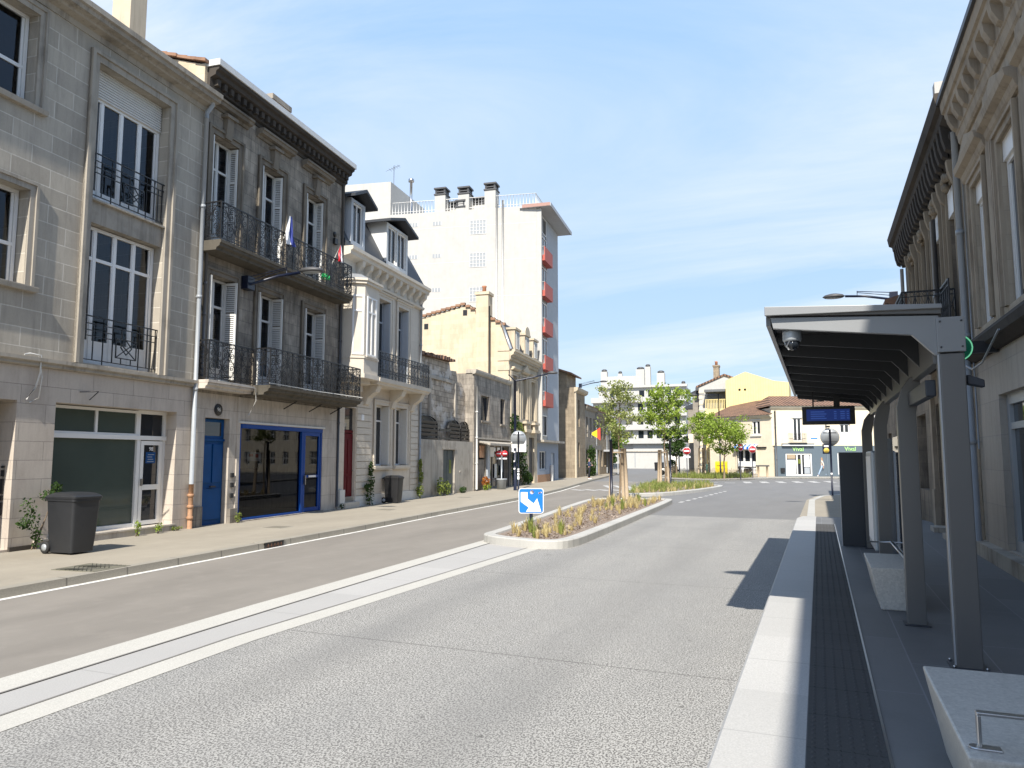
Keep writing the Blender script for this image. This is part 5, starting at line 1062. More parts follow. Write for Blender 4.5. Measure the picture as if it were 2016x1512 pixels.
# yellow clad roof extension, white gabled house, shaded row down the side street
Yb = thing('yellow_building', 'modern yellow clad building rising behind the tiled corner roofs', 'building', WF, -5.2, 80)
b = MB(); b.prism([(-3.0, 0), (-3.0, 9.9), (-1.0, 10.75), (1.8, 9.7), (3.2, 9.5), (3.2, 0)], 'y', 0, 9); b.build('wall', M['yellowclad'], Yb, recalc=True)
b = MB(); b.box(-5.2, .6, 0, -3.0, 9, 7.0); b.build('terrace', M['yellowclad'], Yb)
b = MB()
for k in range(14): b.box(-5.2+k*.16, .6, 7.0, -5.13+k*.16, .64, 8.0)
b.box(-5.2, .58, 7.95, -3.0, .66, 8.02); b.build('railing', M['yellowclad'], Yb); b = MB(); b.box(-5.2, 2.5, 7.0, -3.0, 9, 8.9); b.box(-5.4, 1.4, 8.9, -3.0, 9, 9.15); b.build('terrace_room', M['shutgrey'], Yb)
b = MB(); b.lathe([(.0, -.03), (.12, -.03), (.12, 0)], (-1.6, 0, 8.9), 10, 'y'); b.lathe([(.0, -.03), (.12, -.03), (.12, 0)], (-1.05, 0, 8.9), 10, 'y'); b.build('vent', M['iron'], Yb)
Wg = thing('white_gable_house', 'white rendered house with stone quoins and tall gable beside the yellow building', 'house', WF, -9.6, 83)
b = MB(); b.prism([(-1.75, 0), (-1.75, 9.6), (1.0, 10.75), (4, 9.6), (4, 0)], 'y', 0, 12); b.m = 1
for k in range(14): b.box(-1.78, -.05, .6+k*.64, -1.2 if k % 2 else -1.4, -.001, .95+k*.64)
b.build('wall', [M['white_render'], M['buff']], Wg, recalc=True)
b = MB(); b.prism([(-2.05, 9.5), (1.0, 10.75), (4.1, 9.5), (4.1, 9.7), (1.0, 10.95), (-2.05, 9.7)], 'y', -.15, 12); b.build('roof', M['tile'], Wg, recalc=True)
chimney(Wg, -.4, .2, 2, 3, 10, 12.2, 'brown_stone', 2); b = MB(); b.box(-2.1, -.2, 9.2, -1.75, 12, 9.55); b.build('eave', M['pipe_dark'], Wg)
rowx = [('shaded_row_house', 'dark shaded house with round balcony sign down the side street', -11.8, 84.0, 9.0, 7), ('shaded_row_house', 'narrow shaded house farthest down the side street', -13.6, 92, 8.0, 10)]
for nm, lb, x, y, zt, dp in rowx:
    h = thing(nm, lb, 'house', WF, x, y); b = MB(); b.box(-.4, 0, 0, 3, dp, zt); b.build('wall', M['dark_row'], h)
    b = MB(); b.prism([(-.8, zt), (1.2, zt+.9), (3.2, zt), (3.2, zt-.2), (-.8, zt-.2)], 'y', -.1, dp+.1); b.build('roof', M['slate'], h, recalc=True)
    for k in range(2):
        for z in (1.0, 4.0, 6.4): box('window', M['glass'], h, -.45, .9+k*3, z, -.39, 2.0+k*3, z+1.6)
    box('balcony', M['iron'], h, -1.0, .6, 3.7, -.4, 5.5, 4.5)
# ------------------------------------------------------------------ white apartments at the end of the street, garage wall
A = thing('white_apartment_block', 'long white apartment block with balcony bands closing the street', 'building', WF, -30.6, 135, rot=R(4))
b = MB(); b.box(-7.5, .6, 0, 9.2, 14, 12.4); b.box(0, 0, 3.2, 9.6, .6, 12.4); b.box(-6.6, 1.8, 12.4, 9.6, 13, 15.0); b.box(-6.4, 4, 15.0, 1.2, 12, 17.4); b.build('wall', M['white_render'], A)
b = MB()
for z in (4.4, 6.9, 9.4, 12.0): b.box(-7.6, -.9, z, 9.9, .6, z+.95)
b.box(-6.8, 1.2, 14.9, 9.9, 2.2, 15.3); b.build('balcony', M['white_render'], A)
for z in (5.4, 7.9, 10.4, 13.0):
    for k in range(6):
        yy = 1.75 if z > 12.5 else (-.05 if k > 0 else .55); x = -.6+k*1.65 if k else -4.5
        b = MB(); b.box(x, yy, z, x+.95, yy+.05, z+1.35); b.build('window', M['glass'], A)
b = MB()
for x, y, s, h in ((-6, 4.5, .6, 18.4), (-3, 5, .4, 18.0), (1.0, 4.5, .8, 18.6), (2.6, 3.0, .5, 18.9), (5.0, 3.0, .7, 17.6), (9, 4, .4, 15.6)): b.box(x-s, y-s, 12, x+s, y+s, h)
ch = b.build('chimney', M['white_render'], A); b = MB()
for x, y, s, h in ((-6, 4.5, .6, 18.4), (-3, 5, .4, 18.0), (1.0, 4.5, .8, 18.6), (2.6, 3.0, .5, 18.9), (5.0, 3.0, .7, 17.6), (9, 4, .4, 15.6)): b.lathe([(s*.9, h), (s*.9, h+.35), (s*.5, h+.5)], (x, y, 0), 10)
b.build('cowl', M['pipe_dark'], ch)
G = thing('garage_wall', 'low white garage wall with folding doors at the end of the street', 'wall', WF, -28, 126, rot=R(4))
b = MB(); b.box(-3.2, 0, 0, 9, .4, 3.3); b.build('wall', M['white_render'], G); b = MB()
for x in (-.3, 3.6): b.box(x, -.03, .2, x+.15, 0, 2.7)
b.box(4.0, -.04, .2, 5.2, 0, 2.2); b.build('door', M['pipe'], G); b = MB(); b.box(-3.3, -.2, 2.85, 9.1, 0, 3.0); b.build('coping', M['ruin_low'], G)
lw = thing('low_garden_wall', 'low pale garden wall below the hedge at the bend', 'wall', WF, -31, 118, rot=R(14)); b = MB(); b.box(-6, 0, 0, 3, .3, .9); b.build('wall', M['white_render'], lw)
# a distant terrace closing the view on the right, seen between the shelter posts
Fb = house('cream_terrace', 'cream rendered terrace seen between the shelter posts across the square', 'building', VF, 17.2)
b = MB(); Wf = [(18+k*2.4, 19.1+k*2.4, z, z+1.6) for k in range(6) for z in (1, 3.9)]; wall(b, 17.2, 34, 0, 6.4, Wf); shell(b, 17.2, 34, 0, 6.4, 0, 8); b.build('wall', M['buff'], Fb)
for q in Wf: window(Fb, *q, .15, (.5,), (.5,), .1, 'white', 'glass')
b = MB(); b.prism([(-.4, 6.4), (4, 7.8), (8.3, 6.4)], 'x', 17.1, 34.1); b.build('roof', M['tile'], Fb, recalc=True)
# ------------------------------------------------------------------ bus shelter and platform furniture
S = thing('bus_shelter', 'grey steel bus shelter with dark ribbed cantilever canopy on the platform', 'bus shelter', PF, -.05, 6.85)
Y1 = 8.45
def sheltz(x): return 3.06+.10*(1.0-x)/1.33      # the roof rises a little towards the kerb
b = MB(); b.prism([(-.34, 3.10), (-.34, 3.17), (1.02, 3.09), (1.02, 3.02)], 'y', -.02, Y1); b.build('roof', M['shelter'], S, .006)
b = MB(); b.prism([(-.345, 3.095), (-.345, 3.175), (1.02, 3.095), (1.02, 3.06)], 'y', -.06, -.021); b.prism([(-.30, 3.085), (1.0, 3.01), (1.0, 2.68), (.965, 2.68), (.80, 2.86), (-.28, 2.985)], 'y', 0, .05); b.build('end_beam', M['shelter_sunlit'], S, .004)
for k in range(1, 10):
    y = k*.92
    if y > Y1-.1: break
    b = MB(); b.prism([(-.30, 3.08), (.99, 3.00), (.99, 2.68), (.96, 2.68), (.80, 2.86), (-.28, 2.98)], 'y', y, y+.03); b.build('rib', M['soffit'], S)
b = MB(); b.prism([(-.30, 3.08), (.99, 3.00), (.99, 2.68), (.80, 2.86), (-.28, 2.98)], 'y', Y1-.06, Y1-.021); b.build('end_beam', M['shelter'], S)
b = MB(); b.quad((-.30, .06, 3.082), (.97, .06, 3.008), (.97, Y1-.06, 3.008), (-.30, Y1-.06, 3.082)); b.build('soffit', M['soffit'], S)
b = MB(); b.prism([(-.34, 3.02), (-.34, 3.098), (-.302, 3.098), (-.302, 3.02)], 'y', .051, Y1-.06); b.build('edge_trim', M['shelter'], S)
b = MB(); b.box(.95, .05, 2.62, 1.02, Y1-.06, 3.02); b.build('longitudinal_beam', M['shelter'], S)
b = MB(); b.box(.985, -.03, .21, 1.165, .16, 2.69); o = b.build('post', M['shelter'], S, .008)
b = MB(); b.box(.945, -.07, .212, 1.205, .20, .226); b.build('base_plate', M['shelter_dk'], o, .003)
b = MB()
for x in (.965, 1.185):
    for y in (-.05, .18): b.lathe([(.012, .226), (.012, .24), (.006, .245)], (x, y, 0), 6)
b.build('anchor_bolts', M['steel'], o)
b = MB(); b.box(.972, -.025, .24, .984, -.005, 2.68); b.build('lit_edge_strip', M['shelter_lt'], o)  # added pale strip paints in the light along the post's left edge
b = MB(); b.box(.975, -.045, 2.70, 1.175, .17, 2.985); o = b.build('post_cap', M['shelter_sunlit'], S, .004)
b = MB()
for x in (1.0, 1.15):
    for z in (2.74, 2.95): b.lathe([(.008, -.052), (.008, -.045)], (x, 0, z), 8, 'y')
b.build('bolt', M['pipe_dark'], o)
for y in (1.6, 5.05, 8.3):
    b = MB()
    # portal leg that bends over to the beam
    pr = [(.80, .21), (.97, .21), (.97, 2.3), (1.02, 2.55), (1.02, 2.66), (.93, 2.66), (.85, 2.55), (.80, 2.35)]
    b.prism(pr, 'y', y-.06, y+.06); o = b.build('post', M['shelter'], S, .006); b = MB(); b.box(.77, y-.1, .212, 1.0, y+.1, .224); b.build('base_plate', M['shelter_dk'], o, .003)
b = MB(); b.box(.90, .2, 2.36, .98, 1.5, 2.5); b.build('rear_rail', M['shelter_dk'], S, .01); b = MB(); b.prism([(1.18, 2.52), (1.3, 2.47), (1.3, 2.41), (1.18, 2.44)], 'y', .02, .12); b.build('rear_bracket', M['shelter_dk'], S, .008)
o = MB(); o.box(.915, 2.5, .55, .925, 4.4, 2.1); o.build('glass_panel', glass('pale clear glass', see=.93), S)
b = MB(); b.tube([(.9, 2.4, .72), (.9, 4.5, .72)], .012, 6); b.tube([(.9, 4.4, .72), (.62, 4.4, .72)], .01, 6); b.build('glass_clamp', M['steel'], S)
ic = thing('timetable_case', 'slim white framed timetable case hung on the shelter post', 'notice board', PF, .74, 12.6)
b = MB(); b.box(-.04, -.6, .5, .04, .6, 1.95); b.build('frame', M['signgrey'], ic, .03); b = MB(); b.box(-.046, -.52, .62, -.041, .52, 1.87); b.build('panel', M['signwhite'], ic)
b = MB(); b.box(.0, .5, .8, .1, .56, .86); b.box(.0, .5, 1.6, .1, .56, 1.66); b.build('bracket', M['steel'], ic)
tk = thing('advertising_panel', 'tall anthracite panel standing across the platform end of the shelter', 'panel', PF, .36, 15.35)
b = MB(); b.box(0, 0, .21, .46, .16, 1.95); b.build('body', M['shelter_dk'], tk, .008); b = MB(); b.box(-.012, -.006, .21, -.001, .165, 1.955); b.box(.46, -.006, .21, .472, .165, 1.955); b.build('side_trim', M['shelter_lt'], tk)
dc = thing('security_camera', 'silver dome security camera under the front corner of the canopy', 'camera', PF, -.18, 6.99, 2.98)
b = MB(); b.lathe([(.076, .0), (.08, -.02), (.08, -.085), (.072, -.1)], n=20); b.build('housing', M['signgrey'], dc); b = MB(); b.lathe([(.064, -.101), (.06, -.14), (.04, -.165), (.01, -.175)], n=16); b.build('dome', M['glass'], dc)
b = MB(); b.tube([(-.02, -.06, -.1), (-.045, -.05, -.145), (-.03, -.02, -.17)], .01, 5); b.build('cable', M['shelter_lt'], dc)
dp = thing('departure_display', 'black bus departure display with blue screen hung under the canopy', 'display', PF, .17, 13.9)
b = MB(); b.box(-.41, -.07, 2.42, .43, .07, 2.73); b.build('housing', M['iron'], dp, .006)
M['screen'] = emit('blue screen', (.008, .025, .14), .5); M['screentext'] = emit('screen text', (.03, .07, .26), .6)
b = MB(); b.fq(-.34, .35, 2.48, 2.68, -.0725); scn = b.build('screen', M['screen'], dp); b = MB()
for k in range(4):
    z = 2.515+k*.038
    for x0, x1 in ((-.27, -.02-.03*(k % 2)), (.1, .14), (.2, .27), (.3, .335)): b.fq(x0, x1, z, z+.016, -.0745)
b.build('screen_text', M['screentext'], scn)
b = MB(); b.box(-.24, -.02, 2.73, -.215, .02, 3.0); b.box(.1, -.02, 2.73, .2, .02, 2.92); b.box(-.22, -.01, 2.82, -.05, .01, 2.84); b.build('hanger', M['iron'], dp)
def bench(name, label, u, y, w_, l_, h, arm):
    t = thing(name, label, 'bench', PF, u, y); tp = .09
    b = MB(); v = [(tp, .02, .21), (w_-.02, .02, .21), (w_-.02, l_-tp, .21), (tp, l_-tp, .21), (0, 0, h), (w_, 0, h), (w_, l_, h), (0, l_, h)]
    b.add(v, [(3, 2, 1, 0), (4, 5, 6, 7), (0, 1, 5, 4), (1, 2, 6, 5), (2, 3, 7, 6), (3, 0, 4, 7)]); b.build('block', M['benchstone'], t, .012)
    for ya in arm:
        b = MB(); b.box(.055, ya, h+.008, .07, ya+.045, h+.135); b.box(.055, ya, h+.135, w_+.1, ya+.045, h+.147); b.box(w_-.05, ya, h+.008, w_-.035, ya+.045, h+.135); b.prism([(.05+.03*cos(a*pi/8), ya+.022+.03*sin(a*pi/8)) for a in range(4, 13)]+[(.14, ya-.01), (.14, ya+.05)], 'z', h, h+.008); b.build('armrest', M['steel'], t, .003)
    return t
M['benchstone'] = granite('bench stone', (.58, .55, .49), None, .5, 40)
bench('stone_bench', 'nearest pale stone block bench with a steel armrest', .505, 3.55, .50, 1.42, .66, [.1])
bench('stone_bench', 'pale stone block bench between the shelter posts', .475, 9.1, .50, 1.35, .66, [])
ph = thing('pharmacy_sign', 'round green pharmacy sign on a black wall box by the drainpipe', 'sign', RF, U(13.2), 0, 3.55)
b = MB(); b.box(-.06, -.34, -.09, .06, 0, .09); b.build('box', M['iron'], ph); b = MB(); b.lathe([(.0, -.05), (.2, -.05), (.22, -.03), (.22, .03), (.2, .05), (.0, .05)], (0, -.54, 0), 24, 'x'); b.build('disc', plain('pharmacy green', (.01, .16, .09), .4), ph)
b = MB(); n = 24
for k in range(n): b.tube([(.052, -.54+.2*cos(2*pi*k/n), .2*sin(2*pi*k/n)), (.052, -.54+.2*cos(2*pi*(k+1)/n), .2*sin(2*pi*(k+1)/n))], .012, 4)
b.build('neon_ring', emit('green neon', (.2, .7, .4), .45), ph)
# ------------------------------------------------------------------ bins
def bin_(name, label, fr, u, y, rot, w_, d, h, mat, z=.12, graf=False):
    """front faces local -y; wheels and hinge at +y"""
    t = thing(name, label, 'bin', fr, u, y, z, rot); b = MB(); k = .82
    def ring(s, zz, n=3):
        r = .06*s; X, Y = w_/2*s, d/2*s; out = []
        for cx, cy, a0 in ((X-r, Y-r, 0), (-X+r, Y-r, 90), (-X+r, -Y+r, 180), (X-r, -Y+r, 270)):
            for i in range(n+1): a = R(a0+90*i/n); out.append((cx+r*cos(a), cy+r*sin(a), zz))
        return out
    lv = [ring(k, .03), ring(.9, .35), ring(.985, h*.8), ring(1.0, h*.86), ring(1.05, h*.861), ring(1.05, h*.90)]; n = len(lv[0])
    for i in range(len(lv)-1): b.add(lv[i]+lv[i+1], [(q, (q+1) % n, n+(q+1) % n, n+q) for q in range(n)], True)
    b.add(lv[0], [tuple(range(n))[::-1]]); b.build('body', M[mat], t)
    b = MB(); L = [ring(1.08, h*.90), ring(1.09, h*.93), ring(1.0, h*.955), ring(.8, h*.985), ring(.55, h)]
    for i in range(len(L)-1): b.add(L[i]+L[i+1], [(q, (q+1) % n, n+(q+1) % n, n+q) for q in range(n)], i > 1)
    b.add(L[-1], [tuple(range(n))]); b.add(L[0], [tuple(range(n))[::-1]]); b.build('lid', M[mat], t)
    b = MB(); b.tube([(-w_*.42, d*.62, h*.9), (w_*.42, d*.62, h*.9)], .018, 6); b.box(-w_*.3, d*.5, h*.87, -w_*.25, d*.62, h*.91); b.box(w_*.25, d*.5, h*.87, w_*.3, d*.62, h*.91); b.build('handle', M[mat], t)
    for s in (-1, 1):
        b = MB(); b.lathe([(.03, -.03), (.1, -.03), (.11, -.02), (.11, .02), (.1, .03), (.03, .03)], (s*w_*.45, d*.47, .11), 16, 'x'); wv = b.build('wheel', M['rubber'], t); b = MB(); b.lathe([(.01, -.036), (.065, -.034), (.065, .034), (.01, .036)], (s*w_*.45, d*.47, .11), 14, 'x'); b.build('hub', M['signgrey'], wv)
    if graf:
        b = MB(); x = w_*.468; rnd = random.Random(2)
        for k in range(9): b.tube([(x+.006, -.16+.3*t/8+.03*sin(t+k), .72+.055*sin(t*.9+k*1.1)+.018*(k-4)) for t in range(9)], .0035, 4)
        b.build('graffiti', plain('green graffiti', (.10, .26, .17), .6), t).rotation_euler.y = R(3.6)
    return t
bin_('wheelie_bin', 'large dark grey wheelie bin with green graffiti by the vine', WF, -12.62, 9.72, R(90), .56, .72, 1.10, 'binplastic', graf=True)
bin_('wheelie_bin', 'black wheelie bin beneath the cream house windows', LF, 15.55, -.42, 0, .5, .62, 1.05, 'binblack')
for i, (x, y, m_, lb) in enumerate(((-20.6, 106, 'binblack', 'black bin on the kerb of the far street, left of the pair'), (-19.8, 106.4, 'binplastic', 'grey bin on the kerb of the far street, right of the pair'))): bin_('wheelie_bin', lb, WF, x, y, 0, .65, .7, 1.2, m_, .0, False)['group'] = 'bins on the far kerb'
bin_('rubbish_container', 'green rubbish container behind the shelter posts', WF, 2.1, 25.2, 0, .95, .8, 1.3, 'greenbin', .12) if 0 else None
M['greenbin'] = plain('dark green container', (.03, .085, .07), .5, .15)
bin_('rubbish_container', 'dark green rubbish container seen between the shelter posts', WF, 2.05, 25.6, 0, .95, .8, 1.3, 'greenbin', .118)
bin_('wheelie_bin', 'green bin in front of the shaded row behind the fence', WF, -10.0, 76, 0, .6, .6, 1.1, 'greenbin', .11)
# ------------------------------------------------------------------ signs
def rrect(w_, h, r, n=5):
    out = []
    for cx, cz, a0 in ((w_/2-r, h/2-r, 0), (-w_/2+r, h/2-r, 90), (-w_/2+r, -h/2+r, 180), (w_/2-r, -h/2+r, 270)):
        for i in range(n+1): a = R(a0+90*i/n); out.append((cx+r*cos(a), cz+r*sin(a)))
    return out
ks = thing('keep_right_sign', 'blue square sign with white arrow pointing down right on the planted island', 'sign', WF, -6.13, 16.34, .13, R(20))
b = MB(); b.box(-.04, -.03, 0, .04, .03, .62); b.build('post', M['navy'], ks); b = MB(); b.box(-.06, -.05, 0, .06, .05, .07); b.build('base', M['navy'], ks)
b = MB(); b.prism([(x, z+.72) for x, z in rrect(.58, .58, .06)], 'y', -.05, -.035); pl = b.build('border', M['signwhite'], ks); b = MB(); b.prism([(x, z+.72) for x, z in rrect(.55, .55, .05)], 'y', -.054, -.0505); b.build('face', M['signblue'], pl)
ar = [(-.24, .20), (-.08, .20), (-.08, .05), (.06, -.06), (.14, .06), (.235, -.25), (-.12, -.25), (-.055, -.155), (-.24, -.02)]
b = MB(); b.add([(x, -.0575, z+.72) for x, z in ar], [tuple(range(9))]); b.lathe([(.0, -.058), (.05, -.058)], (.02, 0, .92), 7, 'y'); b.lathe([(.0, -.058), (.025, -.058)], (.19, 0, .90), 8, 'y'); b.lathe([(.0, -.058), (.02, -.058)], (.235, 0, .915), 6, 'y'); b.build('arrow', M['signwhite'], pl); b = MB(); b.lathe([(.0, -.06), (.012, -.06)], (.215, 0, .908), 6, 'y'); b.build('sticker_mark', M['navy'], pl)
def no_entry(label, x, y, z, rot, base=.12, d=.62, plate=True):
    t = thing('no_entry_sign', label, 'sign', WF, x, y, base, rot, 'no entry signs at the junction'); b = MB(); b.tube([(0, 0, 0), (0, 0, z+.3)], .035, 8); b.build('post', M['navy'], t)
    b = MB(); b.lathe([(.0, -.06), (d/2+.02, -.06), (d/2+.02, -.045), (.0, -.045)], (0, 0, z), 28, 'y'); p = b.build('rim', M['signwhite'], t); b = MB(); b.lathe([(.0, -.066), (d/2-.01, -.066), (d/2-.01, -.061)], (0, 0, z), 28, 'y'); b.build('disc', M['signred'], p); b = MB(); b.box(-d*.36, -.072, z-.055, d*.36, -.067, z+.055); b.build('bar', M['signwhite'], p)
    if plate: b = MB(); b.box(-.3, -.06, z-.58, .3, -.045, z-.42); b.build('plate', M['signwhite'], t)
no_entry('red no entry sign with white plate beside the wooden planter', -10.05, 65, 2.3, R(10))
no_entry('red no entry sign turned aside on the tall pole near the awning', -5.55, 64, 2.6, R(52), plate=False)
no_entry('red no entry sign straight before the blue striped awning', -4.85, 67.5, 2.45, R(25), plate=False)
tw = thing('no_entry_sign', 'small pair of no entry signs back to back on a tub before the grey shop', 'sign', LF, 28.6, -.75, .12, R(-60), 'no entry signs at the junction')
b = MB(); b.tube([(0, 0, .4), (0, 0, 2.4)], .03, 8); b.build('post', M['signgrey'], tw); b = MB(); b.lathe([(.24, 0), (.28, .5), (.31, .52), (.31, .58), (.2, .58)], n=16); b.build('tub', M['pipe'], tw)
for s in (-1, 1):
    b = MB(); b.lathe([(.0, -.05), (.17, -.05), (.17, -.03), (0, -.03)], (s*.175, 0, 1.95), 22, 'y'); p = b.build('disc', M['signred'], tw); b = MB(); b.box(s*.175-.11, -.06, 1.92, s*.175+.11, -.051, 1.98); b.build('bar', M['signwhite'], p); b = MB(); b.box(s*.175-.12, -.05, 1.64, s*.175+.12, -.03, 1.72); b.build('plate', M['signwhite'], tw)
def round_back(name, label, x, y, zc, r, rot, base, extra):
    t = thing(name, label, 'sign', WF, x, y, base, rot); b = MB(); b.tube([(0, 0, 0), (0, 0, zc+.35)], .045, 8); b.build('post', M['navy'], t)
    b = MB(); b.lathe([(.0, .05), (r, .05), (r, .07), (.0, .07)], (0, 0, zc), 32, 'y'); o = b.build('disc', M['signgrey'], t); b = MB(); b.box(-r*.7, .03, zc+r*.45, r*.7, .05, zc+r*.45+.03); b.box(-r*.7, .03, zc-r*.5, r*.7, .05, zc-r*.5+.03); b.build('clamp', M['pipe_dark'], o); extra(t); return t
def ex1(t):
    b = MB(); b.box(-.36, .04, 2.22, .36, .06, 2.42); b.build('plate', M['oldwhite'], t); b = MB()
    for z, h in ((1.12, .05), (1.0, .07), (.82, .12), (.62, .16)): b.box(-.05, -.05, z, .05, .02, z+h)
    b.build('sticker', M['signwhite'], t)
round_back('traffic_sign', 'back of round grey sign on a navy post at the left kerb', -14.05, 35.6, 2.72, .40, R(20), .12, ex1)
def ex2(t):
    b = MB(); b.box(-.36, -.08, 1.9, -.04, -.06, 2.35); p = b.build('plate', M['navy'], t); b = MB(); b.lathe([(.0, -.09), (.12, -.09), (.12, -.081)], (-.2, 0, 2.06), 16, 'y'); b.build('yellow_disc', plain('sign yellow', (.8, .6, .12), .5), p); b = MB(); b.box(-.3, -.088, 2.22, -.1, -.081, 2.3); b.build('white_mark', M['signwhite'], p)
    b = MB(); b.lathe([(.05, .93), (.05, 1.03)], n=8); b.build('sticker', M['signwhite'], t); b = MB(); b.box(-.2, -.06, 3.12, .0, -.03, 3.2); b.build('camera', M['iron'], t)
round_back('traffic_sign', 'back of round grey sign on a black post at the right corner', .78, 37.3, 2.68, .42, R(10), .12, ex2)
# hanging red and yellow sign, dark sign board
hs = thing('shop_sign', 'red and yellow hanging sign on the narrow house', 'sign', LF, 58.9, -.02, 4.1); b = MB(); b.prism([(-.6, -.75), (-.6, .75), (-1.3, .3), (-1.3, -.3)], 'x', -.05, .05)
b = MB(); b.prism([(-1.2, -.62), (-1.2, .62), (-.9, .38), (-.9, -.38)], 'x', -.05, .05); b.build('red_panel', plain('sign orange red', (.75, .07, .04), .5), hs); b = MB(); b.prism([(-.9, -.38), (-.9, .38), (-.4, .1), (-.4, -.1)], 'x', -.05, .05); b.build('yellow_panel', plain('sign bright yellow', (.85, .62, .02), .5), hs); b = MB(); b.box(-.03, -.5, -.22, .03, 0, -.16); b.box(-.03, -.5, .16, .03, 0, .22); b.box(-.04, -1.3, -1.5, .04, 0, -1.1); b.build('bracket', M['pipe_dark'], hs)
rs = thing('shop_sign', 'white lettered sign panel over the ivy beside the grey shop', 'sign', LF, 32.9, -.5, 2.2); b = MB(); b.box(-.03, -.5, 0, .03, .45, .85); b.build('panel', M['signwhite'], rs); b = MB(); b.box(-.036, -.3, .25, -.031, .2, .65); b.build('print', M['zinc'], rs)
bs = thing('balcony_sign', 'cream box sign hung on the shaded row down the side street', 'sign', WF, -12.5, 84.4, 3.5); b = MB(); b.box(-.3, -.2, 0, .9, 0, 1.0); b.build('box', M['buff'], bs)
# ------------------------------------------------------------------ street lamps
def lamp_head(b, c, d, r=.24):
    """saucer lamp; d: unit direction of its long axis"""
    prof = [(0.01, -.05), (r*.8, -.045), (r, 0), (r*.8, .06), (r*.35, .10), (.01, .11)]
    n = 16; v = []
    d = Vector(d).normalized(); e = Vector((-d.y, d.x, 0))
    for rr, h in prof:
        for k in range(n): a = 2*pi*k/n; v.append(Vector(c)+d*rr*1.5*cos(a)+e*rr*.85*sin(a)+Vector((0, 0, h)))
    fs = [(i*n+k, i*n+(k+1) % n, (i+1)*n+(k+1) % n, (i+1)*n+k) for i in range(len(prof)-1) for k in range(n)]; b.add(v, fs, True)
def wall_lamp(label, fr, u, z, reach, rise, du=0, group='wall mounted street lamps'):
    t = thing('street_lamp', label, 'street lamp', fr, u, 0, z, group=group)
    b = MB(); b.box(-.16, -.22, -.25, .16, .02, .12); b.build('bracket', M['navy'], t, .01)
    b = MB(); b.tube([(0, -.2, -.1), (du*.5, -reach*.5, rise*.5), (du, -reach+.35, rise*.9)], .04, 8); b.tube([(0, -.15, .12), (du*.7, -reach*.62, rise+.12)], .014, 5); b.tube([(0, -.15, .02), (du*.7, -reach*.62, rise+.08)], .012, 5); b.tube([(du*.7, -reach*.62, rise*.7), (du*.7, -reach*.62, rise+.14)], .012, 5); b.build('arm', M['navy'], t)
    b = MB(); lamp_head(b, (du, -reach, rise), (du, -reach, 0)); o = b.build('lamp_head', M['pipe_dark'], t); b = MB(); lamp_head(b, (du, -reach, rise-.012), (du, -reach, 0), .2); b.build('lens', M['signgrey'], o)
wall_lamp('dark street lamp on an arm fixed between the sooty house balconies', LF, 6.62, 6.75, 1.95, .22, .25)
wall_lamp('dark street lamp reaching out above the bus shelter canopy', RF, U(26.9), 7.15, 1.9, .12)
wall_lamp('dark street lamp on the tall house at the near end of the right row', RF, U(4.75), 8.0, 1.82, .1)
wall_lamp('dark street lamp high on the brown gable house', LF, 55.0, 8.4, 2.2, .25)
wall_lamp('dark street lamp on the white gable house down the side street', WF, -11.4, 83.0, 0, 0) if 0 else None
pl_ = thing('street_lamp', 'navy pole street lamp with one arm before the mansard house', 'street lamp', WF, -14.75, 36.9, .12)
b = MB(); b.tube([(0, 0, 0), (0, 0, 5.9)], [.09, .06], 10); b.build('pole', M['navy'], pl_); b = MB(); b.tube([(-.35, -.1, 6.2), (0, 0, 5.85), (1.0, .28, 6.05), (1.7, .48, 6.22)], [.03, .05, .045, .03], 8); b.tube([(-.35, -.1, 6.2), (.6, .17, 6.0)], .015, 4); b.build('arm', M['navy'], pl_); b = MB(); lamp_head(b, (1.95, .54, 6.26), (1, .28, 0), .2); b.build('lamp_head', M['pipe_dark'], pl_)
b = MB()
for z in (1.1, 1.5, 2.0): b.box(-.05, -.1, z, .05, -.09, z+.08)
b.build('sticker', M['signwhite'], pl_)
for lb, x, y, h, a in (('slim black pole lamp behind the fenced planting', -7.6, 68, 7.4, 180), ('distant street lamp over the shaded row', -14.5, 88, 8.0, 180)):
    t = thing('street_lamp', lb, 'street lamp', WF, x, y, .11); b = MB(); b.tube([(0, 0, 0), (0, 0, h)], [.08, .05], 8); b.build('pole', M['navy'], t); b = MB(); b.tube([(0, 0, h-.1), (2.0*cos(R(a)), 0, h+.0)], .03, 6); b.build('arm', M['navy'], t); b = MB(); lamp_head(b, (2.2*cos(R(a)), 0, h), (1, 0, 0), .22); b.build('lamp_head', M['pipe_dark'], t)
for lb, x, y, h in (('black post beside the young tree on the planted island', -7.75, 30.1, 2.4), ('black post beside the staked tree on the second island', -8.0, 45.3, 2.75)):
    t = thing('bare_post', lb, 'post', WF, x, y, .12); b = MB(); b.tube([(0, 0, 0), (0, 0, h)], .06, 8); b.build('shaft', M['navy'], t); b = MB(); b.lathe([(.075, h), (.075, h+.05), (.02, h+.09)], n=8); b.build('cap', M['navy'], t)
po = thing('pale_pole', 'pale grey lamp pole on the far left pavement', 'pole', LF, 65.8, -1.1, .12); b = MB(); b.tube([(0, 0, 0), (0, 0, 4.3)], [.1, .07], 8); b.build('shaft', M['greyshutter'], po); b = MB(); b.lathe([(.09, 4.3), (.09, 4.42), (.02, 4.5)], n=8); b.build('cap', M['greyshutter'], po)
cn = thing('shop_canopy', 'grey flat shop canopy on thin posts at the far end of the left row', 'canopy', LF, 68.2, 0)
b = MB(); b.box(0, -1.6, 2.5, 5.0, 0, 2.7); b.build('roof', M['shelter_lt'], cn); b = MB(); b.box(-.05, -1.65, 2.2, 5.05, -1.55, 2.5); b.build('fascia', M['shelter'], cn)
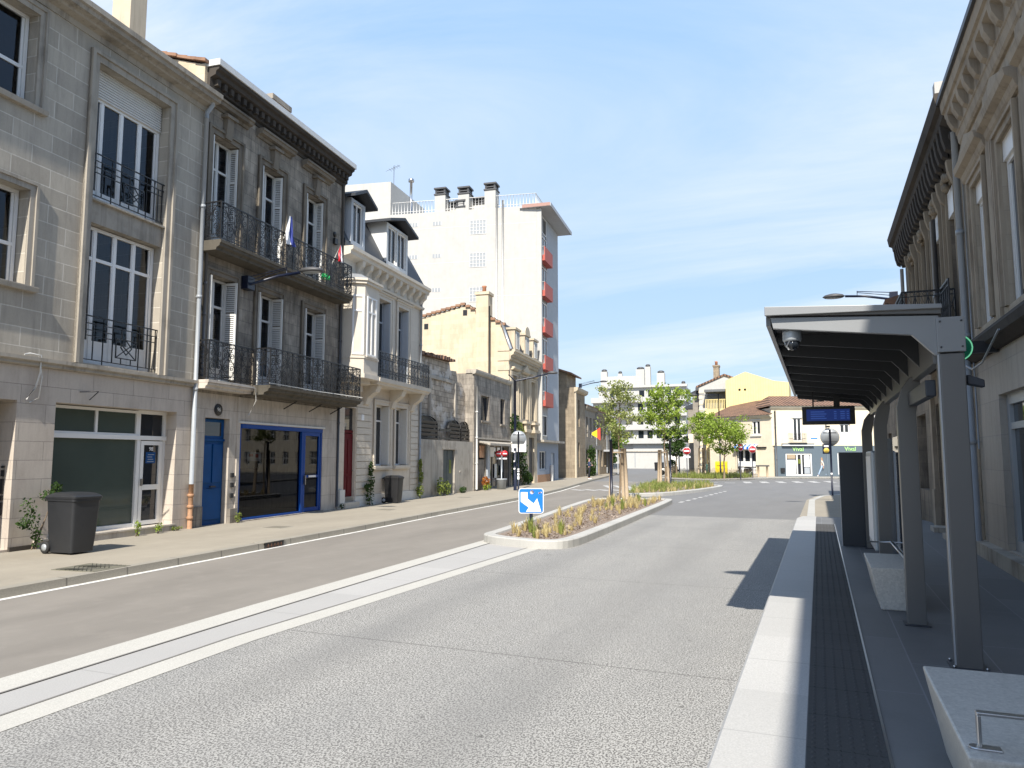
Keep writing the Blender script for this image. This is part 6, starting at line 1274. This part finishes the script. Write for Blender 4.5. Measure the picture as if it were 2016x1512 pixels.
for u in (.1, 2.5, 4.9): b = MB(); b.box(u-.05, -1.55, .1, u+.05, -1.45, 2.5); b.build('post', M['shelter_lt'], cn)
# ------------------------------------------------------------------ pavement ironwork
gr = thing('drain_cover', 'diamond plate drain cover let into the kerb by the wheelie bin', 'drain cover', WF, -10.62, 8.55, .1225, R(5))
b = MB(); b.box(-.42, -.36, -.02, .42, .36, .004); b.build('plate', M['coverirn'] if 'coverirn' in M else plain('worn cast iron', (.17, .16, .12), .55, .2, 8), gr); b = MB()
for i in range(-9, 10):
    for s in (-1, 1):
        x0, x1 = i*.085, i*.085+s*.6
        pts = [(x0, -.34), (x1, .34)]
        t0 = 0; b.tube([(max(-.4, min(.4, x0)), -.34, .006), (max(-.4, min(.4, x0+s*.34)), 0, .006)], .006, 4) if abs(x0) < .4 and abs(x0+s*.34) < .4 else None
        b.tube([(x0, 0, .006), (x0+s*.34, .34, .006)], .006, 4) if abs(x0) < .4 and abs(x0+s*.34) < .4 else None
b.build('ribs', plain('dark worn iron', (.06, .058, .045), .55, .2), gr)
kd = thing('kerb_gully', 'dark slotted kerb gully opening with iron grille', 'gully', WF, -10.43, 12.6, 0, R(4.5))
b = MB(); b.box(-.1, -.32, .012, .02, .32, .115); b.build('opening', M['iron'], kd); b = MB(); b.box(-.25, -.36, .118, .024, .36, .13); b.build('lintel', M['kerb'], kd); b = MB()
for k in range(5): b.box(.0, -.22+k*.11, .01, .03, -.2+k*.11, .09)
b.box(.0, -.26, .045, .03, .26, .055); b.build('grille', M['rustiron'], kd)
for lb, x, y in (('square iron cover in the sandy pavement before the blue door', -12.5, 15.2), ('long iron cover in the sandy pavement before the cream house', -13.3, 21.6), ('iron cover in the sandy pavement near the yard door', -14.2, 29.5)):
    t = thing('access_cover', lb, 'drain cover', WF, x, y, .117, R(6)); b = MB(); b.box(-.28, -.3, 0, .28, .3, .004); b.build('frame', M['pave_far'], t); b = MB(); b.box(-.24, -.26, .004, .24, .26, .007); b.build('lid', plain('sandy iron', (.2, .18, .14), .7, .2), t)
# ------------------------------------------------------------------ flags and washing
def cloth(name, label, fr, u, y, z, w_, h, mats, rot=0, seed=1):
    t = thing(name, label, 'flag', fr, u, y, z, rot); b = MB(); n, m = 8, 12
    for i in range(n):
        for j in range(m):
            def p(a, c): tt = c/m; ww = w_*(.25+.75*tt); return (-ww/2+ww*a/n, .05*sin(a*1.5+c*.35)*tt*1.2, -h*tt)
            b.m = (i*len(mats)//n) if len(mats) == 2 else (j//2 % len(mats)); b.quad(p(i, j), p(i+1, j), p(i+1, j+1), p(i, j+1))
    b.build('fabric', [M[q] for q in mats], t); b = MB(); b.tube([(0, .3, -h*1.05), (0, 0, 0.02)], .012, 5); b.build('pole', M['oldwhite'], t)
M['flagblue'] = plain('flag blue', (.05, .07, .3), .8); 
cloth('flag', 'white and blue flag hanging over the upper iron balcony', LF, 7.72, -.68, 8.9, .55, .85, ['signwhite', 'flagblue'])
cloth('flag', 'small red and white flag at the right end of the upper iron balcony', LF, 10.65, -.68, 8.85, .3, .55, ['signred', 'signwhite'])
gc = thing('green_cloth', 'bright green cloth tied low on the upper iron balcony', 'cloth', LF, 9.75, -.67, 7.45); b = MB(); rnd = random.Random(4)
for k in range(60): leaves(b, (0, 0, .12), (.28, .03, .12), 1, .09, rnd)
b.build('fabric', plain('green fabric', (.02, .35, .1), .8), gc)
# ------------------------------------------------------------------ trees
def tree(name, label, x, y, z, h, fork, cr, seed, lm, nl=2600, ls=.14, tr=.06, cz=None, group=None, dense=1.0, lean=0):
    t = thing(name, label, 'tree', WF, x, y, z, group=group); rnd = random.Random(seed)
    b = MB(); top = Vector((lean, 0, h*.93)); tips = []
    pts = [Vector((lean*(k/6)**1.5+.03*sin(k*2+seed), .03*cos(k*1.7+seed), h*.93*k/6)) for k in range(7)]
    b.tube(pts, [tr*(1-.8*k/6) for k in range(7)], 8); nb = int(16*dense)
    for k in range(nb):
        f = fork/h+(.92-fork/h)*(k+.5)/nb; i = f*.999/.93*6; i0 = min(5, int(i)); p = pts[i0].lerp(pts[i0+1], min(1, i-i0)); a = k*2.4+rnd.uniform(-.4, .4); s = (1-f)/(1-fork/h)
        L = cr*(.45+.75*math.sqrt(max(0, s)))*rnd.uniform(.75, 1.15)*(.6 if k < 2 else 1); q = p+Vector((cos(a), sin(a), .55+.5*rnd.random()))*L*.6; e = p+Vector((cos(a)*1.0, sin(a)*1.0, .45+.5*rnd.random()))*L
        b.tube([p, q, e], [tr*.32, tr*.2, tr*.08], 5); tips += [(q, .7), (e, 1.0)]
        for _ in range(2): e2 = q+Vector((rnd.uniform(-1, 1), rnd.uniform(-1, 1), rnd.uniform(-.2, .9)))*L*.45; b.tube([q, e2], [tr*.14, tr*.05], 4); tips.append((e2, .9))
    tips.append((pts[-1], 1.0)); b.build('trunk', M['bark'], t)
    b = MB(); n = int(nl/len(tips))
    for p, w_ in tips: 
        r = cr*.36*w_*rnd.uniform(.7, 1.25); leaves(b, p, (r, r, r*.75), int(n*rnd.uniform(.5, 1.5)), ls, rnd)
    b.build('crown', M[lm], t); return t
def guard(label, x, y, z, r, h, seed=0, n=3):
    t = thing('tree_guard', label, 'stakes', WF, x, y, z); rnd = random.Random(seed)
    for k in range(n): a = k*2*pi/n+.5+seed; b = MB(); b.tube([(r*cos(a), r*sin(a), 0), (r*.75*cos(a), r*.75*sin(a), h)], [.08, .065], 7); b.build('stake', M['wood'], t)
    b = MB()
    for k in range(n): a, c = k*2*pi/n+.5+seed, (k+1)*2*pi/n+.5+seed; b.tube([(r*.77*cos(a), r*.77*sin(a), h*.92), (r*.77*cos(c), r*.77*sin(c), h*.92)], .035, 5)
    b.build('crossbar', M['wood'], t)
tree('young_tree', 'slender young tree with sparse olive leaves on the nearest planted island', -7.45, 30.35, .13, 4.9, 2.2, .8, 11, 'leaf2', 2700, .105, .045)
guard('three tall weathered stakes round the tree on the nearest island', -7.45, 30.35, .13, .42, 2.1, 1)
tree('young_tree', 'fuller young tree with bright green crown on the second island', -8.35, 45.5, .12, 5.7, 2.6, 1.35, 12, 'leaf1', 3000, .165, .065, dense=1.15)
guard('weathered stakes round the tree on the second island', -8.5, 45.4, .12, .38, 2.2, 2)
tree('young_tree', 'low spreading tree with bright leaves behind the fenced planting', -6.85, 63.6, .12, 4.3, 1.7, 1.75, 13, 'leaf1', 3600, .19, .08, dense=1.15, lean=.3)
tree('young_tree', 'small dark leaved tree beside the no entry sign and planter', -11.2, 66.5, .12, 4.2, 1.5, 1.0, 14, 'leaf3', 2400, .2, .07)
tree('young_tree', 'tall thin tree inside the stake cage before the shaded row', -8.9, 67.0, .12, 5.4, 2.8, 1.2, 15, 'leaf1', 2400, .2, .07)
guard('tall slatted stake cage round the thin tree before the shaded row', -8.9, 67.0, .12, .5, 2.6, 3, 4)
for i, (x, y, h, f, cr, lm, lb) in enumerate(((-30.9, 112, 9.4, 1.2, 2.5, 'leaf4', 'big yellow green tree over the garden wall at the bend'), (-29.6, 114, 7.2, .6, 2.0, 'leaf1', 'round green tree over the garden wall beside the bend'), (-29.2, 110, 4.6, .4, 1.9, 'leaf3', 'dark bushy tree low over the garden wall'))):
    tree('garden_tree', lb, x, y, 0, h, f, cr, 30+i, lm, 3600, .36, .14, group='trees over the garden wall', dense=1.3)
# ------------------------------------------------------------------ grasses
def inside(p, poly):
    x, y = p; c = False; n = len(poly)
    for i in range(n):
        a, b_ = poly[i], poly[(i+1) % n]
        if (a[1] > y) != (b_[1] > y) and x < (b_[0]-a[0])*(y-a[1])/(b_[1]-a[1])+a[0]: c = not c
    return c
def tuft(b, x, y, z, h, r, n, rnd):
    for _ in range(n):
        a = rnd.uniform(0, 6.283); d = r*rnd.random()**.6; hh = h*rnd.uniform(.55, 1.1); w_ = .004+.012*h; o = Vector((x+cos(a)*d*.35, y+sin(a)*d*.35, z)); e = Vector((cos(a), sin(a), 0)); s = Vector((-sin(a), cos(a), 0))*w_
        m1 = o+e*d*.35+Vector((0, 0, hh*.6)); tp = o+e*d*1.1+Vector((0, 0, hh*(1-.25*d/r)))
        b.add([o-s, o+s, m1+s*.8, m1-s*.8, tp], [(0, 1, 2, 3), (3, 2, 4)])
def meadow(name, label, poly, n, z, h, r, bl, mat, seed, clump=None):
    rnd = random.Random(seed); b = MB(); xs = [p[0] for p in poly]; ys = [p[1] for p in poly]; k = 0
    while k < n:
        p = (rnd.uniform(min(xs), max(xs)), rnd.uniform(min(ys), max(ys)))
        if not inside(p, poly): continue
        if clump and rnd.random() > clump(p): continue
        k += 1; k2 = rnd.uniform(.35, 1.3); tuft(b, p[0], p[1], z, h*k2, r*(.5+.6*k2), int(bl*(.5+.6*k2)), rnd)
    return tag(b.build(name, M[mat]), label, 'grass', kind='stuff')
I1 = inset(ISL1, .18)
meadow('ornamental_grass', 'dry straw coloured grass tufts on the mulched island', I1, 135, .13, .28, .11, 28, 'straw', 1, lambda p: .9 if p[1] < 17.0 else .5 if p[1] > 24 else .3)
meadow('ornamental_grass', 'green grass tufts among the dry ones on the mulched island', I1, 8, .13, .40, .11, 30, 'grass', 2)
meadow('ornamental_grass', 'green and straw grass covering the second island', inset(ISL2, .2), 330, .12, .42, .2, 16, 'grass', 3); meadow('ornamental_grass', 'straw grass edging the second island', inset(ISL2, .1), 170, .12, .32, .18, 14, 'straw', 4)
BED = [(-11.4, 65), (-9.4, 63.4), (-7.6, 62.4), (-5.6, 66), (-4.8, 69.2), (-7.5, 70.8), (-11.8, 68.8)]
meadow('ornamental_grass', 'long green grass in the fenced corner planting', BED, 420, .125, .55, .26, 12, 'grass', 5)
rnd = random.Random(9); b = MB(); xs = [p[0] for p in I1]; ys = [p[1] for p in I1]; k = 0
while k < 4200:
    p = (rnd.uniform(min(xs), max(xs)), rnd.uniform(min(ys), max(ys)))
    if not inside(p, I1): continue
    k += 1; leaves(b, (p[0], p[1], .142), (.01, .01, .004), 1, rnd.uniform(.03, .09), rnd, .15)
tag(b.build('bark_chips', M['chip']), 'loose bark chips over the island bed', 'bark chips', kind='stuff')
# low paling fence round the far planting
pf_ = thing('paling_fence', 'low chestnut paling fence behind the corner planting', 'fence', WF, 0, 0); b = MB(); rnd = random.Random(2)
line = [Vector((-11.6, 68.2)), Vector((-8.5, 70.0)), Vector((-5.6, 69.8)), Vector((-4.6, 69.6))]
for i in range(3):
    L = (line[i+1]-line[i]).length
    for k in range(int(L/.11)): p = line[i].lerp(line[i+1], k*.11/L); hh = .85+rnd.uniform(-.1, .1); b.tube([(p.x, p.y, .1), (p.x+rnd.uniform(-.02, .02), p.y, hh)], .02, 4)
b.build('pales', M['wood'], pf_); b = MB()
for z in (.35, .7): b.tube([(p.x, p.y, z) for p in line], .008, 4)
b.build('wire', M['iron'], pf_)
pp = thing('timber_post_frame', 'short timber post frame at the right end of the paling fence', 'frame', WF, -4.55, 69.9, .11); 
for x in (0, .75): b = MB(); b.tube([(x, 0, 0), (x, 0, .95)], .09, 7); b.build('post', M['wood'], pp)
b = MB(); b.box(-.2, -.1, .95, .95, .1, 1.08); b.build('rail', M['pipe_dark'], pp)
# ------------------------------------------------------------------ wall plants
def bush(name, label, fr, u, y, z, blobs, lm, n, size, seed, cat='plant', stem=True):
    t = thing(name, label, cat, fr, u, y, z); rnd = random.Random(seed); b = MB()
    for c, r in blobs: leaves(b, c, r, int(n/len(blobs)), size, rnd)
    b.build('foliage', M[lm], t)
    if stem:
        b = MB()
        for k in range(4): c = rnd.choice(blobs)[0]; b.tube([(rnd.uniform(-.06, .06), 0, 0), (c[0]*.5, c[1]*.6, c[2]*.5), (c[0], c[1], c[2]+.05)], [.012, .009, .004], 5)
        b.build('stem', M['bark'], t)
    return t
bush('climbing_plant', 'leafy green vine growing up the pier behind the wheelie bin', LF, .42, -.12, .12, [((-.22, -.06, .8), (.16, .12, .22)), ((-.12, -.08, .5), (.13, .12, .24)), ((.0, -.06, .2), (.1, .1, .18)), ((.2, -.05, 1.0), (.22, .1, .1)), ((.42, -.02, 1.15), (.13, .06, .1)), ((-.32, -.06, .5), (.1, .1, .12))], 'leaf3', 430, .06, 1)
bush('weed_tuft', 'small green weed at the foot of the frosted shop window', LF, 2.9, -.2, .12, [((0, 0, .18), (.09, .07, .18))], 'leaf1', 60, .06, 2); bush('weed_tuft', 'small green weed below the white shop door', LF, 3.55, -.2, .12, [((0, 0, .13), (.12, .07, .12))], 'leaf1', 60, .06, 3); bush('weed_tuft', 'low yellowish weed right of the white shop door', LF, 4.2, -.14, .12, [((0, 0, .05), (.2, .06, .05))], 'leaf4', 50, .06, 4)
bush('weed_tuft', 'yellowish weed beside the blue shopfront', LF, 6.45, -.18, .12, [((0, 0, .15), (.12, .08, .14))], 'leaf4', 70, .06, 5); bush('weed_tuft', 'small weed below the drainpipe left of the red door', LF, 11.95, -.2, .12, [((0, 0, .1), (.14, .08, .1))], 'leaf3', 50, .06, 15)
bush('climbing_plant', 'green creeper with loose stems between red door and black bin', LF, 14.1, -.16, .12, [((0, 0, .3), (.3, .12, .3)), ((.1, 0, .8), (.2, .1, .3)), ((.15, .05, 1.3), (.14, .07, .3)), ((-.25, 0, .65), (.15, .08, .15))], 'leaf3', 420, .09, 6)
bush('climbing_plant', 'yellow green creeper at the corner of cream house and yard wall', LF, 18.6, -.2, .12, [((0, 0, .35), (.28, .14, .3)), ((.1, 0, .9), (.16, .1, .25)), ((.15, .05, 1.4), (.12, .06, .3))], 'leaf4', 330, .1, 7)
bush('flower_clump', 'purple brown and yellow flower clump beside the teal yard door', LF, 21.2, -.25, .12, [((-.4, 0, .45), (.3, .16, .4)), ((.35, 0, .35), (.45, .2, .32))], 'leaf4', 420, .1, 8); bush('weed_tuft', 'dark green weed right of the teal yard door', LF, 24.0, -.18, .12, [((0, 0, .15), (.4, .12, .16))], 'leaf3', 120, .1, 9)
bush('flower_clump', 'orange flowering plant at the foot of the grey shop', LF, 27.2, -.3, .12, [((0, 0, .45), (.4, .2, .28))], 'flower', 170, .12, 10); bush('flower_clump', 'green pot plant below the orange flowers', LF, 27.25, -.36, .12, [((0, 0, .18), (.45, .2, .18))], 'leaf1', 150, .1, 11)
bush('ivy', 'dark ivy and creeper climbing the mansard house front', LF, 34.6, -.25, .12, [((-1.5, 0, 3.8), (.8, .25, .7)), ((-1.2, 0, 2.6), (.6, .25, .9)), ((-1.4, 0, 1.2), (.6, .25, 1.1)), ((.3, 0, 2.2), (.6, .25, 1.1)), ((.4, 0, .8), (.7, .3, .8)), ((1.6, 0, .4), (.6, .25, .4))], 'leaf3', 1500, .17, 12); bush('flowering_creeper', 'yellow green flowering creeper below the mansard house window', LF, 33.6, -.35, 3.2, [((0, 0, .5), (.6, .2, .4)), ((.5, 0, .2), (.5, .2, .3))], 'leaf4', 300, .16, 13)
bush('ivy', 'tall green bush against the narrow house behind the pedestrian', LF, 58.6, -.4, .12, [((0, 0, 2.2), (.8, .4, .7)), ((0, 0, 1.2), (.9, .5, .9)), ((.2, 0, .4), (.8, .4, .5))], 'leaf3', 900, .2, 14)
def planter(label, x, y):
    t = thing('timber_planter', label, 'planter', WF, x, y, .11); b = MB(); b.box(-.45, -.45, 0, .45, .45, .95); b.build('box', M['wood'], t, .01); b = MB(); leaves(b, (0, 0, 1.2), (.5, .5, .35), 260, .16, random.Random(3)); b.build('foliage', M['leaf3'], t)
planter('square timber planter with clipped dark bush by the side street', -11.9, 68.2)
# ------------------------------------------------------------------ street clutter on the square
yb = thing('yellow_letter_box', 'bright yellow letter box on the pavement by the corner house', 'letter box', WF, -8.1, 73.2, .11); b = MB(); b.box(-.55, -.25, .2, .55, .3, 1.25); b.prism([(-.25, 1.25), (-.25, 1.32), (.3, 1.4), (.3, 1.25)], 'x', -.55, .55); b.build('body', M['yellowbox'], yb, .02); b = MB(); b.box(-.4, -.27, .95, -.06, -.25, 1.0); b.box(.06, -.27, .95, .4, -.25, 1.0); b.build('slot', M['iron'], yb); b = MB(); b.box(-.5, -.2, 0, -.4, .2, .2); b.box(.4, -.2, 0, .5, .2, .2); b.build('foot', M['iron'], yb)
def scooter(label, x, y, z, rot, mat, seat='iron'):
    t = thing('motor_scooter', label, 'scooter', WF, x, y, z, rot)
    for u in (-.62, .62):
        b = MB(); n = 18
        b.lathe([(.2, -.05), (.26, -.05), (.28, 0), (.26, .05), (.2, .05), (.2, -.05)], (u, 0, .28), n, 'y'); w_ = b.build('wheel', M['rubber'], t); b = MB(); b.lathe([(.02, -.04), (.2, -.03), (.2, .03), (.02, .04)], (u, 0, .28), 12, 'y'); b.build('rim', M['signgrey'], w_)
    b = MB(); b.prism([(-.85, .55), (-.75, .75), (-.1, .72), (-.02, .35), (.25, .32), (.38, .85), (.5, .95), (.56, .85), (.42, .28), (.3, .2), (-.1, .2), (-.35, .32)], 'y', -.15, .15); b.build('body', M[mat], t, .03)
    b = MB(); b.box(-.8, -.14, .75, -.1, .14, .85); b.build('seat', M[seat], t, .03); b = MB(); b.tube([(.62, 0, .3), (.48, 0, 1.0)], .03, 6); b.tube([(.46, -.32, 1.05), (.48, 0, 1.02), (.46, .32, 1.05)], .02, 6); b.build('handlebar', M['iron'], t); b = MB(); b.blob((.58, 0, .88), (.07, .09, .08), 10, 6); b.build('headlight', M['signwhite'], t)
    b = MB(); b.prism([(.45, 1.0), (.5, 1.0), (.42, 1.35), (.38, 1.35)], 'y', -.18, .18); b.build('windscreen', M['greyshutter'], t)
scooter('white motor scooter parked at the kerb of the side street', -14.6, 80, .0, R(70), 'oldwhite'); scooter('black motor scooter parked before the awning shop window', -6.0, 72.6, .11, R(150), 'binblack')
def van(label, x, y, rot):
    t = thing('parked_van', label, 'van', WF, x, y, 0, rot); b = MB(); b.prism([(-2.4, .35), (-2.4, 1.95), (-2.2, 2.1), (.9, 2.1), (1.5, 1.3), (2.3, 1.1), (2.4, .9), (2.4, .35)], 'y', -.9, .9); b.build('body', M['oldwhite'], t, .06)
    b = MB(); b.quad((.98, -.8, 2.0), (.98, .8, 2.0), (1.5, .8, 1.36), (1.5, -.8, 1.36)); b.build('windscreen', M['glass'], t).location.x = .03
    for s in (-1, 1):
        b = MB(); b.prism([(.1, 1.3), (.1, 1.95), (.85, 1.95), (1.35, 1.3)], 'y', s*.905, s*.915); b.build('side_window', M['glass'], t); b = MB(); b.blob((2.38, s*.65, .95), (.06, .16, .1), 8, 6); b.build('headlight', M['signwhite'], t)
        for u in (-1.5, 1.5): b = MB(); b.lathe([(.1, -.1), (.3, -.1), (.33, -.06), (.33, .06), (.3, .1), (.1, .1)], (u, s*.82, .33), 16, 'y'); w_ = b.build('wheel', M['rubber'], t); b = MB(); b.lathe([(.01, -.11), (.2, -.105), (.2, .105), (.01, .11)], (u, s*.82, .33), 12, 'y'); b.build('rim', M['signgrey'], w_)
van('white van parked far down the side street behind the small tree', -17.0, 97, R(100))
# ------------------------------------------------------------------ people
def person(label, x, y, z, rot, h, pose, top, legs, hair, shoes='signwhite', bag=None, longhair=False):
    t = thing('person', label, 'person', WF, x, y, z, rot); k = h/1.75
    J = {'pel': (0, 0, .95), 'wai': (0, 0, 1.1), 'che': (0, -.01, 1.32), 'nec': (0, 0, 1.48), 'hea': (0, -.015, 1.56), 'hed': (0, -.02, 1.66), 'top': (0, 0, 1.73)}
    J.update(pose)
    def skin(name, chains, mat, sub=1):
        me = bpy.data.meshes.new(name); vs, es, rs, idx = [], [], [], {}
        def vid(key, p, r):
            if key not in idx: idx[key] = len(vs); vs.append(Vector(p)*k); rs.append(r*k)
            return idx[key]
        for ch in chains:
            for a, c in zip(ch, ch[1:]): es.append((vid(*a), vid(*c)))
        me.from_pydata(vs, es, []); o = bpy.data.objects.new(name, me); COL.objects.link(o); o.parent = t
        md = o.modifiers.new('skin', 'SKIN'); md.use_smooth_shade = True
        for i, sv in enumerate(me.skin_vertices[0].data): r = rs[i]; sv.radius = (r if isinstance(r, tuple) else (r, r)) if not isinstance(r, Vector) else tuple(r); sv.use_root = (i == 0)
        s = o.modifiers.new('subdivision', 'SUBSURF'); s.levels = sub; s.render_levels = sub; me.materials.append(M[mat]); return o
    V = lambda key, r: (key, J[key], r)
    body = [[V('pel', .12), V('wai', .11), V('che', .13), V('nec', .05), V('hea', .07), V('hed', .09), V('top', .05)]]
    for s in 'LR':
        body.append([V('che', .13), V('sh'+s, .06), V('el'+s, .042), V('wr'+s, .03), V('pa'+s, .038)])
        pw = Vector(J['wr'+s]); pp_ = Vector(J['pa'+s]); d = (pp_-pw).normalized(); e = d.cross(Vector((1, 0, 0))).normalized()
        for q in range(4): f0 = pp_+e*(.025*(q-1.5)); f1 = f0+d*(.05-.006*abs(q-1.5)); f2 = f1+d*.03+Vector((0, -.012, 0)); body.append([V('pa'+s, .038), (f'f{s}{q}0', f0+d*.02, .011), (f'f{s}{q}1', f1, .009), (f'f{s}{q}2', f2, .007)])
        th = pw+d*.03+e*.04; body.append([V('wr'+s, .03), (f't{s}0', th, .011), (f't{s}1', th+d*.04+e*.01, .008)])
        body.append([V('pel', .12), V('hi'+s, .085), V('kn'+s, .058), V('an'+s, .04), V('to'+s, .035)])
    skin('body', body, 'skin')
    skin('top', [[V('pel', .135), V('wai', .13), V('che', .15), V('nec', .065)]] + [[V('che', .15), V('sh'+s, .075), V('el'+s, .056), ('cu'+s, Vector(J['el'+s]).lerp(Vector(J['wr'+s]), .85), .045)] for s in 'LR'], top)
    skin('trousers', [[V('wai', .115), V('pel', .14)]] + [[V('pel', .14), V('hi'+s, .098), V('kn'+s, .073), ('cf'+s, Vector(J['kn'+s]).lerp(Vector(J['an'+s]), .93), .06)] for s in 'LR'], legs)
    for s in 'LR': skin('shoe', [[('a'+s, Vector(J['an'+s])+Vector((0, .03, -.03)), .045), ('b'+s, Vector(J['to'+s])+Vector((0, 0, -.01)), .045), ('c'+s, Vector(J['to'+s])+Vector((0, -.07, -.012)), .035)]], shoes)
    hd = Vector(J['hed']); hc = [[('h0', hd+Vector((0, .05, -.03)), .075), ('h1', hd+Vector((0, .035, .05)), .092), ('h2', hd+Vector((0, -.03, .085)), .07)]]
    if longhair: hc[0] = [('hz', hd+Vector((0, .09, -.24)), .05), ('hy', hd+Vector((0, .08, -.1)), .075)] + hc[0]
    skin('hair', hc, hair)
    b = MB()
    for s in (-1, 1): b.blob(hd*k+Vector((s*.032, -.086, .01))*k, .012*k, 6, 5)
    b.build('eyes', M['iron'], t); b = MB(); b.blob(hd*k+Vector((0, -.098, -.02))*k, (.013*k, .02*k, .022*k), 6, 5)
    for s in (-1, 1): b.blob(hd*k+Vector((s*.088, .0, -.005))*k, (.012*k, .022*k, .03*k), 6, 5)
    b.build('nose_and_ears', M['skin'], t); b = MB(); b.box(-.022*k, hd.y*k-.094*k, hd.z*k-.058*k, .022*k, hd.y*k-.08*k, hd.z*k-.05*k); b.build('mouth', M['signred'], t)
    return t
def stand(step=0., arms='down'):
    J = {}
    for s, x in (('L', 1), ('R', -1)):
        f = -step*x
        J['hi'+s] = (.1*x, 0, .9); J['kn'+s] = (.1*x, f*.5-.03*abs(step), .5); J['an'+s] = (.09*x, f+(.05 if f > 0 else 0), .09); J['to'+s] = (.1*x, f-.1, .05)
        J['sh'+s] = (.19*x, 0, 1.41); g = -f*.45
        if arms == 'down': J['el'+s] = (.24*x, g*.5+.03, 1.13); J['wr'+s] = (.25*x, g-.04, .89); J['pa'+s] = (.25*x, g-.06, .81)
        else: J['el'+s] = (.22*x, .02, 1.12); J['wr'+s] = (.1*x, -.22, 1.14); J['pa'+s] = (.04*x, -.27, 1.16)
    return J
M['jacket'] = plain('navy jacket', (.035, .05, .11), .8); M['darktrouser'] = plain('dark trousers', (.015, .016, .022), .85); M['denim'] = plain('pale denim', (.33, .43, .58), .85); M['beige'] = plain('cream knit', (.66, .56, .48), .9); M['hairgrey'] = plain('grey brown hair', (.12, .09, .07), .7); M['hairblond'] = plain('fair hair', (.35, .2, .09), .6)
person('person in navy jacket and dark trousers standing on the left pavement', -16.75, 58.0, .118, R(120), 1.68, stand(.06, 'front'), 'jacket', 'darktrouser', 'hairgrey')
person('person in cream top and pale jeans striding past the grocery', .75, 74.6, .13, R(-80), 1.72, stand(.36), 'beige', 'denim', 'hairblond', longhair=True)
person('person in dark jacket half hidden behind the shelter posts', 7.3, 73.5, .11, R(-60), 1.75, stand(.1), 'darktrouser', 'denim', 'hairgrey')
cl_ = thing('table_parasol', 'dark cafe parasol half hidden behind the shelter posts', 'parasol', WF, 7.4, 74.3, .11); b = MB(); b.tube([(0, 0, 0), (0, 0, 2.3)], .03, 6); b.build('pole', M['pipe'], cl_); b = MB(); b.lathe([(1.4, 2.0), (.7, 2.25), (.03, 2.45)], n=8, smooth=False); b.build('canopy', M['pipe_dark'], cl_)
